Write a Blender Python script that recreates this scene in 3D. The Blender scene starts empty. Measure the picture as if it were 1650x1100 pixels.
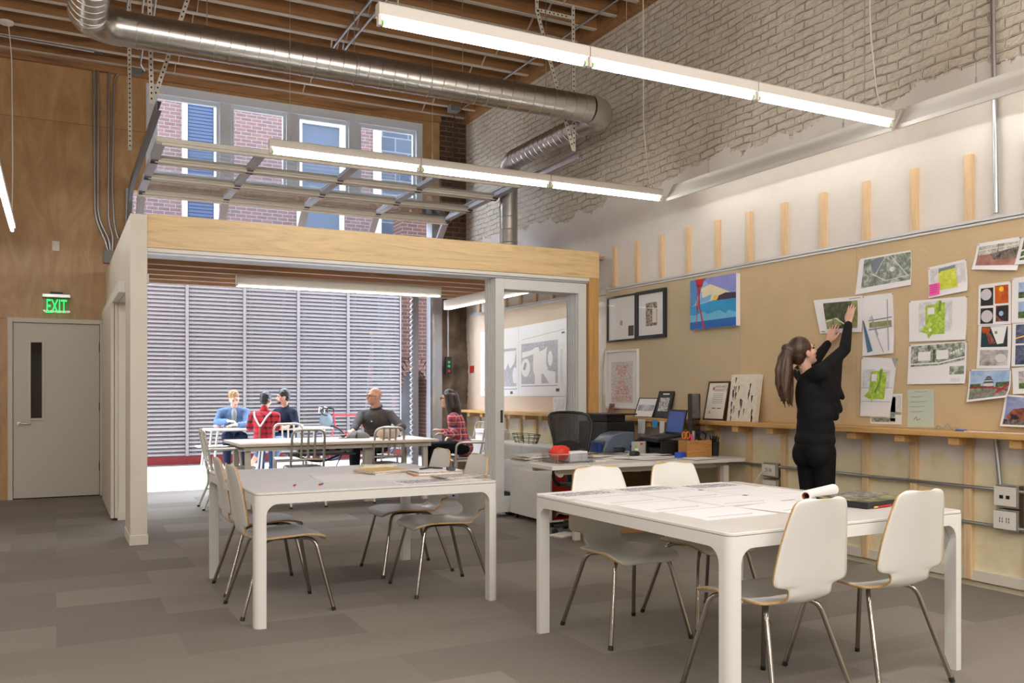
import bpy, math, random
from mathutils import Vector, Matrix, Quaternion
random.seed(7)
sc = bpy.context.scene
COL = sc.collection

# ------------------------------------------------------------------ camera, sky, exposure
FPX, HZ, EYE, YAW = 1422.7, 631.0, 1.30, math.radians(27.3)     # focal length in px of a 1650x1100 frame, horizon row, eye height
SY, CYW = math.sin(YAW), math.cos(YAW)
cam_data = bpy.data.cameras.new('camera')
cam_data.sensor_width = 36.0
cam_data.lens = 36.0 * FPX / 1650.0
cam_data.shift_y = (HZ - 550.0) / 1650.0
cam_data.clip_start = 0.05
cam = bpy.data.objects.new('camera', cam_data)
COL.objects.link(cam)
cam.location = (0, 0, EYE)
cam.rotation_euler = (math.pi / 2, 0, -YAW)
sc.camera = cam
sc.view_settings.view_transform = 'Standard'
sc.view_settings.look = 'None'
sc.view_settings.exposure = -0.13
sc.view_settings.gamma = 1.0
sc.view_settings.use_curve_mapping = False
world = bpy.data.worlds.new('sky')
sc.world = world
world.use_nodes = True
SKY = world.node_tree.nodes['Background']
# overcast sky, brighter over the courtyard side (+Y) than over the roof of the studio
_t = world.node_tree.nodes.new('ShaderNodeTexCoord'); _s = world.node_tree.nodes.new('ShaderNodeSeparateXYZ')
_r = world.node_tree.nodes.new('ShaderNodeMapRange')
world.node_tree.links.new(_t.outputs['Generated'], _s.inputs[0]); world.node_tree.links.new(_s.outputs[1], _r.inputs[0])
_r.inputs[1].default_value = -0.5; _r.inputs[2].default_value = 0.6; _r.inputs[3].default_value = 3.7; _r.inputs[4].default_value = 21.0
world.node_tree.links.new(_r.outputs[0], SKY.inputs[1])
SKY.inputs[0].default_value = (0.76, 0.85, 1.0, 1)
TUBE_POWER = 34.0
try:
    sc.cycles.max_bounces = 8
    sc.cycles.diffuse_bounces = 4
    sc.cycles.transparent_max_bounces = 16
    sc.cycles.caustics_reflective = False
    sc.cycles.caustics_refractive = False
    sc.cycles.sample_clamp_indirect = 4.0
    sc.cycles.use_denoising = True
except Exception:
    pass

def area(name, loc, size, power, color, rot=(0, 0, 0)):
    l = bpy.data.lights.new(name, 'AREA')
    l.shape = 'RECTANGLE'; l.size, l.size_y = size
    l.energy = power; l.color = color
    o = bpy.data.objects.new(name, l); COL.objects.link(o)
    o.location = loc; o.rotation_euler = rot
    return o
# unseen area lights added for ambient, in place of lamp rows behind the camera (same height and spacing as the two rows in view)
WARM = (1.0, 0.975, 0.945)
for ry, pw in ((1.55, 94), (-1.06, 100), (-3.67, 92)):
    area('unseen_fill_light', (1.6, ry, 3.10), (7.0, 0.05), pw, WARM)                                  # downward share of the tubes
    area('unseen_fill_light', (1.6, ry+0.04, 3.13), (7.0, 0.05), pw*0.6, WARM, (math.pi/2, 0, 0))      # sideways share
    area('unseen_fill_light', (1.6, ry, 3.20), (7.0, 0.05), pw*0.7, WARM, (math.pi, 0, 0))             # upward share
area('unseen_fill_light', (-2.6, 5.4, 3.10), (0.05, 8.0), 60, WARM)  # unseen area lights added on the left for ambient light
area('unseen_fill_light', (-2.6, 5.4, 3.20), (0.05, 8.0), 60, WARM, (math.pi, 0, 0))

def ray(u, v):
    p = (u - 825.0) / FPX
    return Vector((SY + CYW * p, CYW - SY * p, -(v - HZ) / FPX))
def PZ(u, v, z=0.0):
    d = ray(u, v); t = (z - EYE) / d.z
    return Vector((d.x * t, d.y * t, z))
def PX(u, v, X):
    d = ray(u, v); t = X / d.x
    return Vector((X, d.y * t, EYE + d.z * t))
def PY(u, v, Y):
    d = ray(u, v); t = Y / d.y
    return Vector((d.x * t, Y, EYE + d.z * t))
def PT(u, v, t):
    d = ray(u, v)
    return Vector((d.x * t, d.y * t, EYE + d.z * t))

# ------------------------------------------------------------------ materials
def new_mat(name):
    m = bpy.data.materials.new(name); m.use_nodes = True
    nt = m.node_tree
    return m, nt, nt.nodes['Principled BSDF']
def node(nt, typ, **kw):
    n = nt.nodes.new(typ)
    for k, val in kw.items():
        if k in n.inputs.keys() if hasattr(n.inputs, 'keys') else False:
            n.inputs[k].default_value = val
        else:
            setattr(n, k, val)
    return n
def rgb(c):
    return (c[0], c[1], c[2], 1.0)
def srgb(r, g, b):
    f = lambda x: (x / 12.92) if x <= 0.04045 else ((x + 0.055) / 1.055) ** 2.4
    return (f(r / 255), f(g / 255), f(b / 255))
def mat(name, c, rough=0.5, metal=0.0, var=0.0, scale=6.0, bump=0.0, bscale=60.0, spec=0.5, stretch=None):
    """plain surface with optional colour variation and fine bump"""
    m, nt, b = new_mat(name)
    b.inputs['Roughness'].default_value = rough
    b.inputs['Metallic'].default_value = metal
    b.inputs['Specular IOR Level'].default_value = spec
    b.inputs['Base Color'].default_value = rgb(c)
    m.diffuse_color = rgb(c)
    if var or bump:
        tc = node(nt, 'ShaderNodeTexCoord')
        mp = node(nt, 'ShaderNodeMapping')
        if stretch: mp.inputs['Scale'].default_value = stretch
        nt.links.new(tc.outputs['Object'], mp.inputs['Vector'])
    if var:
        n = node(nt, 'ShaderNodeTexNoise'); n.inputs['Scale'].default_value = scale; n.inputs['Detail'].default_value = 4
        nt.links.new(mp.outputs[0], n.inputs['Vector'])
        r = node(nt, 'ShaderNodeValToRGB')
        r.color_ramp.elements[0].position = 0.3; r.color_ramp.elements[1].position = 0.7
        r.color_ramp.elements[0].color = rgb([x * (1 - var) for x in c])
        r.color_ramp.elements[1].color = rgb([min(1, x * (1 + var)) for x in c])
        nt.links.new(n.outputs['Fac'], r.inputs['Fac'])
        nt.links.new(r.outputs['Color'], b.inputs['Base Color'])
    if bump:
        n2 = node(nt, 'ShaderNodeTexNoise'); n2.inputs['Scale'].default_value = bscale; n2.inputs['Detail'].default_value = 3
        nt.links.new(mp.outputs[0], n2.inputs['Vector'])
        bp = node(nt, 'ShaderNodeBump'); bp.inputs['Strength'].default_value = bump; bp.inputs['Distance'].default_value = 0.01
        nt.links.new(n2.outputs['Fac'], bp.inputs['Height'])
        nt.links.new(bp.outputs[0], b.inputs['Normal'])
    return m
def ramp(nt, fac, stops, interp='LINEAR'):
    r = node(nt, 'ShaderNodeValToRGB'); cr = r.color_ramp; cr.interpolation = interp
    cr.elements[0].position, cr.elements[0].color = stops[0][0], rgb(stops[0][1])
    cr.elements[1].position, cr.elements[1].color = stops[1][0], rgb(stops[1][1])
    for p, c in stops[2:]:
        e = cr.elements.new(p); e.color = rgb(c)
    nt.links.new(fac, r.inputs['Fac'])
    return r.outputs['Color']
def coords(nt, order='xyz', scale=(1, 1, 1), kind='Object'):
    """object coordinates with the axes re-ordered, e.g. 'yzx' for a wall lying in the YZ plane"""
    tc = node(nt, 'ShaderNodeTexCoord')
    sp = node(nt, 'ShaderNodeSeparateXYZ'); cb = node(nt, 'ShaderNodeCombineXYZ')
    nt.links.new(tc.outputs[kind], sp.inputs[0])
    for i, ax in enumerate(order):
        nt.links.new(sp.outputs['xyz'.index(ax)], cb.inputs[i])
    mp = node(nt, 'ShaderNodeMapping'); mp.inputs['Scale'].default_value = scale
    nt.links.new(cb.outputs[0], mp.inputs['Vector'])
    return mp.outputs[0], sp
def mix(nt, fac, a, b):
    n = node(nt, 'ShaderNodeMix', data_type='RGBA')
    for sock, val in ((n.inputs[0], fac), (n.inputs[6], a), (n.inputs[7], b)):
        if isinstance(val, bpy.types.NodeSocket): nt.links.new(val, sock)
        elif isinstance(val, (int, float)): sock.default_value = val
        else: sock.default_value = rgb(val)
    return n.outputs[2]
def maths(nt, op, a, b=0.0):
    n = node(nt, 'ShaderNodeMath', operation=op)
    for i, val in enumerate((a, b)):
        if isinstance(val, bpy.types.NodeSocket): nt.links.new(val, n.inputs[i])
        else: n.inputs[i].default_value = val
    return n.outputs[0]
def bump_to(nt, b, h, strength, dist=0.01):
    bp = node(nt, 'ShaderNodeBump'); bp.inputs['Strength'].default_value = strength; bp.inputs['Distance'].default_value = dist
    nt.links.new(h, bp.inputs['Height']); nt.links.new(bp.outputs[0], b.inputs['Normal'])
def noise(nt, vec, scale, detail=4, rough=0.55, dist=0.0):
    n = node(nt, 'ShaderNodeTexNoise'); n.inputs['Scale'].default_value = scale
    n.inputs['Detail'].default_value = detail; n.inputs['Roughness'].default_value = rough; n.inputs['Distortion'].default_value = dist
    if vec is not None: nt.links.new(vec, n.inputs['Vector'])
    return n
def wood_mat(name, c, along='x', rough=0.45, contrast=0.25, scale=1.0, knots=False, cross=1.0):
    """wood with grain running along one axis of the object"""
    m, nt, b = new_mat(name)
    sc_ = {'x': (0.35, 5, 5), 'y': (5, 0.35, 5), 'z': (5, 5, 0.35)}[along]
    vec, sp = coords(nt, 'xyz', [s * scale for s in sc_])
    n = noise(nt, vec, 2.2, 5, 0.6, 1.6 * cross)
    n2 = noise(nt, vec, 22, 3, 0.6)
    f = maths(nt, 'MULTIPLY_ADD', n2.outputs['Fac'], 0.25)
    nt.nodes[-1].inputs[2].default_value = 0.0
    f = maths(nt, 'ADD', n.outputs['Fac'], f)
    d = [x * (1 - contrast) for x in c]; l = [min(1, x * (1 + contrast * 0.5)) for x in c]
    col = ramp(nt, f, [(0.42, d), (0.78, l), (0.6, c)])
    if knots:
        vv, _ = coords(nt, 'xyz', [s * 0.55 for s in sc_])
        vo = node(nt, 'ShaderNodeTexVoronoi'); vo.inputs['Scale'].default_value = 1.4
        nt.links.new(vv, vo.inputs['Vector'])
        kf = ramp(nt, vo.outputs['Distance'], [(0.0, (1, 1, 1)), (0.13, (0, 0, 0))])
        col = mix(nt, kf, col, [x * 0.25 for x in c])
    nt.links.new(col, b.inputs['Base Color'])
    b.inputs['Roughness'].default_value = rough
    return m
def emit(name, c, strength):
    m, nt, b = new_mat(name)
    b.inputs['Base Color'].default_value = rgb((0.8, 0.8, 0.8) if strength > 3 else (0.02, 0.02, 0.02))
    b.inputs['Emission Color'].default_value = rgb(c)
    b.inputs['Emission Strength'].default_value = strength
    return m
def glass_mat(name, tint=(0.97, 0.99, 0.98), refl=1.0):
    m = bpy.data.materials.new(name); m.use_nodes = True; nt = m.node_tree; nt.nodes.clear()
    out = node(nt, 'ShaderNodeOutputMaterial'); mx = node(nt, 'ShaderNodeMixShader')
    tr = node(nt, 'ShaderNodeBsdfTransparent'); gl = node(nt, 'ShaderNodeBsdfGlossy'); fr = node(nt, 'ShaderNodeFresnel')
    tr.inputs['Color'].default_value = rgb(tint); gl.inputs['Roughness'].default_value = 0.0
    fr.inputs['IOR'].default_value = 1.45
    ge = node(nt, 'ShaderNodeNewGeometry')      # reflect at the outer faces only
    nt.links.new(maths(nt, 'MULTIPLY', maths(nt, 'MULTIPLY', fr.outputs[0], refl), maths(nt, 'SUBTRACT', 1.0, ge.outputs['Backfacing'])), mx.inputs[0])
    nt.links.new(tr.outputs[0], mx.inputs[1]); nt.links.new(gl.outputs[0], mx.inputs[2])
    nt.links.new(mx.outputs[0], out.inputs['Surface'])
    return m

M = {}
M['white'] = mat('white paint', srgb(232, 229, 222), 0.45)
M['table_white'] = mat('white lacquer', srgb(226, 225, 220), 0.26)
M['laminate'] = mat('white laminate', srgb(226, 224, 217), 0.35)
M['offwhite'] = mat('offwhite paint', srgb(222, 215, 200), 0.5, var=0.02)
M['trim_white'] = mat('door white', srgb(214, 206, 192), 0.5)
M['ply_edge'] = wood_mat('plywood edge', srgb(196, 158, 104), 'x', 0.5, 0.3, 3)
M['chrome'] = mat('chrome', (0.36, 0.335, 0.30), 0.14, 1.0)
M['steel'] = mat('galvanised steel', (0.55, 0.55, 0.54), 0.32, 1.0, var=0.12, scale=9)
M['duct'] = mat('duct steel', (0.60, 0.59, 0.57), 0.28, 1.0, var=0.08, scale=9)
M['track'] = mat('dull galvanised track', (0.20, 0.20, 0.21), 0.5, 0.7)
M['box_grey'] = mat('grey box', srgb(128, 128, 126), 0.5, 0.2)
M['conduit'] = mat('conduit', (0.50, 0.52, 0.55), 0.38, 1.0)
M['alum'] = mat('brushed aluminium', (0.62, 0.59, 0.52), 0.36, 1.0, bump=0.05, bscale=200)
M['alum_frame'] = mat('anodised aluminium', srgb(184, 186, 192), 0.42, 0.35)
M['door_rail_lit'] = mat('door rail aluminium', srgb(228, 222, 208), 0.45, 0.0)  # lamplight from below put into the cream of the rails
M['cup_black'] = mat('satin black', (0.016, 0.016, 0.017), 0.3)
M['black'] = mat('black plastic', (0.012, 0.012, 0.013), 0.4)
M['rubber'] = mat('black rubber', (0.01, 0.01, 0.01), 0.7)
M['dark_metal'] = mat('dark metal', (0.10, 0.10, 0.11), 0.4, 0.8)
M['glass'] = glass_mat('clear glass', (0.996, 0.999, 0.998), 0.8)
M['glass_tint'] = glass_mat('overhead door glass', (0.95, 0.97, 0.985), 0.8)
M['paper'] = mat('paper', srgb(238, 237, 238), 0.75)
M['paper2'] = mat('warm paper', srgb(236, 230, 216), 0.75)
M['red'] = mat('red panel', srgb(184, 38, 22), 0.5)
M['joist'] = wood_mat('old joist timber', (0.33, 0.165, 0.065), 'x', 0.6, 0.5, 0.7, True)
M['joist_pale'] = wood_mat('inner joist timber', (0.50, 0.31, 0.19), 'x', 0.6, 0.35, 0.8, True)
M['joist_edge'] = mat('pale joist edge', srgb(206, 196, 182), 0.6, var=0.1, scale=3)
M['stud'] = wood_mat('pine stud', srgb(228, 196, 154), 'z', 0.5, 0.22, 1.3, True)
M['shelf'] = wood_mat('pine shelf', srgb(206, 162, 102), 'y', 0.45, 0.28, 1.5)
M['birch'] = wood_mat('birch veneer', srgb(226, 194, 142), 'x', 0.38, 0.22, 0.9, cross=2.0)
M['post'] = wood_mat('birch post', srgb(204, 156, 92), 'z', 0.4, 0.25, 0.9)
# --------------------------------------------- large surfaces
def carpet_mat():
    m, nt, b = new_mat('carpet planks')
    vec, sp = coords(nt, 'xyz')
    br = node(nt, 'ShaderNodeTexBrick', offset=0.37, offset_frequency=2)
    br.inputs['Scale'].default_value = 1.0
    br.inputs['Brick Width'].default_value = 0.92; br.inputs['Row Height'].default_value = 0.46
    br.inputs['Mortar Size'].default_value = 0.0; br.inputs['Bias'].default_value = 0.0
    br.inputs['Color1'].default_value = (0, 0, 0, 1); br.inputs['Color2'].default_value = (1, 1, 1, 1)
    nt.links.new(vec, br.inputs['Vector'])
    n = noise(nt, vec, 140, 2); n3 = noise(nt, vec, 1.1, 2)
    f = maths(nt, 'ADD', maths(nt, 'MULTIPLY', br.outputs['Color'], 0.40), maths(nt, 'MULTIPLY', n.outputs['Fac'], 0.60))
    f = maths(nt, 'ADD', f, maths(nt, 'MULTIPLY', n3.outputs['Fac'], 0.15))
    col = ramp(nt, f, [(0.15, (0.165, 0.149, 0.130)), (0.95, (0.320, 0.293, 0.258)), (0.55, (0.235, 0.214, 0.188))])
    nt.links.new(col, b.inputs['Base Color'])
    b.inputs['Roughness'].default_value = 0.95; b.inputs['Specular IOR Level'].default_value = 0.1
    bump_to(nt, b, n.outputs['Fac'], 0.35, 0.004)
    return m
M['carpet'] = carpet_mat()
def brick_bump(nt, vec, width, height, mortar, wob=0.02):
    nz = noise(nt, vec, 3.5, 3)
    off = node(nt, 'ShaderNodeVectorMath', operation='MULTIPLY_ADD')
    nt.links.new(nz.outputs['Color'], off.inputs[0]); off.inputs[1].default_value = (wob, wob, wob); nt.links.new(vec, off.inputs[2])
    br = node(nt, 'ShaderNodeTexBrick', offset=0.5)
    br.inputs['Scale'].default_value = 1.0
    br.inputs['Brick Width'].default_value = width; br.inputs['Row Height'].default_value = height
    br.inputs['Mortar Size'].default_value = mortar; br.inputs['Mortar Smooth'].default_value = 0.6
    nt.links.new(off.outputs[0], br.inputs['Vector'])
    return br
def wall_right_mat():
    """painted brick above, plaster skim below its ragged edge"""
    m, nt, b = new_mat('painted brick and plaster')
    vec, sp = coords(nt, 'yzx')
    br = brick_bump(nt, vec, 0.205, 0.070, 0.008, 0.065)
    br.inputs['Color1'].default_value = (0, 0, 0, 1); br.inputs['Color2'].default_value = (1, 1, 1, 1)
    big = noise(nt, vec, 1.3, 5, 0.6); fine = noise(nt, vec, 26, 4, 0.65); mid = noise(nt, vec, 7, 4, 0.6)
    paint = ramp(nt, big.outputs['Fac'], [(0.30, srgb(208, 198, 180)), (0.72, srgb(228, 220, 204)), (0.5, srgb(220, 211, 194))])
    gap = maths(nt, 'MULTIPLY', br.outputs['Fac'], ramp(nt, noise(nt, vec, 4.5, 5, 0.65).outputs['Fac'], [(0.46, (0.0, 0.0, 0.0)), (0.60, (1, 1, 1))]))
    paint = mix(nt, maths(nt, 'MULTIPLY', gap, 0.55), paint, srgb(176, 162, 140))
    bare = ramp(nt, noise(nt, vec, 1.9, 6, 0.7).outputs['Fac'], [(0.69, (0, 0, 0)), (0.76, (1, 1, 1))])
    paint = mix(nt, maths(nt, 'MULTIPLY', bare, 0.4), paint, srgb(188, 158, 130))
    plaster = ramp(nt, big.outputs['Fac'], [(0.3, srgb(226, 219, 211)), (0.7, srgb(238, 232, 225))])
    cream = ramp(nt, mid.outputs['Fac'], [(0.3, srgb(226, 212, 172)), (0.7, srgb(236, 225, 192)), (0.5, srgb(233, 222, 188))])
    z = sp.outputs[2]
    low = ramp(nt, maths(nt, 'ADD', z, maths(nt, 'MULTIPLY', mid.outputs['Fac'], 0.3)), [(0.0, (1, 1, 1)), (1.0, (0, 0, 0)), (0.97, (1, 1, 1))])
    plaster = mix(nt, low, plaster, cream)
    edge = maths(nt, 'ADD', z, maths(nt, 'MULTIPLY', maths(nt, 'SUBTRACT', noise(nt, vec, 1.7, 6, 0.62).outputs['Fac'], 0.5), 0.75))
    st = maths(nt, 'GREATER_THAN', edge, 3.46)
    nt.links.new(mix(nt, st, plaster, paint), b.inputs['Base Color'])
    b.inputs['Roughness'].default_value = 0.7
    hb = maths(nt, 'SUBTRACT', maths(nt, 'MULTIPLY', mid.outputs['Fac'], 1.6), maths(nt, 'MULTIPLY', maths(nt, 'ADD', maths(nt, 'MULTIPLY', gap, 0.75), maths(nt, 'MULTIPLY', br.outputs['Fac'], 0.25)), 1.0))
    hb = maths(nt, 'ADD', hb, maths(nt, 'MULTIPLY', br.outputs['Color'], 0.35))
    hb = maths(nt, 'ADD', hb, maths(nt, 'MULTIPLY', fine.outputs['Fac'], 0.35))
    hp = maths(nt, 'ADD', maths(nt, 'MULTIPLY', big.outputs['Fac'], 0.25), maths(nt, 'MULTIPLY', fine.outputs['Fac'], 0.06))
    h = maths(nt, 'ADD', maths(nt, 'MULTIPLY', st, hb), maths(nt, 'MULTIPLY', maths(nt, 'SUBTRACT', 1.3, st), hp))
    bump_to(nt, b, h, 0.95, 0.026)
    return m
M['wall_right'] = wall_right_mat()
def bricks_mat(name, c1, c2, mortar, order='xzy', w=0.215, h=0.075, gap=0.011):
    m, nt, b = new_mat(name)
    vec, sp = coords(nt, order)
    br = brick_bump(nt, vec, w, h, gap, 0.012)
    br.inputs['Color1'].default_value = rgb(c1); br.inputs['Color2'].default_value = rgb(c2); br.inputs['Mortar'].default_value = rgb(mortar)
    n = noise(nt, vec, 9, 4)
    col = mix(nt, maths(nt, 'MULTIPLY', n.outputs['Fac'], 0.35), br.outputs['Color'], [x * 0.45 for x in c1])
    nt.links.new(col, b.inputs['Base Color']); b.inputs['Roughness'].default_value = 0.85
    bump_to(nt, b, maths(nt, 'SUBTRACT', n.outputs['Fac'], br.outputs['Fac']), 0.6, 0.012)
    return m
M['brick_out'] = bricks_mat('courtyard brick', srgb(142, 110, 106), srgb(120, 98, 102), srgb(164, 158, 158))
M['brick_red'] = bricks_mat('red brick', srgb(98, 60, 52), srgb(74, 50, 48), srgb(120, 108, 98))
M['brick_dark'] = bricks_mat('old dark brick', srgb(104, 72, 54), srgb(70, 56, 46), srgb(128, 112, 94))
M['block'] = bricks_mat('grey concrete block', srgb(84, 96, 112), srgb(72, 84, 100), srgb(130, 136, 142), 'xzy', 0.62, 0.32, 0.02)
def plywood_mat(name, c, dark):
    m, nt, b = new_mat(name)
    vec, sp = coords(nt, 'xzy', (2.4, 0.8, 1))
    n = noise(nt, vec, 1.6, 6, 0.6, 2.2)
    n2 = noise(nt, vec, 30, 2)
    f = maths(nt, 'ADD', n.outputs['Fac'], maths(nt, 'MULTIPLY', n2.outputs['Fac'], 0.12))
    col = ramp(nt, f, [(0.35, dark), (0.75, c)])
    v2, _ = coords(nt, 'xzy')
    br = node(nt, 'ShaderNodeTexBrick', offset=0.0)
    br.inputs['Scale'].default_value = 1.0; br.inputs['Brick Width'].default_value = 1.22; br.inputs['Row Height'].default_value = 2.44
    br.inputs['Mortar Size'].default_value = 0.003; br.inputs['Color1'].default_value = (0.86, 0.86, 0.86, 1); br.inputs['Color2'].default_value = (1, 1, 1, 1)
    br.inputs['Mortar'].default_value = (0.35, 0.3, 0.25, 1)
    mp = nt.nodes.new('ShaderNodeMapping'); mp.inputs['Location'].default_value = (0.62, 0.26, 0)
    nt.links.new(v2, mp.inputs['Vector']); nt.links.new(mp.outputs[0], br.inputs['Vector'])
    mm = node(nt, 'ShaderNodeMix', data_type='RGBA', blend_type='MULTIPLY'); mm.inputs[0].default_value = 1.0
    nt.links.new(col, mm.inputs[6]); nt.links.new(br.outputs['Color'], mm.inputs[7])
    nt.links.new(mm.outputs[2], b.inputs['Base Color']); b.inputs['Roughness'].default_value = 0.38
    return m
M['plywood'] = plywood_mat('plywood wall', srgb(206, 166, 116), srgb(180, 136, 88))
M['board_tan'] = mat('tan pinboard', srgb(205, 180, 142), 0.9, var=0.06, scale=2.5, bump=0.35, bscale=38)
M['board_tan2'] = mat('tan pinboard lighter', srgb(197, 180, 150), 0.9, var=0.05, scale=2.5, bump=0.35, bscale=38)
M['board_daylit'] = mat('pale pinboard', srgb(214, 196, 176), 0.9, var=0.04, scale=2.5, bump=0.2, bscale=38)  # same board as the tan one, courtyard daylight put into its paler colour
M['stone'] = mat('rough old plaster', srgb(112, 98, 84), 0.9, var=0.5, scale=4, bump=1.0, bscale=7)
M['paving'] = mat('pale paving', srgb(225, 222, 214), 0.8, var=0.04, scale=8)
M['ground'] = mat('gravel', srgb(150, 145, 140), 0.9, var=0.4, scale=60)
M['slat'] = mat('grey louvre slat', srgb(148, 144, 145), 0.42, 0.0)
M['maroon'] = mat('dark red base', srgb(120, 24, 26), 0.5)
M['lattice'] = mat('wall behind louvres', srgb(88, 58, 62), 0.9, var=0.15, scale=0.8)
M['tube'] = emit('lit tube', (1.0, 0.978, 0.945), TUBE_POWER)
M['tube_cool'] = emit('lit tube in inner room', (1.0, 0.97, 0.95), 30.0)
M['win_sky_tint'] = mat('window paint with sky tint', srgb(228, 237, 247), 0.4)  # white frames, blue of the sky light put into the colour
M['rail_pale'] = mat('pale metal rail', srgb(214, 214, 214), 0.4, 0.2)
M['lamp_white'] = mat('lamp housing', srgb(228, 224, 216), 0.45)
def translucent_mat():
    m = bpy.data.materials.new('white acrylic reflector'); m.use_nodes = True; nt = m.node_tree
    b = nt.nodes['Principled BSDF']; b.inputs['Base Color'].default_value = rgb(srgb(236, 234, 228)); b.inputs['Roughness'].default_value = 0.5
    tl = node(nt, 'ShaderNodeBsdfTranslucent'); tl.inputs['Color'].default_value = rgb((0.8, 0.8, 0.78))
    mx = node(nt, 'ShaderNodeMixShader'); mx.inputs[0].default_value = 0.22
    nt.links.new(b.outputs[0], mx.inputs[1]); nt.links.new(tl.outputs[0], mx.inputs[2]); nt.links.new(mx.outputs[0], nt.nodes['Material Output'].inputs['Surface'])
    return m
M['acrylic'] = translucent_mat()

# ------------------------------------------------------------------ mesh builder and object helpers
class MB:
    def __init__(self): self.v, self.f, self.m = [], [], []
    def add(self, vs, fs, m=0):
        o = len(self.v); self.v += [tuple(p) for p in vs]
        for f in fs: self.f.append(tuple(i + o for i in f)); self.m.append(m)
        return self
    def box(self, x0, x1, y0, y1, z0, z1, m=0, mx=None):
        vs = [Vector(p) for p in ((x0,y0,z0),(x1,y0,z0),(x1,y1,z0),(x0,y1,z0),(x0,y0,z1),(x1,y0,z1),(x1,y1,z1),(x0,y1,z1))]
        if mx is not None: vs = [mx @ p for p in vs]
        return self.add(vs, [(0,3,2,1),(4,5,6,7),(0,1,5,4),(1,2,6,5),(2,3,7,6),(3,0,4,7)], m)
    def bar(self, p0, p1, w, h, up=(0, 0, 1), m=0):
        """box of width w and height h from p0 to p1"""
        p0, p1 = Vector(p0), Vector(p1); d = (p1 - p0); L = d.length; d.normalize()
        s = d.cross(Vector(up))
        if s.length < 1e-4: s = d.cross(Vector((0, 1, 0)))
        s.normalize(); n = s.cross(d)
        vs = []
        for q in (p0, p1):
            for a, c in ((-1,-1),(1,-1),(1,1),(-1,1)): vs.append(q + s * a * w / 2 + n * c * h / 2)
        return self.add(vs, [(0,1,2,3),(7,6,5,4),(0,4,5,1),(1,5,6,2),(2,6,7,3),(3,7,4,0)], m)
    def ring(self, c, ax, r, n, ref=None):
        ax = Vector(ax).normalized()
        a = Vector(ref) if ref is not None else (Vector((0,0,1)) if abs(ax.z) < 0.9 else Vector((1,0,0)))
        a = (a - ax * a.dot(ax)).normalized(); b = ax.cross(a)
        return [Vector(c) + (a * math.cos(2*math.pi*i/n) + b * math.sin(2*math.pi*i/n)) * r for i in range(n)]
    def cyl(self, p0, p1, r0, r1=None, n=12, m=0, caps=True):
        p0, p1 = Vector(p0), Vector(p1); r1 = r0 if r1 is None else r1
        vs = self.ring(p0, p1-p0, r0, n) + self.ring(p1, p1-p0, r1, n)
        fs = [(i, (i+1)%n, n+(i+1)%n, n+i) for i in range(n)]
        if caps: fs += [tuple(reversed(range(n))), tuple(range(n, 2*n))]
        return self.add(vs, fs, m)
    def tube(self, pts, r, n=8, closed=False, m=0, caps=True):
        pts = [Vector(p) for p in pts]; N = len(pts)
        rs = r if isinstance(r, (list, tuple)) else [r] * N
        ref = None; vs = []
        for i, p in enumerate(pts):
            a = pts[(i-1) % N] if (closed or i > 0) else p
            c = pts[(i+1) % N] if (closed or i < N-1) else p
            t = (c - a).normalized()
            if ref is None: ref = Vector((0,0,1)) if abs(t.z) < 0.9 else Vector((1,0,0))
            ref = (ref - t * ref.dot(t))
            if ref.length < 1e-5: ref = t.orthogonal()
            ref.normalize()
            vs += self.ring(p, t, rs[i], n, ref)
        fs = []
        for i in range(N if closed else N-1):
            j = (i+1) % N
            fs += [(i*n+k, i*n+(k+1)%n, j*n+(k+1)%n, j*n+k) for k in range(n)]
        if caps and not closed: fs += [tuple(reversed(range(n))), tuple(range((N-1)*n, N*n))]
        return self.add(vs, fs, m)
    def prism(self, poly, fn, d0, d1, m=0):
        """extrude a 2-D polygon: fn(a, b, d) -> point"""
        n = len(poly)
        vs = [fn(a, b, d0) for a, b in poly] + [fn(a, b, d1) for a, b in poly]
        fs = [tuple(reversed(range(n))), tuple(range(n, 2*n))] + [(i, (i+1)%n, n+(i+1)%n, n+i) for i in range(n)]
        return self.add(vs, fs, m)
    def lathe(self, prof, c=(0,0,0), n=20, m=0, mx=None):
        vs, fs = [], []
        for r, z in prof:
            for k in range(n):
                a = 2*math.pi*k/n; p = Vector((r*math.cos(a), r*math.sin(a), z))
                vs.append((mx @ p if mx is not None else p) + Vector(c))
        for i in range(len(prof)-1):
            fs += [(i*n+k, i*n+(k+1)%n, (i+1)*n+(k+1)%n, (i+1)*n+k) for k in range(n)]
        fs += [tuple(reversed(range(n))), tuple(range((len(prof)-1)*n, len(prof)*n))]
        return self.add(vs, fs, m)
    def ell(self, c, r, mx=None, n=16, k=10, m=0):
        """ellipsoid, r = 3 radii, mx = 3x3 orientation"""
        r = (r, r, r) if isinstance(r, (int, float)) else r
        vs, fs = [], []
        def P(a, b):
            p = Vector((r[0]*math.sin(a)*math.cos(b), r[1]*math.sin(a)*math.sin(b), r[2]*math.cos(a)))
            return (mx @ p if mx is not None else p) + Vector(c)
        vs.append(P(0, 0))
        for i in range(1, k):
            for j in range(n): vs.append(P(math.pi*i/k, 2*math.pi*j/n))
        vs.append(P(math.pi, 0)); L = len(vs)-1
        fs += [(0, 1+j, 1+(j+1)%n) for j in range(n)]
        for i in range(k-2):
            fs += [(1+i*n+j, 1+(i+1)*n+j, 1+(i+1)*n+(j+1)%n, 1+i*n+(j+1)%n) for j in range(n)]
        fs += [(1+(k-2)*n+j, L, 1+(k-2)*n+(j+1)%n) for j in range(n)]
        return self.add(vs, fs, m)
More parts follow.
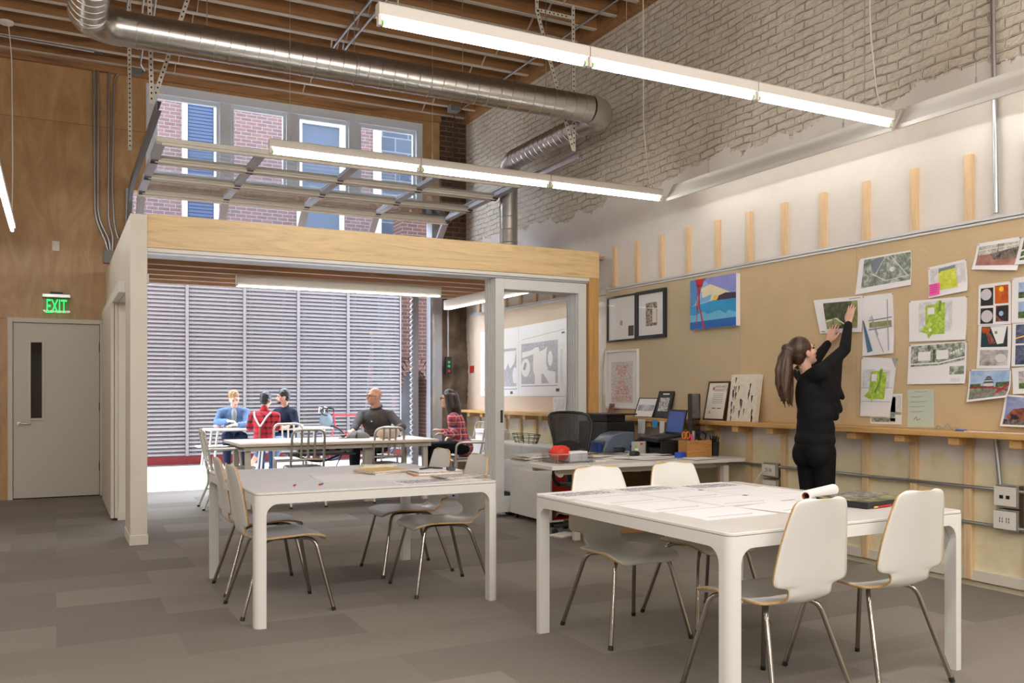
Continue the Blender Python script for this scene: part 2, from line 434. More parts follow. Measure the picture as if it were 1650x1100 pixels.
    def cap(self, p0, p1, r0, r1=None, n=12):
        """tapered capsule with round ends"""
        p0, p1 = Vector(p0), Vector(p1); r1 = r0 if r1 is None else r1
        d = (p1-p0); L = d.length
        if L < 1e-5: return self.ell(p0, max(r0, r1), n=n, k=8)
        d.normalize(); ref = d.orthogonal().normalized(); b = d.cross(ref)
        vs, fs, rows = [], [], []
        for k in range(1, 5): a = math.pi/2*k/4; rows.append((p0 - d*r0*math.cos(a), r0*math.sin(a)))
        for k in range(0, 4): a = math.pi/2*k/4; rows.append((p1 + d*r1*math.sin(a), r1*math.cos(a)))
        vs.append(p0 - d*r0)
        for c, r in rows:
            for j in range(n): t = 2*math.pi*j/n; vs.append(c + (ref*math.cos(t) + b*math.sin(t))*r)
        vs.append(p1 + d*r1); E_ = len(vs)-1; R = len(rows)
        fs += [(0, 1+(j+1)%n, 1+j) for j in range(n)]
        for i in range(R-1): fs += [(1+i*n+j, 1+i*n+(j+1)%n, 1+(i+1)*n+(j+1)%n, 1+(i+1)*n+j) for j in range(n)]
        fs += [(1+(R-1)*n+j, 1+(R-1)*n+(j+1)%n, E_) for j in range(n)]
        return self.add(vs, fs)
    def grid(self, fn, nu, nv, m=0, flip=False):
        vs = [fn(i/nu, j/nv) for j in range(nv+1) for i in range(nu+1)]
        W = nu+1
        fs = [(j*W+i, j*W+i+1, (j+1)*W+i+1, (j+1)*W+i) for j in range(nv) for i in range(nu)]
        if flip: fs = [tuple(reversed(f)) for f in fs]
        return self.add(vs, fs, m)
    def build(self, name, mats, parent=None, bevel=0.0, smooth=35, origin=None):
        me = bpy.data.meshes.new(name)
        vs = self.v
        o = bpy.data.objects.new(name, me)
        if parent is None:
            if origin is None:
                xs, ys, zs = zip(*vs)
                origin = Vector(((min(xs)+max(xs))/2, (min(ys)+max(ys))/2, min(zs)))
            origin = Vector(origin)
            vs = [tuple(Vector(p) - origin) for p in vs]; o.location = origin
        else: o.parent = parent
        me.from_pydata(vs, [], self.f)
        for mm in (mats if isinstance(mats, (list, tuple)) else [mats]): me.materials.append(mm)
        me.polygons.foreach_set('material_index', self.m)
        me.update()
        if smooth:
            me.shade_smooth()
            try: me.set_sharp_from_angle(angle=math.radians(smooth))
            except Exception: pass
        COL.objects.link(o)
        if bevel:
            b = o.modifiers.new('bevel', 'BEVEL'); b.width = bevel; b.segments = 2; b.limit_method = 'ANGLE'; b.angle_limit = math.radians(40)
        return o

def tag(o, label=None, cat=None, group=None, kind=None):
    if label: o['label'] = label
    if cat: o['category'] = cat
    if group: o['group'] = group
    if kind: o['kind'] = kind
    return o
def thing(name, label, cat, loc=(0, 0, 0), rz=0.0, group=None):
    o = bpy.data.objects.new(name, None); COL.objects.link(o)
    o.empty_display_size = 0.05
    o.location = loc; o.rotation_euler = (0, 0, rz)
    return tag(o, label, cat, group)
def struct(o, label=None, cat=None):
    return tag(o, label, cat, None, 'structure')
def copy_tree(o, parent=None):
    c = o.copy(); COL.objects.link(c)
    if parent is not None: c.parent = parent
    for ch in list(o.children): copy_tree(ch, c)
    return c
def again(root, loc, rz, label):
    c = copy_tree(root); c.location = loc; c.rotation_euler = (0, 0, rz); c['label'] = label
    return c
def arc(c, r, a0, a1, n, fn):
    return [fn(c[0] + r*math.cos(a0+(a1-a0)*i/n), c[1] + r*math.sin(a0+(a1-a0)*i/n)) for i in range(n+1)]
def fillet(pts, r, n=5):
    """round the inner corners of a polyline"""
    pts = [Vector(p) for p in pts]; out = [pts[0]]
    for i in range(1, len(pts)-1):
        a, p, c = pts[i-1], pts[i], pts[i+1]
        d0, d1 = (a-p), (c-p); l = min(r, d0.length*0.45, d1.length*0.45)
        q0, q1 = p + d0.normalized()*l, p + d1.normalized()*l
        for k in range(n+1):
            t = k/n; out.append((1-t)**2*q0 + 2*t*(1-t)*p + t*t*q1)
    out.append(pts[-1]); return out
def text_mesh(body, size, mx, m, name, parent=None, bold=0.0, depth=0.001, align='CENTER'):
    cu = bpy.data.curves.new('lettering', 'FONT'); cu.body = body; cu.size = size; cu.extrude = depth; cu.offset = bold
    cu.align_x = align; cu.align_y = 'CENTER'; cu.resolution_u = 3
    t = bpy.data.objects.new('lettering', cu); COL.objects.link(t)
    bpy.context.view_layer.update()
    me = bpy.data.meshes.new_from_object(t.evaluated_get(bpy.context.evaluated_depsgraph_get()))
    bpy.data.objects.remove(t)
    me.transform(mx); me.materials.clear(); me.materials.append(m)
    o = bpy.data.objects.new(name, me); COL.objects.link(o)
    if parent: o.parent = parent
    return o
# ================================================================== THE SETTING
XR, YB, ZC = 5.51, 12.20, 5.39          # right wall, back wall, underside of the joists
def sbox(name, m, *b, label=None, bevel=0.0):
    return struct(MB().box(*b).build(name, m, None, bevel, 0), label)
o = MB().box(-4.5, 5.46, -5.0, 12.28, -0.12, 0.0).build('floor', M['carpet'], None, 0, 0, (0, 0, 0)); struct(o, 'grey brown carpet laid in rectangular planks')
sbox('trim_1', mat('dark slot', (0.02, 0.014, 0.010), 0.9), 5.46, 5.51, -5, 12.2, -0.1, -0.012, label='dark gap between carpet and right wall')
sbox('floor_courtyard', M['paving'], -6, 12, 12.285, 16.45, -0.12, -0.005, label='bright pale stone paving of the courtyard')
sbox('ground', M['ground'], -8, 14, 16.45, 26, -0.12, -0.02, label='strip of gravel along the louvre screen')
o = MB().box(5.51, 5.75, -5.0, 13.4, -0.1, 5.75).build('wall_right', M['wall_right'], None, 0, 0, (0, 0, 0)); struct(o, 'right wall of cream painted brick with white plaster lower half')
bb = MB().box(5.485, 5.512, -5.0, 8.2, 0.03, 0.105).build('baseboard_right', M['offwhite'], None, 0.004, 0); struct(bb, 'scuffed off-white baseboard of the right wall')
sbox('wall_left', M['white'], -4.7, -4.5, -5, 12.4, -0.1, 5.75)
sbox('wall_front', M['white'], -4.7, 5.75, -5.2, -5.0, -0.1, 5.75)
# back wall: plywood around the door, the courtyard opening and the clerestory window
w = MB()
w.box(-4.5, -0.50, YB, 12.40, 0, 5.72); w.box(-0.50, 0.52, YB, 12.40, 2.16, 5.72); w.box(0.52, 0.86, YB, 12.40, 0, 5.72)
w.box(0.86, 5.08, YB, 12.40, 3.87, 4.02); w.box(0.86, 1.02, YB, 12.40, 4.02, 5.72); w.box(4.80, 5.08, YB, 12.40, 3.87, 5.72)
w.box(1.02, 4.80, YB, 12.40, 5.25, 5.72)
struct(w.build('wall_back', M['plywood'], None, 0, 0, (0, 0, 0)), 'back wall faced with amber plywood sheets')
# pier between the opening and the right wall: old plaster low, dark brick high
n_pier = MB()
def pier(a, b_):
    x = 5.10 + 0.42*a; z = 2.95*b_
    return (x, YB - 0.02 - 0.05*math.sin(9*a + 4*b_)*math.sin(3.1*b_*3) - 0.03*random.random(), z)
n_pier.grid(pier, 10, 70); n_pier.box(5.10, 5.52, YB+0.06, 12.4, 0, 2.95)
struct(n_pier.build('wall_pier', M['stone'], None, 0, 60, (0, 0, 0)), 'pier of rough brown plaster beside the opening')
sbox('wall_pier_top', M['brick_dark'], 5.08, 5.52, YB-0.01, 12.4, 2.95, 5.72, label='dark old brickwork high in the corner')
sbox('trim_jamb', M['alum_frame'], 4.92, 5.08, 12.10, 12.32, 0, 3.87, label='grey steel jamb right of the courtyard opening')
sbox('trim_jamb_left', M['alum_frame'], 0.78, 0.86, 12.12, 12.32, 0, 3.87, label='grey steel jamb left of the courtyard opening')
sbox('trim_sill', M['alum_frame'], 0.86, 4.92, 12.26, 12.30, -0.02, 0.004, label='flush metal sill at the courtyard edge')
# ceiling with its joists
ce = struct(MB().box(-4.5, 5.51, -5.0, 12.2, 5.68, 5.76).build('ceiling', M['joist'], None, 0, 0, (0, 0, 0)), 'dark timber ceiling of closely spaced joists')
for k in range(24):
    y = 12.10 - 0.405*k
    j = MB().box(-4.5, 5.47, y-0.024, y+0.024, ZC+0.012, 5.68); j.box(-4.5, 5.47, y-0.026, y+0.026, ZC, ZC+0.013, 1)
    # shift the grain from joist to joist
    q = j.build('joist', [M['joist'], M['joist_edge']], ce, 0, 0); q.location = (0, 0, 0)
for xx in (1.35, 3.0, 4.75):
    for k in range(14):
        y = 12.10 - 0.405*k
        MB().bar((xx, y-0.03, ZC+0.005), (xx, y-0.375, ZC+0.24), 0.035, 0.006, (1, 0, 0)).build('bridging', M['joist_edge'], ce, 0, 0)
struct(MB().box(5.43, 5.51, -5, 12.2, ZC-0.06, ZC+0.20).build('trim_ledger', M['joist'], None, 0.004, 0, (0, 0, 0)), 'dark timber ledger where the joists meet the right wall')
struct(MB().box(-4.5, 5.08, 12.13, 12.2, ZC-0.09, ZC+0.05).build('trim_wall_plate', M['joist'], None, 0.004, 0, (0, 0, 0)), 'dark timber plate along the top of the plywood wall')
# ---- partition wall on the left of the inner room
p = MB()
p.box(0.555, 0.69, 8.11, 8.69, 0, 2.81); p.box(0.555, 0.69, 8.69, 9.75, 2.20, 2.81); p.box(0.555, 0.69, 9.75, 12.2, 0, 2.81)
struct(p.build('wall_partition', M['offwhite'], None, 0.004, 0, (0, 0, 0)), 'off-white partition wall ending in a thin upright beside the opening')
b_ = MB(); b_.box(0.548, 0.697, 8.103, 8.69, 0, 0.085)
struct(b_.build('baseboard_partition', M['offwhite'], None, 0.003, 0))
b_ = MB(); b_.box(0.55, 0.695, 9.743, 12.2, 0, 0.085)
struct(b_.build('baseboard_partition_rear', M['offwhite'], None, 0.003, 0))
t = struct(MB().box(0.50, 0.555, 8.72, 12.0, 2.20, 2.30).build('trim_sliding_track', M['white'], None, 0.004, 0), 'white cover of the sliding door track on the partition')
for i, x0 in enumerate((0.487, 0.5225)):
    pn = MB(); pn.box(x0, x0+0.031, 9.75+0.0*i, 11.6, 0.025, 2.20)
    q = pn.build('sliding_door_panel', M['trim_white'], None, 0.003, 0)
    tag(q, ('outer' if i == 0 else 'inner') + ' white sliding panel stacked open against the partition wall' + (', farther from the wall' if i == 0 else ', close against the wall'), 'sliding door')
# ---- beam, head track and post of the inner room
bm_ = MB().box(0.69, 5.27, 8.13, 8.30, 2.535, 2.825)
beam = bm_.build('beam', M['birch'], None, 0.004, 0, (0, 0, 0)); struct(beam, 'pale birch veneered beam over the inner room opening')
struct(MB().box(0.69, 5.15, 8.145, 8.165, 2.50, 2.535).build('trim_head', M['white'], None, 0.002, 0), 'white strip under the birch beam')
struct(MB().box(0.69, 5.15, 8.165, 8.36, 2.478, 2.50).build('trim_head_track', M['alum_frame'], None, 0.002, 0), 'grey head track for folding glass doors')
struct(MB().box(5.15, 5.268, 8.14, 8.30, 0, 2.535).build('trim_post', M['post'], None, 0.003, 0, (0, 0, 0)), 'birch post at the right end of the beam')
ci = struct(MB().box(0.69, 5.45, 8.30, 11.78, 2.775, 2.815).build('ceiling_inner', M['joist_pale'], None, 0, 0, (0, 0, 0)), 'timber ceiling of the inner room')
for k in range(8):
    y = 11.66 - 0.43*k
    j = MB().box(0.69, 5.45, y-0.02, y+0.02, 2.642, 2.775); j.box(0.69, 5.45, y-0.0205, y+0.0205, 2.636, 2.643, 1)
    j.build('joist', [M['joist_pale'], M['joist_edge']], ci, 0, 0)
# ---- clerestory window in the back wall
win = bpy.data.objects.new('window_1', None); COL.objects.link(win); win.location = (2.91, YB, 4.02); struct(win, 'long white clerestory window of four lights high in the back wall')
def wl(mb, name, m, bev=0.004):
    mb.v = [(a-2.91, b-YB, c-4.02) for a, b, c in mb.v]
    return mb.build(name, m, win, bev, 0)
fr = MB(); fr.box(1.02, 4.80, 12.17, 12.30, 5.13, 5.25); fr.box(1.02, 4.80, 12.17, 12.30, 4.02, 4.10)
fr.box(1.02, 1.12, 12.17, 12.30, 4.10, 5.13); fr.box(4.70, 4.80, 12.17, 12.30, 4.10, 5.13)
wl(fr, 'window_frame', M['win_sky_tint'])
xs = [1.12, 2.0, 2.88, 3.76, 4.70]
for i in range(1, 4): wl(MB().box(xs[i]-0.075, xs[i]+0.075, 12.18, 12.30, 4.10, 5.13), 'mullion', M['win_sky_tint'])
for i in range(4):
    a = xs[i] + (0.075 if i else 0.0); c = xs[i+1] - (0.075 if i < 3 else 0.0)
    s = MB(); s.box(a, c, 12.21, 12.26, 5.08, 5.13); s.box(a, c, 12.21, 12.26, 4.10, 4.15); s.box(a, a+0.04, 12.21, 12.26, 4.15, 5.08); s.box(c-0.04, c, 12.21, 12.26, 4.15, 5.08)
    wl(s, 'sash', M['win_sky_tint'], 0.003)
    wl(MB().box(a+0.04, c-0.04, 12.233, 12.239, 4.15, 5.08), 'pane', M['glass'], 0)
# ---- exit door
dr = bpy.data.objects.new('door_1', None); COL.objects.link(dr); dr.location = (0.01, YB, 0); struct(dr, 'white door with narrow glass lite under the exit sign')
def dl(mb, name, m, bev=0.003):
    mb.v = [(a-0.01, b-YB, c) for a, b, c in mb.v]
    return mb.build(name, m, dr, bev, 35)
f = MB(); f.box(-0.52, -0.465, 12.165, 12.32, 0, 2.195); f.box(0.485, 0.54, 12.165, 12.32, 0, 2.195); f.box(-0.465, 0.485, 12.165, 12.32, 2.14, 2.195)
dl(f, 'door_frame', M['trim_white'])
f = MB(); f.box(-0.46, -0.275, 12.195, 12.24, 0.014, 2.135); f.box(-0.155, 0.48, 12.195, 12.24, 0.014, 2.135); f.box(-0.275, -0.155, 12.195, 12.24, 0.014, 0.98); f.box(-0.275, -0.155, 12.195, 12.24, 1.90, 2.135)
dl(f, 'door_leaf', mat('door grey white', srgb(206, 199, 187), 0.45), 0)
f = MB(); f.box(-0.305, -0.275, 12.186, 12.20, 0.95, 1.93); f.box(-0.155, -0.125, 12.186, 12.20, 0.95, 1.93); f.box(-0.275, -0.155, 12.186, 12.20, 0.95, 0.98); f.box(-0.275, -0.155, 12.186, 12.20, 1.90, 1.93)
dl(f, 'lite_frame', M['trim_white'])
dl(MB().box(-0.275, -0.155, 12.214, 12.22, 0.98, 1.90), 'pane', M['glass'], 0)
f = MB(); f.cyl((-0.40, 12.195, 0.915), (-0.40, 12.185, 0.915), 0.027, n=16); f.cyl((-0.40, 12.19, 0.915), (-0.40, 12.14, 0.915), 0.011); f.tube([(-0.40, 12.14, 0.915), (-0.37, 12.135, 0.915), (-0.27, 12.138, 0.913)], 0.010)
dl(f, 'door_handle', M['steel'])
for z in (0.32, 1.06, 1.80): dl(MB().box(0.475, 0.495, 12.17, 12.198, z, z+0.11), 'hinge', M['dark_metal'])
# corridor behind the exit door
c = MB(); c.box(-1.4, 0.72, 13.4, 13.5, -0.1, 2.4); c.box(-1.4, 0.72, 12.42, 13.4, 2.3, 2.4); c.box(-1.5, -1.4, 12.42, 13.5, -0.1, 2.4); c.box(0.62, 0.72, 12.42, 13.4, -0.1, 2.3); c.box(-1.4, 0.62, 12.42, 13.4, -0.12, -0.004)
struct(c.build('wall_corridor', mat('corridor', srgb(150, 128, 116), 0.8), None, 0, 0), 'dim corridor behind the exit door')

# ================================================================== OUTSIDE
# brick house across the courtyard with its own windows
YF = 19.0
def fx(u): return PY(u, 200, YF).x
fc = struct(MB().box(-9, 14, YF, YF+0.4, -0.1, 7.5).build('wall_neighbour', M['brick_out'], None, 0, 0, (0, 0, 0)), 'pink brick house front seen through the clerestory')
blind = mat('blue blind', srgb(72, 92, 126), 0.4)
def far_window(name, u0, u1, z0, z1, sm, lab, slats=False):
    x0, x1 = fx(u0), fx(u1)
    t = bpy.data.objects.new(name, None); COL.objects.link(t); t.location = ((x0+x1)/2, YF, z0); struct(t, lab)
    w2 = (x1-x0)/2; h = z1-z0
    f = MB(); f.box(-w2, w2, -0.09, 0.02, h-0.12, h); f.box(-w2, w2, -0.12, 0.02, 0, 0.1); f.box(-w2, -w2+0.1, -0.09, 0.02, 0.1, h-0.12); f.box(w2-0.1, w2, -0.09, 0.02, 0.1, h-0.12)
    f.build('window_frame', M['white'], t, 0.005, 0)
    g = MB(); g.box(-w2+0.1, w2-0.1, -0.03, -0.01, 0.1, h-0.12)
    if slats:
        for k in range(int((h-0.3)/0.07)): g.box(-w2+0.12, w2-0.12, -0.05, -0.032, 0.14+0.07*k, 0.14+0.07*k+0.055)
    g.build('pane', sm, t, 0, 0)
far_window('window_2', 293, 352, 4.6, 7.4, blind, 'blue blinds in a white window of the brick house, left of the others', True)
far_window('window_3', 478, 553, 4.6, 7.2, mat('grey window', srgb(84, 98, 118), 0.15), 'grey glass window of the brick house, middle of the view')
x0, x1 = fx(612), fx(700)
struct(MB().box(x0, x1+2.5, YF-0.05, YF+0.1, 0, 7.5).build('wall_block', M['block'], None, 0, 0, (0, 0, 0)), 'grey concrete block wall beside the brick house')
struct(MB().box(x0-0.16, x0, YF-0.12, YF+0.1, 0, 7.5).build('trim_downpipe', M['white'], None, 0.01, 0), 'white strip between brick and concrete block')
# louvre screen: five panels of horizontal grey slats
YL = 16.75
edges = [PY(u, 500, YL).x for u in (236, 301, 393.5, 480, 560, 645)]
edges[0] = edges[1] - 1.0
edges = [edges[0] - 1.0] + edges
NL = len(edges) - 1
names = ['behind the partition edge', 'leftmost of the row in full view', 'left of the one behind the denim jacket', 'behind the man in the denim jacket and the man in suspenders', 'behind the man in the navy shirt', 'at the right end, next to red brick']
for i in range(NL):
    x0, x1 = edges[i], edges[i+1]
    t = thing('louvre_panel', 'tall grey louvre panel ' + ['at the far left, mostly hidden by the off-white partition', 'second from the left, next to the partition upright', 'third from the left, behind the man in denim', 'in the middle of the screen, behind the navy shirt', 'behind the racing bicycle handlebars', 'at the right end, beside the red brick wall'][i], 'louvre screen', ((x0+x1)/2, YL, 0), 0, 'louvre panels closing the courtyard')
    w2 = (x1-x0)/2
    s = MB(); k = 0
    while 0.16 + 0.0716*k < 3.85:
        z = 0.16 + 0.0716*k; k += 1
        s.prism([(0.0, z+0.004), (-0.030, z-0.006), (-0.046, z+0.006), (-0.046, z+0.014), (-0.006, z+0.052), (0.0, z+0.052)], lambda a, b, d: (d, a, b), -w2+0.03, w2-0.03)
    s.build('slats', M['slat'], t, 0, 0)
    for sx in (-1, 1): MB().box(sx*(w2-0.013)-0.012, sx*(w2-0.013)+0.012, -0.062, 0.02, 0.151, 3.9).build('stile', M['slat'], t, 0.003, 0)
    MB().box(-w2+0.002, w2-0.002, -0.03, 0.049, 0.0, 0.15).build('base_rail', M['maroon'], t, 0.003, 0)
    for k in (-0.35, 0.25): MB().box(k*w2*2-0.03, k*w2*2+0.03, 0.05, 0.11, 0, 3.9).build('back_post', M['slat'], t, 0, 0)
struct(MB().box(-9, 9, 17.9, 18.0, -0.1, 3.9).build('wall_screen', M['lattice'], None, 0, 0), 'dull red wall behind the louvres')
# red brick wall with an arch, right of the louvres
xa, xb = PY(647, 600, 16.9).x, PY(700, 600, 16.9).x + 1.6
xm0, xm1 = PY(646, 650, 16.9).x, PY(686, 650, 16.9).x
zt = PY(660, 595, 16.9).z; r = (xm1-xm0)*0.62
a = MB(); pol = [(xa-0.05, 0)] if False else []
pol = [(xb, 0), (xb, 5), (xa, 5), (xa, zt-0.25)]
for k in range(0, 9): ang = math.pi*(1 - k/8); pol.append(((xa+xm1)/2 + (xm1-xa)/2*math.cos(ang), zt-0.45 + 0.45*math.sin(ang)))
pol.append((xm1, 0))
a.prism(pol, lambda p, q, d: (p, d, q), 16.90, 17.4)
struct(a.build('wall_brick', M['brick_red'], None, 0, 0, (0, 0, 0)), 'red brick wall with an arched niche right of the louvres')
v = MB()
for k in range(0, 17):
    ang = math.pi*k/16; cx_, cz_ = (xa+xm1)/2, zt-0.45; rx, rz_ = (xm1-xa)/2, 0.45
    d = Vector((math.cos(ang)*rx, 0, math.sin(ang)*rz_)); n_ = Vector((math.cos(ang), 0, math.sin(ang)))
    c0 = Vector((cx_, 16.87, cz_)) + d
    v.bar(c0 + n_*0.01, c0 + n_*0.24, 0.075, 0.10, (0, 1, 0))
struct(v.build('trim_arch', M['brick_red'], None, 0.004, 0), 'ring of brick around the arch')
struct(MB().box(xa-0.3, xm1+0.2, 17.45, 17.5, 0, 4).build('wall_niche', mat('niche', srgb(122, 122, 128), 0.9, var=0.3, scale=2), None, 0, 0), 'grey render inside the arch')
# scalloped shutter edge next to the steel jamb
s = MB(); zz = 0.0
pol = [(0.0, 0.02), (0.09, 0.02)]
pp = []
k = 0
while k < 44:
    z0 = 0.03 + 0.078*k
    for q in range(5): an = math.pi*q/5; pp.append((0.09 + 0.035*math.sin(an), z0 + 0.078*(q/5)))
    k += 1
pol = [(0.0, 0.03)] + pp + [(0.09, 0.03+0.078*44), (0.0, 0.03+0.078*44)]
s.prism(pol, lambda p, q, d: (4.80 - p*0.9, d, q), 12.34, 12.42)
tag(s.build('roller_shutter', M['slat'], None, 0, 0), 'grey scalloped shutter edge standing beside the steel jamb', 'shutter')
# step ladder leaning behind the louvres
lad = thing('stepladder', 'orange and white stepladder standing behind the grey louvres', 'ladder', tuple(PY(612, 745, 17.35).xy) + (0.0,), 0)
orange = mat('ladder orange', srgb(226, 140, 116), 0.5)
for sx in (-1, 1):
    MB().bar((sx*0.30, -0.25, 0), (sx*0.16, 0.0, 2.45), 0.06, 0.03, (0, 1, 0)).build('front_rail', orange, lad, 0.003, 0)
    MB().bar((sx*0.27, 0.35, 0), (sx*0.15, 0.03, 2.40), 0.04, 0.025, (0, 1, 0)).build('rear_rail', M['white'], lad, 0.003, 0)
for k in range(7):
    tt = 0.12 + 0.13*k; MB().box(-0.30+0.14*tt, 0.30-0.14*tt, -0.25+0.25*tt-0.04, -0.25+0.25*tt+0.05, 2.45*tt, 2.45*tt+0.03).build('step', M['white'], lad, 0, 0)
MB().box(-0.18, 0.18, -0.06, 0.10, 2.43, 2.50).build('top_cap', mat('ladder yellow', srgb(222, 188, 96), 0.5), lad, 0.005, 0)
# ================================================================== LAMPS
ZT = 3.13
M['green_cap'] = mat('green tube cap', srgb(120, 190, 90), 0.4)
def lamp_row(name, label, group, x0, n, y, cords):
    """a run of n linear lamps along X, hung on thin cables"""
    first = None
    L = 1.22
    for i in range(n):
        t = thing('linear_lamp', label[i], 'ceiling lamp', (x0 + L*i + L/2, y, ZT), 0, group)
        h = MB(); h.prism([(-0.030, 0.018), (0.030, 0.018), (0.030, 0.072), (0.024, 0.080), (-0.024, 0.080), (-0.030, 0.072)], lambda a, b, d: (d, a, b), -L/2+0.003, L/2-0.003)
        h.build('housing', M['lamp_white'], t, 0, 0)
        for s in (-1, 1): MB().box(s*(L/2-0.012)-0.009, s*(L/2-0.012)+0.009, -0.016, 0.016, -0.030, 0.020).build('lamp_holder', M['white'], t, 0.003, 0)
        for s in (-1, 1): MB().cyl((s*(L/2-0.021), 0, -0.013), (s*(L/2-0.034), 0, -0.013), 0.0155, n=12).build('tube_cap', M['green_cap'], t, 0, 35)
        MB().cyl((-L/2+0.034, 0, -0.013), (L/2-0.034, 0, -0.013), 0.0165, n=10).build('tube', M['tube'], t, 0, 60)
        if cords[i]:
            for cx in cords[i]: MB().cyl((cx, 0, 0.08), (cx, 0, 0.13), 0.006, n=8).cyl((cx, 0, 0.13), (cx, 0, ZC-ZT), 0.0018, n=6).build('cable', M['steel'], t, 0, 0)
        if i == n-1:
            MB().tube(fillet([(L/2-0.10, 0.0, 0.082), (L/2-0.15, 0.0, 0.20), (L/2-0.20, 0.01, 0.6), (L/2-0.20, 0.02, ZC-ZT)], 0.2), 0.005, 6).build('power_cord', M['lamp_white'], t, 0, 60)
lamp_row('lamp', ['lit linear lamp at the left end of the nearer suspended row', 'lit linear lamp in the middle of the nearer suspended row', 'lit linear lamp at the right end of the nearer suspended row'], 'nearer row of linear lamps', PY(607, 25, 4.16).x, 3, 4.16, [(-0.5,), (-0.35,), (0.35,)])
lamp_row('lamp', ['lit linear lamp at the left end of the farther row, before the clerestory', 'lit linear lamp in the middle of the farther suspended row', 'lit linear lamp at the right end of the farther row, by the painted brick'], 'farther row of linear lamps', PY(433, 240, 6.77).x, 3, 6.77, [(-0.45,), (-0.5,), (0.45,)])
# row along the left, only its far end is in view
yl = 11.45
for k in range(5):
    t = thing('linear_lamp', 'lit linear lamp hanging at the left edge over the exit door' if k == 0 else 'linear lamp of the left row, outside the view', 'ceiling lamp', (-0.44, yl - 0.61 - 1.22*k, ZT), math.pi/2, 'left row of linear lamps')
    h = MB(); h.prism([(-0.030, 0.018), (0.030, 0.018), (0.030, 0.072), (0.024, 0.080), (-0.024, 0.080), (-0.030, 0.072)], lambda a, b, d: (d, a, b), -0.607, 0.607)
    h.build('housing', M['lamp_white'], t, 0, 0)
    MB().cyl((-0.58, 0, -0.013), (0.58, 0, -0.013), 0.0165, n=10).build('tube', M['tube'], t, 0, 60)
    if k == 0:
        MB().tube(fillet([(0.45, 0, 0.08), (0.42, -0.01, 0.6), (0.43, 0.0, 1.9), (0.38, 0.03, ZC-ZT-0.02)], 0.3), 0.006, 6).build('power_cord', M['lamp_white'], t, 0, 60)
        MB().lathe([(0.0, -0.02), (0.07, -0.015), (0.075, 0.012), (0.0, 0.014)], (0.38, 0.05, ZC-ZT-0.016), 24).build('canopy', M['white'], t, 0, 40)
# wall washers along the right wall: open reflectors that throw light on the wall
def washer(label, y0, y1):
    t = thing('wall_washer_lamp', label, 'wall lamp', (5.12, (y0+y1)/2, 3.10), 0, 'white wall washer lamps along the right wall')
    L = abs(y0-y1)/2 - 0.004
    f = lambda a, b, d: (a, d, b)
    s = MB(); s.prism([(0.0, 0.0), (0.012, 0.0), (0.012, 0.02), (0.030, 0.02), (0.105, 0.165), (0.10, 0.172), (0.018, 0.028), (0.0, 0.028)], f, -L, L)
    s.build('reflector', M['acrylic'], t, 0, 0)
    for k in (-1, 1): MB().prism([(0.0, 0.0), (0.02, 0.0), (0.19, 0.10), (0.19, 0.17), (0.10, 0.172)], f, k*L-0.003, k*L+0.003).build('end_plate', M['lamp_white'], t, 0, 0)
    MB().prism([(0.100, 0.166), (0.180, 0.150), (0.181, 0.154), (0.101, 0.171)], f, -L, L).build('spine', M['lamp_white'], t, 0, 0)
    MB().cyl((0.115, -L+0.03, 0.135), (0.115, L-0.03, 0.135), 0.012, n=8).build('tube', M['tube_wash'], t, 0, 60)
    for k in (-0.6, 0.6): MB().cyl((0.103, k*L, 0.17), (0.103, k*L, 0.21), 0.006, n=8).cyl((0.103, k*L, 0.21), (0.103, k*L, ZC-3.1), 0.0016, n=6).build('cable', M['steel'], t, 0, 0)
M['tube_wash'] = emit('wall washer tube', (1.0, 0.95, 0.89), TUBE_POWER*0.36)
washer('white wall washer lamp, the longer far one ending by the farther tube row', 6.77, 4.21)
washer('white wall washer lamp cut by the right edge of the view', 4.17, 1.6)
washer('white wall washer lamp, outside the view', 1.56, -1.0)
# inner room lamps: a pendant under the joists and a long one by the wall
t = thing('pendant_lamp', 'long white box pendant lamp under the inner room joists', 'ceiling lamp', (3.08, 10.4, 2.505), 0)
h = MB(); h.box(-1.25, 1.25, -0.05, -0.043, 0.0, 0.125); h.box(-1.25, 1.25, 0.043, 0.05, 0.0, 0.125); h.box(-1.256, -1.25, -0.05, 0.05, 0, 0.125); h.box(1.25, 1.256, -0.05, 0.05, 0, 0.125)
h.build('housing', M['acrylic'], t, 0, 0)
MB().box(-1.24, 1.24, -0.043, 0.043, 0.006, 0.012).build('diffuser', M['tube_cool'], t, 0, 0)
MB().box(-1.25, 1.25, -0.043, 0.043, 0.10, 0.106).build('lid', M['acrylic'], t, 0, 0)
for x in (-0.9, 0.9): MB().cyl((x, 0, 0.10), (x, 0, 0.135), 0.01, n=8).build('hanger', M['steel'], t, 0, 0)
t = thing('wall_washer_lamp', 'white box lamp along the inner room wall above the pale board', 'wall lamp', (4.95, 10.12, 2.47), 0)
h = MB(); h.box(-0.045, -0.035, -1.5, 1.5, 0.0, 0.13); h.box(0.035, 0.045, -1.5, 1.5, 0.0, 0.13); h.box(-0.045, 0.045, -1.506, -1.5, 0, 0.13); h.box(-0.045, 0.045, 1.5, 1.506, 0, 0.13)
h.build('housing', M['acrylic'], t, 0, 0)
MB().box(-0.035, 0.035, -1.49, 1.49, 0.006, 0.012).build('diffuser', M['tube_cool'], t, 0, 0)
MB().box(-0.035, 0.035, -1.5, 1.5, 0.10, 0.106).build('lid', M['acrylic'], t, 0, 0)
for y in (-1.1, 1.1): MB().cyl((0, y, 0.10), (0, y, 0.17), 0.01, n=8).build('hanger', M['steel'], t, 0, 0)

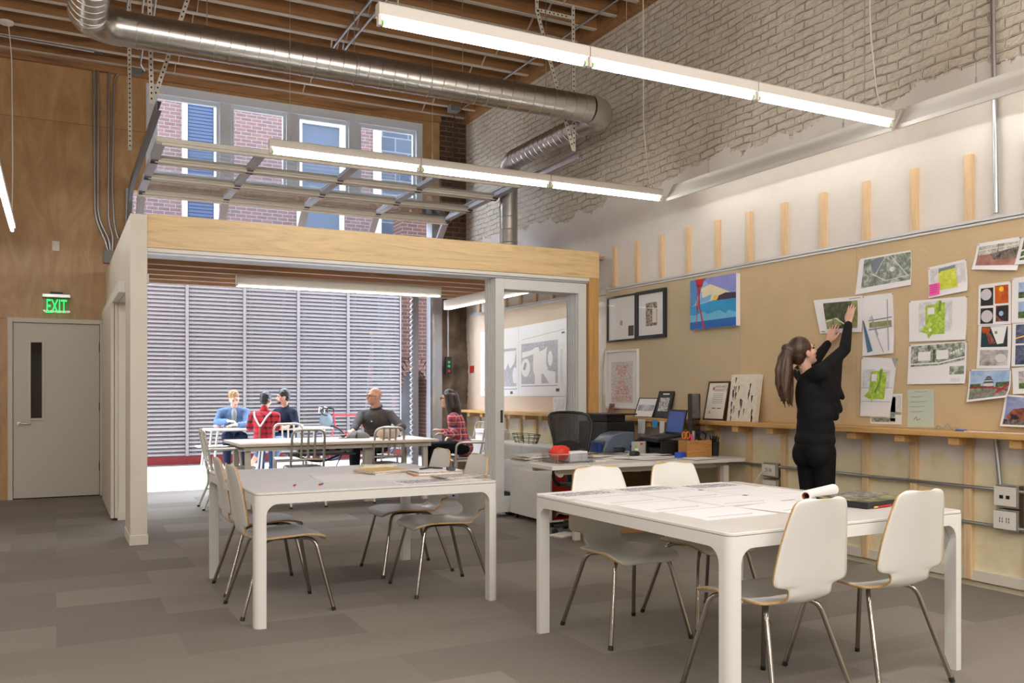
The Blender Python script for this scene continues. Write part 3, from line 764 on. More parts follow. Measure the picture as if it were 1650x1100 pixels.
# ================================================================== DUCT
dz, dy, dR = 4.165, 7.60, 0.135
t = thing('spiral_duct', 'big shiny spiral duct crossing under the ceiling and turning down the right wall', 'duct', (2.6, dy, dz))
def T(p): return Vector(p) - Vector((2.6, dy, dz))
x0, x1 = 0.45, 4.80
def seams(mb, p0, p1, r, step, tilt=0.06):
    p0, p1 = Vector(p0), Vector(p1); n = int((p1-p0).length/step); d = (p1-p0).normalized()
    for k in range(n+1):
        c = p0 + d*step*k; ring = []
        s_ = d.orthogonal().normalized(); b2 = d.cross(s_)
        for q in range(28): a = 2*math.pi*q/28; ring.append(c + s_*math.cos(a)*r + b2*math.sin(a)*r + d*tilt*math.cos(a)*0.5)
        mb.tube(ring, 0.0055, 5, True)
d = MB(); d.cyl(T((x0, dy, dz)), T((x1, dy, dz)), dR, n=40); seams(d, T((x0+0.02, dy, dz)), T((x1, dy, dz)), dR, 0.118); d.build('main_run', M['duct'], t, 0, 50)
def elbow(name, c, p_in, d_in, d_out, R, r, segs=7):
    """segmented 90-degree bend starting at p_in heading d_in and leaving along d_out"""
    d_in, d_out = Vector(d_in), Vector(d_out); cc = Vector(p_in) + d_out*R
    pts = [T(cc - d_out*R*math.cos(math.pi/2*k/segs) + d_in*R*math.sin(math.pi/2*k/segs)) for k in range(segs+1)]
    e = MB(); e.tube(pts, r, 36)
    for q in pts[1:-1]: pass
    e.build(name, M['duct'], t, 0, 30)
    return cc + d_in*R
# left elbow: from the main run towards the viewer
q = elbow('elbow', None, (x0, dy, dz), (-1, 0, 0), (0, -1, 0), 0.24, dR+0.006)
d = MB(); d.cyl(T(q), T(q + Vector((0, -6, 0))), dR, n=40); seams(d, T(q+Vector((0, -0.05, 0))), T(q+Vector((0, -5.9, 0))), dR, 0.118); d.build('main_run', M['duct'], t, 0, 50)
# right elbow: back along the wall
q = elbow('elbow', None, (x1, dy, dz), (1, 0, 0), (0, 1, 0), 0.22, dR+0.006)
r2 = 0.115
y2 = 9.62
d = MB(); d.cyl(T(q), T((q.x, y2, dz)), r2, n=36); seams(d, T(q+Vector((0, 0.3, 0))), T((q.x, y2, dz)), r2, 0.11, 0.05); d.build('branch_run', M['duct'], t, 0, 50)
q = elbow('elbow', None, (q.x, y2, dz), (0, 1, 0), (0, 0, -1), 0.2, r2+0.005)
d = MB(); d.cyl(T(q), T((q.x, q.y, 2.82)), r2*0.97, n=36); seams(d, T(q), T((q.x, q.y, 2.9)), r2*0.97, 0.16, 0.02); d.build('drop', M['duct'], t, 0, 50)
for x in (1.1, 2.35, 3.4, 4.3): MB().cyl(T((x, dy, dz+dR-0.01)), T((x, dy, ZC)), 0.004, n=6).build('hanger_rod', M['steel'], t, 0, 40)
MB().tube([T((2.35, dy+math.cos(a)*(dR+0.002), dz+math.sin(a)*(dR+0.002))) for a in [2*math.pi*k/28 for k in range(28)]], 0.008, 5, True).build('strap', M['steel'], t, 0, 40)
tag(MB().box(0.32, 0.60, 6.75, 7.28, 4.38, 4.75).build('duct_box', M['steel'], None, 0.004, 0), 'square sheet metal box above the duct elbow at top left', 'duct box')

# ================================================================== OVERHEAD GLASS DOOR, open
od = thing('overhead_door', 'glazed sectional overhead door raised open under the clerestory', 'garage door', (2.87, 9.12, 3.70))
def O(p): return Vector(p) - Vector((2.87, 9.12, 3.70))
X0, X1 = 0.86, 4.88
stx = [0.905, 1.87, 2.87, 3.83, 4.835]
secs = [((9.12, 3.735), (9.865, 3.725)), ((9.875, 3.725), (10.615, 3.715)), ((10.625, 3.715), (11.365, 3.70)), ((11.375, 3.695), (11.93, 3.20))]
for si, ((ya, za), (yb, zb)) in enumerate(secs):
    a, b = Vector((0, ya, za)), Vector((0, yb, zb)); dv = (b-a).normalized(); nv = Vector((0, -dv.z, dv.y))
    sec = MB()
    def PP(x, s, h): q = a + dv*s + nv*h; return O((x, q.y, q.z))
    L = (b-a).length
    def slab(mb, xa, xb, s0, s1, h0, h1, m=0):
        mb.add([PP(xa,s0,h0), PP(xb,s0,h0), PP(xb,s1,h0), PP(xa,s1,h0), PP(xa,s0,h1), PP(xb,s0,h1), PP(xb,s1,h1), PP(xa,s1,h1)], [(0,3,2,1),(4,5,6,7),(0,1,5,4),(1,2,6,5),(2,3,7,6),(3,0,4,7)], m)
    w0 = 0.10 if si == 0 else 0.07
    for s0, s1 in ((0, w0), (L-0.07, L)):
        rl = MB(); slab(rl, X0, X1, s0, s1, -0.022, 0.022)
        slab(rl, X0+0.05, X1-0.05, s0+0.02, s0+0.05, -0.048, -0.022)
        rl.build('rail', M['door_rail_lit'], od, 0.004, 0)
    for xx in stx:
        st = MB(); slab(st, xx-0.045, xx+0.045, w0, L-0.07, -0.022, 0.022); st.build('stile', M['alum_frame'], od, 0.003, 0)
        if si < 3:
            hg = MB(); slab(hg, xx-0.035, xx+0.035, L-0.055, L+0.06, -0.040, -0.022); hg.cyl(PP(xx-0.035, L+0.005, -0.044), PP(xx+0.035, L+0.005, -0.044), 0.010, n=8); hg.build('hinge', M['dark_metal'], od, 0, 0)
    for k in range(4):
        g = MB(); slab(g, stx[k]+0.045, stx[k+1]-0.045, w0, L-0.07, -0.004, 0.003); g.build('pane', M['glass_tint'], od, 0, 0)
# tracks and their hangers
def track(name, label, x):
    pts = [(x, 8.28 if x < 2 else 8.0, 3.80), (x, 11.2, 3.78)] + [(x, 11.2+0.85*math.sin(a), 3.78-0.85*(1-math.cos(a))) for a in [math.pi/2*k/8 for k in range(1, 9)]] + [(x, 12.05, 0.02)]
    s = MB(); pr = pts
    for i in range(len(pr)-1):
        p0, p1 = Vector(pr[i]), Vector(pr[i+1])
        s.bar(p0, p1, 0.008, 0.085, (1, 0, 0) if False else (0, 0, 1) if abs((p1-p0).normalized().z) < 0.7 else (0, 1, 0))
        dd = (p1-p0).normalized(); nn = Vector((0, -dd.z, dd.y))
        for h in (-0.04, 0.04): s.bar(p0+nn*h+Vector((0.02 if x < 2 else -0.02, 0, 0)), p1+nn*h+Vector((0.02 if x < 2 else -0.02, 0, 0)), 0.04, 0.006, nn)
    return tag(s.build(name, M['track'] if x < 2 else M['steel'], None, 0, 0), label, 'door track')
track('door_track', 'galvanised door track on the left, rising past the partition', 0.78)
track('door_track', 'galvanised door track on the right, in front of the painted brick', 4.93)
M['perf'] = mat('perforated angle', srgb(208, 198, 182), 0.5)
def hanger(label, parts):
    t = thing('perforated_hanger', label, 'hanger bracket', parts[0][1])
    o0 = Vector(parts[0][1])
    for a, b in parts:
        a, b = Vector(a)-o0, Vector(b)-o0; m_ = MB(); m_.bar(a, b, 0.038, 0.003, (0, 1, 0)); dd = (b-a).normalized()
        m_.bar(a+Vector((0, 0.018, 0)), b+Vector((0, 0.018, 0)), 0.003, 0.036, (0, 1, 0))
        n = int((b-a).length/0.05)
        for k in range(1, n):
            c = a + dd*0.05*k; m_.bar(c - dd*0.008 + Vector((0, -0.003, 0)), c + dd*0.008 + Vector((0, -0.003, 0)), 0.013, 0.003, (0, 1, 0), 1)
        m_.build('angle_bar', [M['perf'], M['black']], t, 0, 0)
hanger('perforated steel hanger with a slanting brace at the left track end', [((0.72, 8.40, ZC), (0.75, 8.40, 3.84)), ((1.22, 8.42, ZC), (0.77, 8.42, 3.90))])
hanger('single perforated steel hanger on the plywood side of the left track', [((0.68, 10.1, ZC), (0.69, 10.1, 3.84))])
hanger('V shaped perforated steel hanger at the right track end', [((4.42, 8.0, 5.25), (4.86, 8.0, 3.85)), ((4.87, 8.02, ZC), (4.88, 8.02, 3.85)), ((4.42, 8.0, 5.25), (4.86, 8.0, 5.25)), ((4.43, 8.02, ZC), (4.43, 8.02, 5.25))])

# ================================================================== CONDUITS AND BOXES
def conduit(label, pts, r=0.013, clips=(), m=None, name='conduit', cat='conduit'):
    t = MB().tube(fillet(pts, 0.14), r, 10)
    for c in clips: t.box(c[0]-0.03, c[0]+0.03, c[1]-0.004, c[1]+0.004, c[2]-0.01, c[2]+0.01)
    return tag(t.build(name, m or M['conduit'], None, 0, 50), label, cat)
yw = 12.165
def W(u, v): return tuple(PY(u, v, yw))
conduit('metal conduit on the plywood wall, first of four from the left', [W(166, 86), W(163, 92), W(151, 104), W(153, 350), W(170, 388), W(174, 404)])
conduit('metal conduit on the plywood wall, second of four, bending out under the duct', [W(189, 74), W(180, 95), W(158, 105), W(158, 350), W(176, 386), W(178, 404)])
conduit('metal conduit on the plywood wall, third of four, arching to a box', [W(214, 111), W(190, 108), W(175, 116), W(175, 356), W(182, 380), W(181, 404)])
conduit('metal conduit on the plywood wall, rightmost of four', [W(214, 113), W(198, 113), W(184, 124), W(181, 300), W(184, 360), W(190, 384)], 0.011)
def ebox(label, c, s, name='junction_box', m=None):
    return tag(MB().box(c[0]-s[0]/2, c[0]+s[0]/2, c[1]-s[1]/2, c[1]+s[1]/2, c[2]-s[2]/2, c[2]+s[2]/2).build(name, m or M['box_grey'], None, 0.004, 0), label, 'junction box')
ebox('grey junction box low on the plywood wall where four conduits end', PY(176, 414, 12.15), (0.13, 0.09, 0.16))
ebox('grey junction box under the ceiling, left of the window', PY(217, 115, 12.12), (0.16, 0.08, 0.10))
ebox('small junction box under the duct elbow', PY(158, 82, 12.05), (0.12, 0.08, 0.06))
ebox('small dark junction box high in the corner by the painted brick', (5.05, 11.6, 5.34), (0.14, 0.14, 0.09))
conduit('thin cable hanging down the dark brick corner', [(5.1, 11.7, 5.3), PY(733, 205, 12.17), PY(731, 240, 12.17), PY(731, 300, 12.17)], 0.008, m=M['dark_metal'])
zc = ZC - 0.03
conduit('blue grey conduit under the joists with a hooked end, left of a pair', [(2.90, 10.25, ZC+0.1), (2.90, 10.32, zc-0.02), (2.90, 10.1, zc), (2.90, 4.0, zc)], 0.014)
conduit('blue grey conduit under the joists with a hooked end, right of a pair', [(3.04, 10.25, ZC+0.1), (3.04, 10.32, zc-0.02), (3.04, 10.1, zc), (3.04, 4.0, zc)], 0.014)
conduit('blue grey conduit under the joists close to the brick wall', [(5.17, 11.7, zc), (5.17, 4.0, zc)], 0.012)
for i, (a, b) in enumerate((((206, 0), (202, 22)), ((231, 0), (226, 28)), ((251, 0), (245, 30)))):
    p0, p1 = PZ(a[0]+4, a[1]-30, ZC), PT(b[0], b[1]+14, 9.4)
    conduit('blue grey conduit rising behind the duct, ' + ['first', 'second', 'third'][i] + ' from the left', [p0, p1], 0.012)
conduit('bent blue grey conduit below the duct beside the hanger', [PZ(232, 66, ZC), PT(226, 104, 10.8), PT(233, 114, 10.9)], 0.012)
conduit('thin white conduit under the joists at upper left', [PZ(-40, 50, 5.375), PZ(0, 57.5, 5.375), PZ(152, 84, 5.375)], 0.012)
# along the foot of the right wall
conduit('upper horizontal conduit on the lower right wall', [(5.475, 8.0, 0.66), (5.475, 2.5, 0.66)], 0.013)
conduit('lower horizontal conduit on the right wall, behind the near table', [(5.475, 5.0, 0.42), (5.475, 2.5, 0.42)], 0.013)
conduit('conduit dropping from the shelf to the outlet box at the right edge', [PX(1602, 690, 5.48), PX(1605, 712, 5.48), PX(1612, 786, 5.48)], 0.014)
conduit('tall conduit on the plaster wall near the right edge', [(5.48, PX(1600, 100, 5.48).y, 5.5), PX(1600, 20, 5.48), PX(1603, 200, 5.48), PX(1605, 343, 5.48)], 0.016)
conduit('white bent pipe left of the hourglass print', [PX(976.5, 561, 5.428), PX(973, 570, 5.428), PX(969, 600, 5.428), PX(968, 690, 5.428)], 0.016, m=M['offwhite'])
M['plate'] = mat('outlet plate', srgb(226, 222, 212), 0.35)
def outlet(label, u0, u1, v0, v1, kind):
    p0, p1 = PX(u0, v1, 5.43), PX(u1, v0, 5.43)
    t = thing('outlet_box', label, 'outlet', ((5.44), (p0.y+p1.y)/2, p0.z), 0, None)
    hy = abs(p0.y-p1.y)/2; h = p1.z-p0.z
    MB().box(0.0, 0.07, -hy-0.012, hy-0.01, -0.012, h+0.012).build('back_box', M['steel'], t, 0.004, 0)
    MB().box(-0.008, 0.0, -hy, hy, 0, h).build('cover_plate', M['plate'], t, 0.002, 0)
    for sy in (-0.3, 0.3):
        s = MB()
        if kind == 'data': s.box(-0.011, -0.004, sy*hy-0.012, sy*hy+0.012, h*0.38, h*0.38+0.022)
        else:
            for zz_ in (0.42, 0.58): s.box(-0.0095, -0.004, sy*hy-0.011, sy*hy-0.007, h*zz_-0.006, h*zz_+0.008); s.box(-0.0095, -0.004, sy*hy+0.006, sy*hy+0.010, h*zz_-0.006, h*zz_+0.008)
        s.build('socket', M['black'], t, 0, 0)
    return t
outlet('data outlet with two black ports, upper of two at the right edge', 1601, 1636, 786, 813, 'data')
outlet('twin power outlet, lower of two at the right edge', 1600, 1636, 826, 850, 'power')
oc = outlet('power outlet with plugged cables, behind the standing woman', 1227, 1248, 749, 765, 'power')
outlet('power outlet half hidden behind the table papers', 1228, 1249, 775, 793, 'power')
p = PX(1234, 757, 5.40)
tag(MB().tube(fillet([p, p+Vector((-0.03, 0.0, 0.0)), p+Vector((-0.04, 0.09, -0.10)), p+Vector((0.0, 0.16, -0.28))], 0.1), 0.006, 6).build('power_cable', M['plate'], None, 0, 50), 'white cable plugged into the outlet behind the woman', 'cable')
# exit sign, wall thermostat
ex = thing('exit_sign', 'glowing green exit sign above the white door', 'exit sign', tuple(PY(91, 506, 12.10)))
c = Vector(PY(91, 506, 12.10))
w2 = 0.155
MB().box(-0.155, 0.155, -0.03, 0.06, 0.20, 0.245).build('housing', M['steel'], ex, 0.006, 0)
MB().box(-0.07, 0.07, -0.01, 0.095, 0.245, 0.27).build('mount', M['black'], ex, 0.003, 0)
MB().box(-0.145, 0.145, 0.006, 0.012, 0.0, 0.20).build('acrylic_plate', glass_mat('clear acrylic', (0.93, 0.98, 0.94), 0.3), ex, 0, 0)
text_mesh('EXIT', 0.235, Matrix.Translation((0, 0.002, 0.088)) @ Matrix.Rotation(math.pi/2, 4, 'X') @ Matrix.Diagonal((0.47, 1.0, 1, 1)), emit('green letters', (0.02, 1.0, 0.20), 1.5), 'lettering', ex, 0.002)
th = thing('wall_plate', 'small white control plate on the plywood wall above the exit sign', 'wall plate', tuple(PY(90, 404, 12.17)))
MB().box(-0.04, 0.04, 0.0, 0.03, 0, 0.12).build('plate', M['plate'], th, 0.004, 0)
MB().cyl((0, 0, 0.07), (0, -0.012, 0.07), 0.018, n=16).build('dial', M['plate'], th, 0, 35)
# pendant switch on a rod by the rough pier
c = PY(722, 592, 12.05)
ps = thing('pendant_switch', 'black push button switch hanging on a rod by the rough pier', 'switch', tuple(c))
MB().cyl((0, 0, 0.1), (0, 0, 1.25), 0.013, n=8).build('rod', M['conduit'], ps, 0, 0)
MB().box(-0.045, 0.045, -0.03, 0.03, -0.1, 0.16).build('housing', M['black'], ps, 0.008, 0)
for z, cc in ((0.08, (0.05, 0.5, 0.2)), (0.02, (0.05, 0.5, 0.2)), (-0.05, (0.7, 0.03, 0.05))): MB().cyl((0, -0.03, z), (0, -0.04, z), 0.02, n=12).build('button', mat('button', cc, 0.4), ps, 0, 0)

# ================================================================== STUDS, BOARD, SHELF
ords = ['first', 'second', 'third', 'fourth', 'fifth', 'sixth', 'seventh', 'eighth', 'ninth', 'tenth', 'eleventh', 'twelfth', 'thirteenth', 'fourteenth']
ys = [8.16 - 0.4267*k for k in range(14)]
def stud(y, label, group):
    o = MB().box(5.474, 5.512, y-0.028, y+0.028, 0.035, 2.905).build('wall_stud', M['stud'], None, 0.004, 0)
    tag(o, label, 'wooden stud', group)
for k, y in enumerate(ys):
    stud(y, f'pine wall stud rising above the tan pinboard, {ords[k]} counted from the birch post', 'pine studs on the right wall')
for k in range(8):
    stud(8.16 + 0.4267*(k+1) + 0.10, f'pine stud of the inner room wall, {ords[k]} counted from the birch post inwards', 'pine studs on the inner room wall')
def panel(label, y0, y1, m):
    tag(MB().box(5.448, 5.472, min(y0, y1)+0.001, max(y0, y1)-0.001, 1.04, 2.42).build('pinboard', m, None, 0, 0), label, 'pinboard', 'pinboard sheets')
panel('narrow tan pinboard sheet beside the birch post', 8.27, 6.10, M['board_tan2'])
panel('tan pinboard sheet in the middle, behind the standing woman', 6.10, 4.80, M['board_tan'])
panel('tan pinboard sheet covered with prints at the right', 4.80, 2.36, M['board_tan'])
panel('pale pinboard sheet in the inner room', 11.98, 8.72, M['board_daylit'])
for nm, y0, y1 in (('above the tan pinboard', 8.27, 2.36), ('above the pale inner room board', 11.98, 8.72)):
    b = MB(); b.box(5.437, 5.473, y1, y0, 2.421, 2.427); b.box(5.437, 5.4425, y1, y0, 2.405, 2.448)
    for k in range(int((y0-y1)/0.3)): b.cyl((5.437, y1+0.1+0.3*k, 2.437), (5.435, y1+0.1+0.3*k, 2.437), 0.005, n=8)
    tag(b.build('metal_rail', M['rail_pale'], None, 0, 0), 'thin metal rail ' + nm, 'rail')
sh = thing('wall_shelf', 'long pine shelf along the right wall under the pinboard', 'shelf', (5.38, 5.3, 1.0))
MB().box(-0.10, 0.092, -2.9, 2.97, 0.0, 0.038).build('board', M['shelf'], sh, 0.003, 0)
for k, y in enumerate(ys): MB().box(-0.065, 0.094, y-5.3-0.05, y-5.3+0.03, -0.055, 0.0).build('bracket', M['shelf'], sh, 0.004, 0)
sh2 = thing('wall_shelf', 'pine shelf in the inner room, seen through the folding doors', 'shelf', (5.38, 10.3, 1.0))
MB().box(-0.10, 0.092, -1.75, 1.68, 0.0, 0.038).build('board', M['shelf'], sh2, 0.003, 0)
for k in range(8): MB().box(-0.065, 0.094, 8.16+0.4267*(k+1)+0.10-10.3-0.04, 8.16+0.4267*(k+1)+0.10-10.3+0.04, -0.055, 0).build('bracket', M['shelf'], sh2, 0.004, 0)
for nm, v0, v1 in (('upper', 463, 477), ('lower', 636, 650)):
    p0, p1 = PX(962, v1, 5.46), PX(980, v0, 5.46)
    tag(MB().box(5.44, 5.51, p1.y, p0.y, p0.z, p1.z).build('wood_block', M['offwhite'], None, 0.004, 0), nm + ' off-white wood block beside the birch post', 'wood block')
# ================================================================== FOLDING GLASS DOORS stacked at the right of the opening
M['fold_frame'] = mat('door frame white', srgb(224, 224, 220), 0.4)
for i in range(5):
    y = 8.175 + 0.046*i
    t = thing('folding_glass_door', ['front leaf', 'second leaf', 'third leaf', 'fourth leaf', 'rearmost leaf'][i] + ' of the white framed folding glass doors stacked by the birch post', 'folding door', (4.58 - 0.004*i, y, 0.05), 0, 'folding glass door leaves')
    w2 = 0.552; h = 2.425
    f = MB(); f.box(-w2, -w2+0.10, 0, 0.042, 0, h); f.box(w2-0.10, w2, 0, 0.042, 0, h); f.box(-w2+0.10, w2-0.10, 0, 0.042, 0, 0.14); f.box(-w2+0.10, w2-0.10, 0, 0.042, h-0.11, h)
    f.build('frame', M['fold_frame'], t, 0.003, 0)
    MB().box(-w2+0.10, w2-0.10, 0.017, 0.024, 0.14, h-0.11).build('pane', M['glass'], t, 0, 0)
    if i == 0:
        k_ = MB(); k_.box(-w2+0.055, -w2+0.085, -0.006, 0.0, 0.93, 1.06); k_.build('pull', M['dark_metal'], t, 0.004, 0)
    for x in (-0.3, 0.3): MB().box(x-0.02, x+0.02, 0.01, 0.03, -0.048, 0).build('bottom_guide', M['black'], t, 0, 0)

ws_ = PY(238, 450, 8.28)
tag(MB().box(0.69, 0.715, 8.25, 8.32, ws_.z-0.035, ws_.z+0.045).build('wall_sensor', M['white'], None, 0.004, 0), 'small white sensor on the inner face of the partition upright', 'sensor')
# ================================================================== TABLES
def rrect(w, d, r, n=5):
    pts = []
    for cx, cy, a in ((w-r, d-r, 0), (-w+r, d-r, 90), (-w+r, -d+r, 180), (w-r, -d+r, 270)):
        for k in range(n+1):
            q = math.radians(a + 90*k/n); pts.append((cx + r*math.cos(q), cy + r*math.sin(q)))
    return pts
XY = lambda a, b, d: (a, b, d)
def work_table(label, c, w, d, h, rz, group):
    t = thing('work_table', label, 'table', (c[0], c[1], 0), rz, group)
    w2, d2 = w/2, d/2
    MB().prism(rrect(w2-0.002, d2-0.002, 0.035), XY, h-0.012, h).build('tabletop', M['table_white'], t, 0.002, 35)
    out, inn = rrect(w2, d2, 0.037), rrect(w2-0.022, d2-0.022, 0.018); n = len(out)
    f = MB(); z0, z1 = h-0.064, h-0.014
    vs = [(a, b, z) for z in (z0, z1) for a, b in out] + [(a, b, z) for z in (z0, z1) for a, b in inn]
    fs = []
    for i in range(n):
        j = (i+1) % n
        fs += [(i, j, n+j, n+i), (2*n+j, 2*n+i, 3*n+i, 3*n+j), (n+i, n+j, 3*n+j, 3*n+i), (j, i, 2*n+i, 2*n+j)]
    f.add(vs, fs); f.build('apron', M['table_white'], t, 0, 35)
    for sx in (-1, 1):
        for sy in (-1, 1):
            L = MB(); s = 0.062
            pol = [(a*sx, b*sy) for a, b in [(w2-s, d2-s), (w2, d2-s)] + [(w2-0.037+0.037*math.cos(math.radians(q)), d2-0.037+0.037*math.sin(math.radians(q))) for q in range(0, 91, 15)] + [(w2-s, d2)]]
            if sx*sy < 0: pol = pol[::-1]
            L.prism(pol, XY, 0, h-0.064)
            R = 0.065
            fil = [(0, 0), (R, 0)] + [(R - R*math.sin(math.radians(q)), -R + R*math.cos(math.radians(q))) for q in range(0, 91, 15)]
            L.prism(fil, lambda a, b, q: (sx*(w2-s-a), sy*(d2-q), h-0.064+b), 0.0, 0.045)
            L.prism(fil, lambda a, b, q: (sx*(w2-q), sy*(d2-s-a), h-0.064+b), 0.0, 0.045)
            L.build('leg', M['table_white'], t, 0.0015, 35)
    return t
TB1 = (3.045, 3.455); TB2 = (1.70, 5.71)
work_table('white square work table in the right foreground, covered with drawings', TB1, 1.45, 1.53, 0.745, math.radians(1.2), 'white work tables')
work_table('white square work table at left centre with pens and folders on it', TB2, 1.49, 1.56, 0.745, math.radians(0.6), 'white work tables')

# ================================================================== BENTWOOD SHELL CHAIRS
SHELL = [(.236,.412,.150),(.238,.424,.178),(.232,.436,.194),(.205,.444,.203),(.14,.447,.206),(.05,.442,.206),(-.05,.437,.205),(-.115,.434,.203),(-.140,.433,.198),(-.152,.434,.186),(-.160,.435,.158),(-.170,.437,.136),(-.190,.442,.127),(-.212,.455,.124),(-.225,.474,.122),(-.231,.496,.123),(-.234,.510,.128),(-.2355,.518,.142),(-.2362,.523,.172),(-.237,.528,.202),(-.239,.538,.212),(-.243,.558,.214),(-.259,.66,.199),(-.276,.75,.180),(-.290,.815,.164),(-.297,.850,.152),(-.300,.864,.141),(-.302,.871,.120),(-.303,.874,.090)]
def shell_chair(label, loc, rz, group):
    t = thing('shell_chair', label, 'chair', loc, rz, group)
    nc = 10; g = MB(); vs = []; fs = []
    for y, z, w in SHELL:
        b = max(0.0, min(1.0, (z-0.46)/0.12))
        for k in range(nc+1):
            q = -1 + 2*k/nc
            vs.append((w*q, y + 0.018*b*q*q + (0 if b else 0), z + (0.012*q*q if (z < 0.46 and y < 0.2) else 0)))
    W = nc+1
    for j in range(len(SHELL)-1):
        for i in range(nc): fs.append((j*W+i, (j+1)*W+i, (j+1)*W+i+1, j*W+i+1))
    g.add(vs, fs)
    o = g.build('shell', [M['shell_white'], M['ply_edge']], t, 0, 80)
    s = o.modifiers.new('smooth', 'SUBSURF'); s.levels = 1; s.render_levels = 1
    s = o.modifiers.new('thickness', 'SOLIDIFY'); s.thickness = 0.011; s.offset = 0.0; s.material_offset_rim = 1
    MB().box(-0.09, 0.09, -0.08, 0.11, 0.418, 0.430).build('mounting_plate', M['black'], t, 0.003, 0)
    for sx in (-1, 1):
        for pts in ([(sx*0.055, 0.085, 0.422), (sx*0.165, 0.175, 0.424), (sx*0.245, 0.262, 0.018)], [(sx*0.055, -0.055, 0.420), (sx*0.155, -0.135, 0.420), (sx*0.232, -0.262, 0.018)]):
            fp = fillet(pts, 0.055, 6)
            L = MB().tube(fp, 0.0112, 10).build('leg', M['chrome'], t, 0, 60)
            e = Vector(pts[-1]); dd = (e - Vector(pts[-2])).normalized()
            MB().cyl(e - dd*0.004, e + dd*0.018, 0.0125, n=10).build('foot_cap', M['black'], L, 0, 30)
    return t
M['shell_white'] = mat('white lacquered shell', srgb(220, 219, 213), 0.24)
pi = math.pi
G1 = 'white shell chairs with chrome legs'
first = shell_chair('white shell chair nearest the viewer, its back to us, by the near table corner', (2.705, 2.855, 0), math.radians(3), G1)
again(first, (3.325, 2.87, 0), math.radians(1), 'white shell chair, its back to us, beside the right corner leg of the near table')
again(first, (2.735, 3.975, 0), pi - math.radians(2), 'white shell chair facing us across the right table, before the red pedestal')
again(first, (3.305, 4.01, 0), pi - math.radians(1), 'white shell chair facing us across the right table, before the brown cabinet')
again(first, (1.215, 6.02, 0), -pi/2, 'white shell chair left of the left table, the farther of two seen edge on')
again(first, (1.195, 5.395, 0), -pi/2 + math.radians(2), 'white shell chair left of the left table, the nearer of two seen edge on')
again(first, (2.285, 6.115, 0), pi/2, 'white shell chair right of the left table, the farther one, below the plaid woman')
again(first, (2.275, 5.45, 0), pi/2, 'white shell chair at the right side of the left table, beside the folding glass doors')

# ================================================================== ALUMINIUM CHAIRS
def metal_chair(label, loc, rz, group, arms=False):
    t = thing('metal_armchair' if arms else 'metal_chair', label, 'chair', loc, rz, group)
    s = MB(); s.prism(rrect(0.195, 0.20, 0.05), XY, 0.425, 0.452)
    s.build('seat', M['alum'], t, 0.006, 40)
    # bent back frame running over the top
    fr = fillet([(-0.185, -0.195, 0.43), (-0.185, -0.235, 0.62), (-0.18, -0.285, 0.875), (0.18, -0.285, 0.875), (0.185, -0.235, 0.62), (0.185, -0.195, 0.43)], 0.085, 7)
    MB().tube(fr, 0.0145, 10).build('back_frame', M['alum'], t, 0, 60)
    MB().tube([(-0.185, -0.222, 0.535), (0.0, -0.235, 0.545), (0.185, -0.222, 0.535)], 0.012, 8).build('lower_rail', M['alum'], t, 0, 60)
    for x in (-0.075, 0.0, 0.075):
        MB().bar((x, -0.232, 0.545), (x, -0.283, 0.868), 0.024, 0.010, (0, 1, 0)).build('back_bar', M['alum'], t, 0.003, 0)
    for sx in (-1, 1):
        r = fillet([(sx*0.185, -0.190, 0.44), (sx*0.188, -0.175, 0.28), (sx*0.195, -0.29, 0.012)], 0.2, 8)
        L = MB().tube(r, 0.0145, 10).build('leg', M['alum'], t, 0, 60); MB().cyl((sx*0.195, -0.288, 0.0), (sx*0.195, -0.286, 0.02), 0.017, n=10).build('foot_cap', M['black'], L, 0, 30)
        f = [(sx*0.185, 0.175, 0.44), (sx*0.195, 0.205, 0.012)]
        L = MB().tube(f, 0.0145, 10).build('leg', M['alum'], t, 0, 60); MB().cyl((sx*0.195, 0.205, 0.0), (sx*0.195, 0.205, 0.02), 0.017, n=10).build('foot_cap', M['black'], L, 0, 30)
        MB().tube([(sx*0.189, -0.205, 0.20), (sx*0.191, 0.19, 0.20)], 0.008, 8).build('side_stretcher', M['alum'], t, 0, 60)
        if arms:
            a = fillet([(sx*0.19, -0.245, 0.665), (sx*0.215, 0.0, 0.668), (sx*0.225, 0.17, 0.665), (sx*0.215, 0.185, 0.44)], 0.07, 6)
            MB().tube(a, 0.0145, 10).build('armrest', M['alum'], t, 0, 60)
    MB().tube([(-0.19, 0.0, 0.20), (0.19, 0.0, 0.20)], 0.008, 8).build('cross_stretcher', M['alum'], t, 0, 60)
    return t
G2 = 'brushed aluminium chairs in the inner room'
mc = metal_chair('aluminium chair with its back to us at the long inner table, the left one', (2.52, 10.10, 0), math.radians(-2), G2)
again(mc, (3.48, 10.17, 0), math.radians(2), 'aluminium chair with its back to us at the long inner table, the right one')
again(mc, (2.68, 11.45, 0), pi - 0.15, 'aluminium chair on the far side of the inner table, right of the man in suspenders')
again(mc, (3.86, 11.42, 0), pi+0.3, 'aluminium chair the bald man sits on')
ma = metal_chair('aluminium armchair seen from the side at the left end of the inner table', (1.72, 10.32, 0), -pi/2, 'aluminium armchairs in the inner room', True)
again(ma, (4.64, 10.24, 0), pi/2 - 0.25, 'aluminium armchair the woman in the plaid shirt sits on')
again(ma, (5.02, 11.2, 0), pi/2, 'pale armchair standing by the pale pinboard behind the plaid woman')

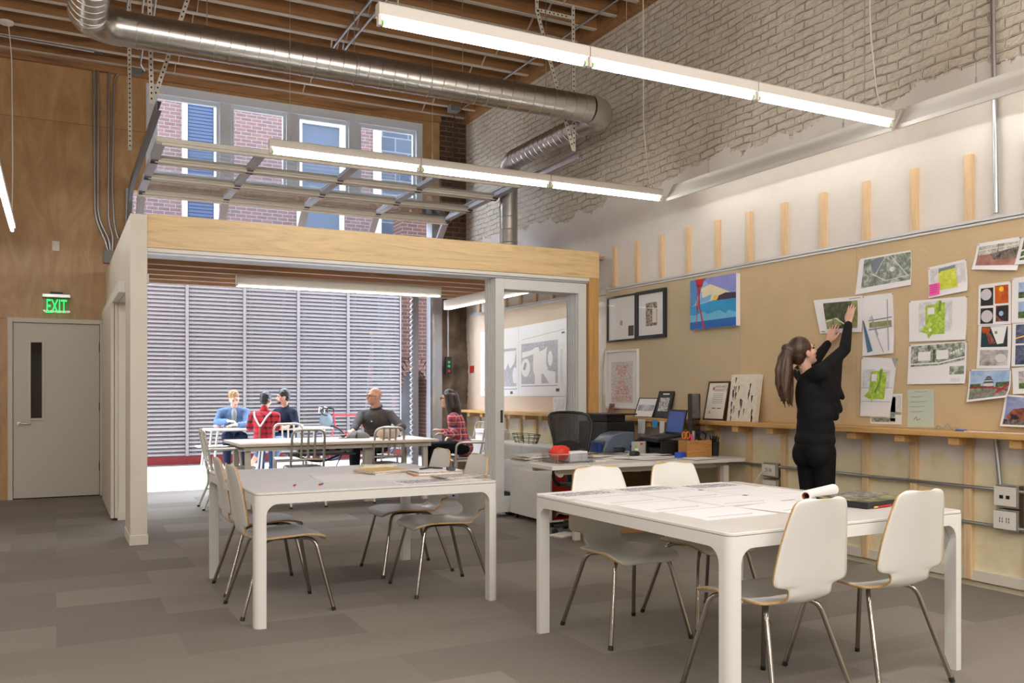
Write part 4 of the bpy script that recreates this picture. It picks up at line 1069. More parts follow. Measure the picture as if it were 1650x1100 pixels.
# ================================================================== INNER ROOM TABLE
it = thing('long_table', 'long pale table in the inner room where the bald man works', 'table', (2.935, 10.4, 0))
M['top_pale'] = wood_mat('pale top', srgb(226, 212, 192), 'x', 0.35, 0.07, 0.8)
MB().box(-1.165, 1.165, -0.54, 0.54, 0.700, 0.730).build('tabletop', M['top_pale'], it, 0.003, 0)
MB().box(-1.10, 1.10, -0.45, -0.41, 0.645, 0.699).build('front_rail', M['trim_white'], it, 0.003, 0)
MB().box(-1.10, 1.10, 0.41, 0.45, 0.645, 0.699).build('rear_rail', M['trim_white'], it, 0.003, 0)
for x in (-1.05, 1.05):
    MB().prism([(-0.52, 0.699), (0.52, 0.699), (0.10, 0.62), (-0.10, 0.62)], lambda a, b, d: (d, a, b), x-0.03, x+0.03).build('support_arm', M['trim_white'], it, 0.003, 0)
    for y in (-0.36, 0.36): MB().box(x-0.03, x+0.03, y-0.03, y+0.03, 0, 0.66).build('leg', M['trim_white'], it, 0.003, 0)
MB().box(-0.55, 0.25, -0.16, 0.14, 0.55, 0.575).build('cable_tray', M['dark_metal'], it, 0.003, 0)
ps_ = MB().box(-0.45, 0.20, -0.20, -0.16, 0.60, 0.655).build('power_strip', mat('grey strip', srgb(150, 145, 138), 0.5), it, 0.003, 0)
for x in (-0.32, -0.12, 0.02): MB().box(x-0.03, x+0.03, -0.203, -0.199, 0.612, 0.642).build('socket', M['black'], ps_, 0, 0)
MB().tube(fillet([(0.1, -0.1, 0.56), (0.0, -0.15, 0.40), (-0.1, -0.1, 0.02)], 0.2), 0.006, 6).build('cable', M['black'], it, 0, 60)
MB().tube(fillet([(-0.5, -0.1, 0.57), (-0.2, -0.18, 0.46), (0.15, -0.1, 0.58)], 0.25), 0.012, 6).build('cable', M['black'], it, 0, 60)
MB().box(0.32, 0.44, -0.30, -0.18, 0.0, 0.645).build('pedestal_leg', M['trim_white'], it, 0.004, 0)

# ================================================================== OUTDOOR TABLE AND BENCHES
ot = thing('outdoor_table', 'thin white table with loop legs in the sunny courtyard', 'table', (2.93, 13.93, 0))
MB().prism(rrect(0.93, 0.36, 0.02), XY, 0.715, 0.74).build('tabletop', M['table_white'], ot, 0.003, 0)
for x in (-0.80, 0.80):
    MB().tube(fillet([(x-0.0, -0.27, 0.715), (x-0.08, -0.31, 0.015), (x-0.08, 0.31, 0.015), (x, 0.27, 0.715)], 0.05), 0.017, 8).build('leg', M['table_white'], ot, 0, 60)
def bench(label, x, y, w):
    b = thing('bench', label, 'bench', (x, y, 0), 0, 'white courtyard benches')
    MB().prism(rrect(w/2, 0.15, 0.02), XY, 0.43, 0.455).build('seat', M['table_white'], b, 0.003, 0)
    for sx in (-1, 1): MB().tube(fillet([(sx*(w/2-0.12), -0.11, 0.43), (sx*(w/2-0.08), -0.14, 0.013), (sx*(w/2-0.08), 0.14, 0.013), (sx*(w/2-0.12), 0.11, 0.43)], 0.05), 0.014, 8).build('leg', M['table_white'], b, 0, 60)
    return b
bench('white bench the man in suspenders sits on, before the courtyard table', 3.05, 13.33, 0.95)
bench('white bench behind the courtyard table carrying the two men who face us', 2.85, 14.55, 1.8)

# ================================================================== DESK CORNER
dk = thing('desk', 'cluttered white corner desk by the pinboard shelf', 'desk', (4.4, 6.4, 0))
def D(x0, x1, y0, y1, z0, z1): return (x0-4.4, x1-4.4, y0-6.4, y1-6.4, z0, z1)
MB().box(*D(3.41, 5.36, 5.93, 6.74, 0.690, 0.722)).build('tabletop', M['laminate'], dk, 0.003, 0)
MB().box(*D(4.76, 5.42, 6.742, 7.85, 0.690, 0.722)).build('return_top', M['laminate'], dk, 0.003, 0)
MB().box(*D(3.58, 5.20, 6.10, 6.15, 0.632, 0.688)).build('front_rail', M['trim_white'], dk, 0.01, 0)
MB().box(*D(3.58, 5.20, 6.52, 6.57, 0.632, 0.688)).build('rear_rail', M['trim_white'], dk, 0.01, 0)
MB().cyl((3.56-4.4, 6.06-6.4, 0.648), (3.62-4.4, 6.2-6.4, 0.648), 0.03, n=12).build('rail_end', M['trim_white'], dk, 0, 35)
for x in (4.05, 5.20):
    MB().prism([(5.98, 0.690), (6.60, 0.690), (6.55, 0.655), (6.30, 0.60), (6.05, 0.655)], lambda a, b, d: (d, a-6.4, b), x-4.4-0.025, x-4.4+0.025).build('support_arm', M['trim_white'], dk, 0.004, 0)
    for y in ((6.30, 6.62) if x < 4.5 else (6.02, 6.60)): MB().box(x-4.4-0.028, x-4.4+0.028, y-6.4-0.028, y-6.4+0.028, 0, 0.66).build('leg', M['trim_white'], dk, 0.004, 0)
for y in (7.0, 7.75): MB().box(5.30-4.4-0.025, 5.30-4.4+0.025, y-6.4-0.025, y-6.4+0.025, 0, 0.69).build('leg', M['trim_white'], dk, 0.004, 0)
# white pedestal with red inside, on castors
pd = thing('mobile_pedestal', 'white mobile pedestal with red lining, under the left end of the desk', 'cabinet', (4.385, 7.72, 0))
c = MB(); c.box(-0.205, 0.205, -0.42, 0.42, 0.50, 0.518); c.box(-0.205, 0.205, -0.42, 0.42, 0.055, 0.073); c.box(-0.205, -0.187, -0.42, 0.42, 0.073, 0.50); c.box(0.187, 0.205, -0.42, 0.42, 0.073, 0.50); c.box(-0.187, 0.187, 0.40, 0.42, 0.073, 0.50); c.box(-0.187, 0.187, -0.42, 0.40, 0.280, 0.294)
c.build('body', M['laminate'], pd, 0.002, 0)
c = MB(); c.box(-0.186, 0.186, -0.405, 0.399, 0.0735, 0.076); c.box(-0.186, 0.186, 0.396, 0.3995, 0.076, 0.499); c.box(-0.1865, -0.184, -0.405, 0.396, 0.076, 0.499); c.box(0.184, 0.1865, -0.405, 0.396, 0.076, 0.499)
c.build('lining', M['red'], pd, 0, 0)
c = MB().box(-0.185, 0.185, -0.40, -0.385, 0.30, 0.495).build('drawer_front', M['red'], pd, 0.002, 0)
for sx in (-1, 1):
    for sy in (-1, 1):
        k = MB(); k.cyl((sx*0.16-0.013, sy*0.36, 0.024), (sx*0.16+0.013, sy*0.36, 0.024), 0.024, n=14); k.cyl((sx*0.16, sy*0.36, 0.03), (sx*0.16, sy*0.36, 0.056), 0.01, n=8)
        k.build('castor', M['black'], pd, 0, 35)
q = MB(); q.grid(lambda u, v: (4.385 - 0.10 + 0.26*u, 7.40 + 0.20*v, 0.078 + 0.10*math.sin(pi*u)*(0.4+0.6*math.sin(pi*v)) + 0.02*math.sin(9*u+5*v)), 14, 10)
q.build('paper_bag', mat('crumpled green bag', srgb(190, 196, 150), 0.6), None, 0, 80)
bag_ = bpy.data.objects['paper_bag']; tag(bag_, 'pale green crumpled bag in the lower bay of the red lined pedestal', 'bag')
s_ = bag_.modifiers.new('thickness', 'SOLIDIFY'); s_.thickness = 0.006
tag(MB().box(4.21, 4.26, 7.33, 7.6, 0.0765, 0.25).build('binder', mat('dark red binder', srgb(96, 24, 22), 0.5), None, 0.003, 0), 'dark red binder standing in the lower bay of the pedestal', 'binder')
# brown two drawer cabinet under the return
fcab = thing('file_cabinet', 'brown two drawer cabinet under the desk, between the two far chairs', 'cabinet', (4.98, 7.28, 0))
M['brown'] = wood_mat('brown board', srgb(110, 78, 50), 'x', 0.6, 0.2)
MB().box(-0.21, 0.21, -0.25, 0.25, 0, 0.655).build('body', M['brown'], fcab, 0.004, 0)
for z in (0.03, 0.34):
    d_ = MB().box(-0.195, 0.195, -0.262, -0.25, z, z+0.29).build('drawer', M['brown'], fcab, 0.003, 0)
    MB().box(-0.045, 0.045, -0.266, -0.262, z+0.19, z+0.245).build('label_holder', M['paper2'], d_, 0.001, 0)
tag(MB().box(4.60, 4.86, 6.72, 6.98, 0, 0.14).build('cardboard_box', mat('cardboard', srgb(164, 118, 72), 0.8), None, 0.004, 0), 'small open cardboard box on the floor below the desk', 'box')
# mesh office chair
oc_ = thing('office_chair', 'black mesh office chair behind the desk, its rounded back showing', 'chair', (4.33, 6.93, 0), math.radians(8))
M['mesh'] = None
def mesh_mat():
    m = bpy.data.materials.new('black mesh fabric'); m.use_nodes = True; nt = m.node_tree; b = nt.nodes['Principled BSDF']
    b.inputs['Base Color'].default_value = (0.022, 0.022, 0.022, 1); b.inputs['Roughness'].default_value = 0.7
    vec, _ = coords(nt, 'xzy', (150, 40, 1)); ck = node(nt, 'ShaderNodeTexChecker'); ck.inputs['Scale'].default_value = 1.0
    nt.links.new(vec, ck.inputs['Vector'])
    nt.links.new(maths(nt, 'ADD', maths(nt, 'MULTIPLY', ck.outputs['Fac'], 0.25), 0.75), b.inputs['Alpha'])
    return m
M['mesh'] = mesh_mat()
bk = [(0.12, 0.60), (0.17, 0.66), (0.195, 0.74), (0.22, 0.86), (0.245, 0.96), (0.255, 1.02), (0.24, 1.07), (0.19, 1.095), (0.10, 1.105)]
def by(z, x): return 0.20 + 0.10*(z-0.6) + 0.05*((z-0.85)/0.25)**2 - 0.10*(x/0.25)**2*0.6
loop = [(x, by(z, x), z) for x, z in bk] + [(0, by(1.107, 0), 1.107)] + [(-x, by(z, x), z) for x, z in reversed(bk)] + [(0, by(0.595, 0), 0.595)]
MB().tube(loop, 0.013, 8, True).build('back_frame', M['black'], oc_, 0, 60)
g = MB(); zz = [z for x, z in bk]
def bw(z):
    for i in range(len(bk)-1):
        if bk[i][1] <= z <= bk[i+1][1]: f = (z-bk[i][1])/(bk[i+1][1]-bk[i][1]); return bk[i][0]*(1-f)+bk[i+1][0]*f
    return bk[-1][0]
g.grid(lambda u, v: ((2*u-1)*bw(0.60+0.505*v), by(0.60+0.505*v, (2*u-1)*bw(0.60+0.505*v)), 0.60+0.505*v), 14, 18)
g.build('back_mesh', M['mesh'], oc_, 0, 80)
MB().ell((0, by(0.78, 0)+0.03, 0.78), (0.17, 0.02, 0.06)).build('lumbar_pad', M['black'], oc_, 0, 60)
MB().bar((0, 0.27, 0.62), (0, 0.20, 0.40), 0.06, 0.03, (0, 1, 0)).build('back_stem', M['black'], oc_, 0.004, 0)
g = MB(); g.grid(lambda u, v: ((2*u-1)*(0.25-0.03*v), -0.28+0.46*v, 0.455 + 0.015*(2*u-1)**2 - 0.02*(1-v)**4), 12, 10); so = g.build('seat', M['mesh'], oc_, 0, 80)
m_ = so.modifiers.new('thickness', 'SOLIDIFY'); m_.thickness = 0.03
MB().cyl((0, 0, 0.10), (0, 0, 0.43), 0.028, n=14).build('gas_column', M['black'], oc_, 0, 35)
for k in range(5):
    a = 2*pi*k/5 + 0.3; e = Vector((0.29*math.cos(a), 0.29*math.sin(a), 0.07))
    arm = MB().bar((0, 0, 0.11), e, 0.045, 0.03).build('base_arm', M['black'], oc_, 0.005, 0)
    MB().cyl(e + Vector((0.014*math.sin(a), -0.014*math.cos(a), -0.042)), e + Vector((-0.014*math.sin(a), 0.014*math.cos(a), -0.042)), 0.028, n=14).build('castor', M['black'], arm, 0, 35)
for sx in (-1, 1):
    MB().tube(fillet([(sx*0.22, 0.10, 0.44), (sx*0.29, 0.10, 0.50), (sx*0.29, 0.08, 0.655)], 0.06), 0.016, 8).build('arm_post', M['black'], oc_, 0, 60)
    MB().prism(rrect(0.035, 0.12, 0.03), lambda a, b, d: (sx*0.29+a, b, d), 0.655, 0.68).build('armrest', M['black'], oc_, 0.004, 40)
# ================================================================== PEOPLE
UP = Vector((0, 0, 1))
def frame(f, up=UP):
    f = Vector(f).normalized(); u = (Vector(up) - f*f.dot(Vector(up))).normalized(); r = f.cross(u)
    return f, u, r
def ori(r, f, u): return Matrix((r, f, u)).transposed()
def grow(mb, name, m, parent, voxel=0.009, it=5, origin=None):
    if parent is not None and origin is not None:
        mb.v = [tuple(Vector(p) - origin) for p in mb.v]
    o = mb.build(name, m, parent, 0, 0, origin)
    q = o.modifiers.new('skin', 'REMESH'); q.mode = 'VOXEL'; q.voxel_size = voxel; q.use_smooth_shade = True
    q = o.modifiers.new('soft', 'SMOOTH'); q.factor = 0.5; q.iterations = it
    return o
def head_mesh(mb, c, f, u, s=0.93):
    f, u, r = frame(f, u); c = Vector(c); R = ori(r, f, u)
    E = lambda a, b, d, rad: mb.ell(c + (r*a + f*b + u*d)*s, [x*s for x in rad], R, 16, 10)
    E(0, -0.012, 0.035, (0.077, 0.097, 0.098)); E(0, 0.022, -0.035, (0.064, 0.075, 0.085)); E(0, 0.045, -0.088, (0.040, 0.045, 0.034))
    E(0, 0.078, -0.100, (0.020, 0.018, 0.018)); E(0, 0.078, 0.030, (0.052, 0.018, 0.016))
    E(0, 0.086, -0.062, (0.026, 0.013, 0.013))
    for q in (-1, 1): E(q*0.078, -0.005, -0.012, (0.010, 0.022, 0.033)); E(q*0.042, 0.066, -0.022, (0.026, 0.022, 0.026))
    mb.cap(c + (f*0.092 + u*0.012)*s, c + (f*0.115 - u*0.030)*s, 0.009*s, 0.014*s)
def hand_mesh(mb, w, d, n, thumb, curl=0.5, s=1.0, spread=0.0):
    """w wrist, d towards the fingers, n out of the back of the hand, thumb = side vector of the thumb"""
    w, d = Vector(w), Vector(d).normalized(); n = (Vector(n) - d*d.dot(Vector(n))).normalized(); t = (Vector(thumb) - d*d.dot(Vector(thumb)) - n*n.dot(Vector(thumb))).normalized()
    Ls = (0.070, 0.079, 0.073, 0.056)
    for i in range(4):
        off = (1.5 - i)
        k = w + (d*0.088 + t*off*0.020 - d*0.004*abs(off-0.5))*s
        mb.cap(w + (t*off*0.012 + d*0.008)*s, k, 0.015*s, 0.0115*s, 8)
        dirn = (d + t*off*(0.05+spread)).normalized(); p = k; a = 0
        for q, fr in enumerate((0.45, 0.31, 0.24)):
            a += curl*(0.35 + 0.25*q) * (1 + 0.12*i)
            v = dirn*math.cos(a) - n*math.sin(a); e = p + v*Ls[i]*fr*s
            mb.cap(p, e, (0.0092 - 0.0008*q)*s, (0.0086 - 0.0010*q)*s, 8); p = e
    p0 = w + (d*0.020 + t*0.020)*s; p1 = w + (d*0.048 + t*0.046 - n*0.008)*s; p2 = w + (d*0.078 + t*0.055 - n*0.014)*s; p3 = w + (d*0.100 + t*0.053 - n*0.020)*s
    mb.cap(p0, p1, 0.015*s, 0.012*s, 8); mb.cap(p1, p2, 0.0110*s, 0.0098*s, 8); mb.cap(p2, p3, 0.0098*s, 0.0082*s, 8)
def torso_mesh(mb, J, g=0.0, slim=1.0):
    P, N, shL, shR = J['pelvis'], J['neck'], J['shL'], J['shR']
    u = (N-P).normalized(); r = (shR-shL).normalized(); f = u.cross(r).normalized(); r = f.cross(u); R = ori(r, f, u)
    L = (N-P).length; hw = (shR-shL).length/2
    mb.ell(P + u*L*0.66 , (hw*0.86*slim+g, 0.112*slim+g, L*0.36+g), R, 18, 12)
    mb.ell(P + u*L*0.32, (hw*0.76*slim+g, 0.104*slim+g, L*0.34+g), R, 18, 12)
    mb.ell(P + u*0.0, (0.165*slim+g, 0.125*slim+g, 0.12+g), R, 18, 12)
    for s in (shL, shR):
        mb.cap(N - u*0.055, s, 0.060+g, 0.058+g)
    return f, u, r
def arm_mesh(mb, sh, el, wr, g=0.0, s=1.0, full=True):
    mb.cap(sh, el, 0.055*s+g, 0.043*s+g); mb.cap(el, wr if full else el + (wr-el)*0.35, 0.044*s+g, (0.029 if full else 0.04)*s+g)
def leg_mesh(mb, hip, kn, an, g=0.0, s=1.0):
    mb.cap(hip, kn, 0.088*s+g, 0.060*s+g); mb.cap(kn, kn + (an-kn)*0.35, 0.060*s+g, 0.058*s+g); mb.cap(kn + (an-kn)*0.35, an, 0.058*s+g, 0.042*s+g)
def shoe_mesh(mb, an, f, s=1.0):
    f = Vector((f.x, f.y, 0)).normalized(); b = Vector((an.x, an.y, 0))
    mb.cap(b - f*0.05 + UP*0.042, b + f*0.07 + UP*0.036, 0.040*s, 0.036*s); mb.cap(b + f*0.07 + UP*0.036, b + f*0.17 + UP*0.026, 0.040*s, 0.024*s); mb.cap(an + UP*0.02, b + UP*0.05, 0.045*s, 0.045*s)
def face_bits(t, o0, c, f, u, hairm, s=0.93):
    f, u, r = frame(f, u); R = ori(r, f, u); c = Vector(c) - o0
    for q in (-1, 1):
        MB().ell(c + (r*q*0.032 + f*0.088 + u*0.006)*s, (0.013*s, 0.006*s, 0.007*s), R, 10, 6).build('eye', M['eye'], t, 0, 60)
        MB().ell(c + (r*q*0.034 + f*0.094 + u*0.027)*s, (0.020*s, 0.006*s, 0.004*s), R, 10, 6).build('eyebrow', hairm, t, 0, 60)
    MB().ell(c + (f*0.096 - u*0.064)*s, (0.022*s, 0.006*s, 0.006*s), R, 10, 6).build('lips', M['lips'], t, 0, 60)
def glasses(t, o0, c, f, u, m, s=0.93):
    f, u, r = frame(f, u); c = Vector(c) - o0; g = MB()
    for q in (-1, 1):
        ctr = c + (r*q*0.034 + f*0.108 + u*0.004)*s
        g.tube([ctr + (r*0.027*math.cos(a) + u*0.019*math.sin(a))*s for a in [2*pi*k/14 for k in range(14)]], 0.0028, 5, True)
        g.tube([c + (r*q*0.062 + f*0.106 + u*0.010)*s, c + (r*q*0.083 + f*0.06 + u*0.010)*s, c + (r*q*0.084 - f*0.01 + u*0.006)*s], 0.0028, 5)
    g.tube([c + (r*-0.010 + f*0.110 + u*0.008)*s, c + (r*0.010 + f*0.110 + u*0.008)*s], 0.0026, 5)
    return g.build('glasses', m, t, 0, 60)
def hair_short(mb, c, f, u, s=0.93, vol=0.010, seed=1):
    f, u, r = frame(f, u); c = Vector(c); R = ori(r, f, u); rnd = random.Random(seed)
    mb.ell(c + (-f*0.022 + u*0.050)*s, ((0.078+vol)*s, (0.094+vol)*s, (0.088+vol)*s), R, 18, 12)
    mb.ell(c + (-f*0.055 + u*-0.01)*s, ((0.066+vol)*s, (0.050+vol)*s, (0.075)*s), R, 16, 10)
    for k in range(70):
        a = rnd.uniform(0, 2*pi); b = rnd.uniform(0.1, 1.35)
        d = r*math.sin(b)*math.cos(a)*0.086 + f*(math.sin(b)*math.sin(a)*0.100 - 0.020) + u*(math.cos(b)*0.095 + 0.048)
        mb.cap(c + d*s, c + (d*1.06 + (r*rnd.uniform(-1, 1) + f*rnd.uniform(-1, 1))*0.014)*s, 0.012*s, 0.005*s, 6)
M['eye'] = mat('dark eye', (0.03, 0.02, 0.015), 0.2)
M['lips'] = mat('lips', srgb(176, 106, 96), 0.5)
M['skin'] = mat('skin', srgb(212, 166, 144), 0.5, var=0.05, scale=9)
M['skin2'] = mat('tanned skin', srgb(192, 142, 116), 0.5, var=0.05, scale=9)
M['hair_brown'] = mat('brown hair', (0.055, 0.026, 0.014), 0.4, var=0.5, scale=22, stretch=(1, 1, 0.12), bump=0.6, bscale=40)
M['hair_dark'] = mat('dark hair', (0.016, 0.012, 0.010), 0.4, bump=0.3, bscale=50)
M['hair_sand'] = mat('sandy hair', srgb(150, 118, 78), 0.5, var=0.3, scale=30)
def cloth(name, c, rough=0.85, var=0.12): return mat(name, c, rough, var=var, scale=18, bump=0.5, bscale=16, spec=0.2)
def plaid(name, base, c2, c3, sx=26.0, thin=None):
    m, nt, b = new_mat(name)
    tc = node(nt, 'ShaderNodeTexCoord'); sp = node(nt, 'ShaderNodeSeparateXYZ'); nt.links.new(tc.outputs['Object'], sp.inputs[0])
    def stripes(sock, f, ph, lo, hi):
        s = maths(nt, 'SINE', maths(nt, 'ADD', maths(nt, 'MULTIPLY', sock, f), ph))
        return ramp(nt, s, [(lo, (0, 0, 0)), (hi, (1, 1, 1))])
    xy = maths(nt, 'ADD', sp.outputs[0], maths(nt, 'MULTIPLY', sp.outputs[1], 0.85))
    h = stripes(sp.outputs[2], 2*pi*sx, 0, 0.35, 0.62); v = stripes(xy, 2*pi*sx, 0.6, 0.35, 0.62)
    n = maths(nt, 'MULTIPLY', maths(nt, 'ADD', h, v), 0.5)
    col = ramp(nt, n, [(0.1, base), (0.9, c2), (0.5, [0.5*(p+q) for p, q in zip(base, c2)])])
    if c3:
        h2 = stripes(sp.outputs[2], 2*pi*sx, 1.9, 0.93, 0.97); v2 = stripes(xy, 2*pi*sx, 2.4, 0.93, 0.97)
        col = mix(nt, maths(nt, 'MULTIPLY', maths(nt, 'MAXIMUM', h2, v2), 0.75), col, c3)
    nt.links.new(col, b.inputs['Base Color']); b.inputs['Roughness'].default_value = 0.9
    return m
def seated(name, label, pelvis, f, lean, hip_w=0.085, sh_w=0.175, head_off=(0.03, 0.165), head_dir=None, head_up=UP):
    f = Vector(f).normalized(); r = Vector((f.y, -f.x, 0)); P = Vector(pelvis)
    N = P + UP*0.47*math.cos(lean) + f*0.47*math.sin(lean)
    J = dict(pelvis=P, neck=N, shL=N - UP*0.085 - r*sh_w, shR=N - UP*0.085 + r*sh_w, hipL=P - r*hip_w - UP*0.01, hipR=P + r*hip_w - UP*0.01, f=f, r=r)
    J['kneeL'] = J['hipL'] + f*0.42 - r*0.03 + UP*0.02; J['kneeR'] = J['hipR'] + f*0.42 + r*0.03 + UP*0.02
    J['ankL'] = Vector((J['kneeL'].x, J['kneeL'].y, 0.085)) + f*0.0; J['ankR'] = Vector((J['kneeR'].x, J['kneeR'].y, 0.085)) + f*0.0
    J['head'] = N + f*head_off[0] + UP*head_off[1]
    J['hf'], J['hu'] = (Vector(head_dir) if head_dir is not None else f), Vector(head_up)
    return J
def person(name, label, J, o0, skin, shirt, trousers, shoes, voxel=0.010, slim=1.0, arm=1.0, hand_args=None, sleeve=True, leg_g=0.008, shirt_name='shirt', bare_shin=False, shirt_hem=True):
    o0 = Vector(o0)
    t = thing(name, label, 'person', o0)
    b = MB()
    head_mesh(b, J['head'], J['hf'], J['hu'])
    b.cap(J['neck'] - UP*0.03, J['head'] - Vector(J['hu'])*0.06 - Vector(J['hf']).normalized()*0.02, 0.055*slim, 0.050*slim)
    torso_mesh(b, J, -0.004, slim)
    for s in 'LR':
        arm_mesh(b, J['sh'+s], J['el'+s], J['wr'+s], -0.004, arm)
        leg_mesh(b, J['hip'+s], J['knee'+s], J['ank'+s], -0.004, slim)
        h = J['hand'+s]; hand_mesh(b, J['wr'+s] , h[0], h[1], h[2], h[3], 0.92 if slim < 1 else 1.0, h[4] if len(h) > 4 else 0)
        b.cap(J['ank'+s], Vector((J['ank'+s].x, J['ank'+s].y, 0.04)) + J['f']*0.08, 0.040, 0.03)
    grow(b, 'body', skin, t, voxel, 4, o0)
    c = MB(); torso_mesh(c, J, 0.012, slim)
    for s in 'LR':
        end = J['wr'+s] if sleeve else J['el'+s] + (J['wr'+s]-J['el'+s])*0.3
        e2 = J['el'+s] + (end - J['el'+s])*0.86
        arm_mesh(c, J['sh'+s], J['el'+s], e2, 0.011, arm)
    c.cap(J['neck'] - UP*0.03 - J['f']*0.01, J['neck'] + UP*0.02 - J['f']*0.005, 0.068*slim, 0.062*slim)
    J['shirt_mat'] = shirt; J['shirt_obj'] = grow(c, shirt_name, shirt, t, voxel, 5, o0)
    c = MB(); P = J['pelvis']
    c.ell(P - UP*0.02, (0.17*slim, 0.13*slim, 0.10), ori(J['r'], J['f'], UP), 16, 10)
    for s in 'LR': leg_mesh(c, J['hip'+s], J['knee'+s], J['ank'+s] if not bare_shin else J['knee'+s] + (J['ank'+s]-J['knee'+s])*0.55, leg_g, slim)
    grow(c, 'trousers', trousers, t, voxel, 4, o0)
    for s in 'LR':
        c = MB(); shoe_mesh(c, J['ank'+s], J['f']); grow(c, 'shoe', shoes, t, 0.010, 3, o0)
    return t
IMG_L = Vector((-CYW, SY, 0)); IMG_R = -IMG_L; TOCAM = Vector((-SY, -CYW, 0))

# ---- woman in black pinning a print, near the wall
f = Vector((1, 0.10, 0)).normalized(); r = Vector((f.y, -f.x, 0))
P = PT(1314, 728, 6.45)
P.z = 0.90
J = dict(f=f, r=r, pelvis=P)
J['neck'] = PT(1302, 600, 6.50)
shc = PT(1306, 607, 6.50)
J['shR'] = PT(1321, 600, 6.36); J['shL'] = PT(1292, 600, 6.66)
J['elR'] = PT(1361, 563, 6.50); J['wrR'] = PT(1367, 520, 6.74)
J['elL'] = PT(1316, 577, 6.84); J['wrL'] = PT(1335, 552, 6.93)
J['hipR'] = P + r*0.075 - UP*0.03; J['hipL'] = P - r*0.075 - UP*0.03
J['kneeR'] = Vector((P.x-0.0, P.y, 0.47)) + r*0.075 + f*0.02; J['kneeL'] = Vector((P.x, P.y, 0.47)) - r*0.075 + f*0.03
J['ankR'] = Vector((P.x-0.02, P.y, 0.09)) + r*0.08; J['ankL'] = Vector((P.x-0.02, P.y, 0.09)) - r*0.08
J['head'] = PT(1294, 568, 6.50)
hf = Vector((1, -0.22, 0.42)).normalized(); J['hf'] = hf; J['hu'] = (UP - hf*0.35).normalized()
wall_n = Vector((-1, 0, 0))
J['handR'] = ((0.30, 0.02, 1.0), wall_n, (0, 1, 0), 0.12, 0.0); J['handL'] = ((0.22, -0.22, 1.0), wall_n, (0, -1, 0.1), 0.10, 0.10)
o0 = Vector((P.x, P.y, 0.0))
M['black_knit'] = cloth('black knit', (0.0085, 0.0085, 0.010), 0.9)
M['black_leg'] = cloth('black leggings', (0.005, 0.005, 0.006), 0.75)
w6 = thing('person', 'woman in black with a brown ponytail reaching up to pin a print', 'person', o0)
b = MB(); head_mesh(b, J['head'], J['hf'], J['hu'], 0.88)
b.cap(J['neck'] - UP*0.03, J['head'] - J['hu']*0.06 - hf*0.02, 0.047, 0.044); torso_mesh(b, J, -0.008, 0.84)
for s in 'LR':
    arm_mesh(b, J['sh'+s], J['el'+s], J['wr'+s], -0.006, 0.85); leg_mesh(b, J['hip'+s], J['knee'+s], J['ank'+s], -0.006, 0.92)
    h = J['hand'+s]; hand_mesh(b, J['wr'+s], *h[:4], 0.93, h[4]); b.cap(J['ank'+s], Vector((J['ank'+s].x, J['ank'+s].y, 0.04)) + f*0.09, 0.036, 0.028)
grow(b, 'body', M['skin'], w6, 0.0055, 3, o0)
# loose top with wide draped sleeves
c = MB(); ff, uu, rr = torso_mesh(c, J, 0.010, 0.86)
for s in 'LR':
    e2 = J['el'+s] + (J['wr'+s]-J['el'+s])*0.93
    arm_mesh(c, J['sh'+s], J['el'+s], e2, 0.008, 0.86)
chest = J['pelvis'] + (J['neck']-J['pelvis'])*0.62
for k in range(5):
    q = k/4; p_a = J['shR'] + (J['elR']-J['shR'])*(0.15+0.55*q); p_b = J['pelvis'] + Vector((0.02+0.09*q, -0.06, 0.20+0.06*q))
    c.cap(p_a - UP*0.03, p_a + (p_b-p_a)*0.62, 0.045-0.006*q, 0.045)
for a_, b2, r1, r2 in (((1336, 610, 6.42), (1352, 660, 6.46), 0.035, 0.030), ((1344, 612, 6.44), (1357, 640, 6.48), 0.028, 0.024), ((1330, 630, 6.42), (1346, 672, 6.44), 0.045, 0.030), ((1320, 640, 6.40), (1332, 680, 6.42), 0.055, 0.045)):
    c.cap(PT(*a_), PT(*b2), r1, r2)
c.cap(PT(1302, 662, 6.46), PT(1332, 668, 6.36), 0.060, 0.055)
c.ell(J['pelvis'] + UP*0.22 - f*0.01, (0.140, 0.108, 0.15), ori(r, f, UP))
c.ell(J['pelvis'] + UP*0.13 + f*0.0, (0.150, 0.118, 0.14), ori(r, f, UP)); c.ell(J['pelvis'] + UP*0.05 - f*0.008, (0.160, 0.128, 0.10), ori(r, f, UP))
grow(c, 'knit_top', M['black_knit'], w6, 0.008, 22, o0)
c = MB(); c.ell(P - UP*0.01 - f*0.015, (0.158, 0.118, 0.12), ori(r, f, UP), 18, 12)
for s, q in (('L', -1), ('R', 1)):
    c.ell(P + r*q*0.066 - f*0.038 - UP*0.055, (0.088, 0.095, 0.115), ori(r, f, UP)); leg_mesh(c, J['hip'+s], J['knee'+s], J['ank'+s], 0.004, 0.93)
grow(c, 'leggings', M['black_leg'], w6, 0.008, 14, o0)
for s in 'LR': c = MB(); shoe_mesh(c, J['ank'+s], f, 0.9); grow(c, 'shoe', M['black'], w6, 0.009, 3, o0)
face_bits(w6, o0, J['head'], J['hf'], J['hu'], M['hair_brown'], 0.88)
c = MB(); hd = J['head']; hu, hr = J['hu'], J['hf'].cross(J['hu'])
R = ori(hr, J['hf'], hu)
c.ell(hd - hf*0.022 + hu*0.040, (0.077, 0.093, 0.091), R, 20, 12); c.ell(hd - hf*0.055 + hu*0.0, (0.068, 0.050, 0.075), R, 16, 10)
knot = PT(1267, 561, 6.47)
c.cap(hd - hf*0.07 + hu*0.03, knot, 0.055, 0.036)
rnd = random.Random(5)
tail = [(1268, 561), (1265, 580), (1263, 605), (1263, 630), (1266, 657)]
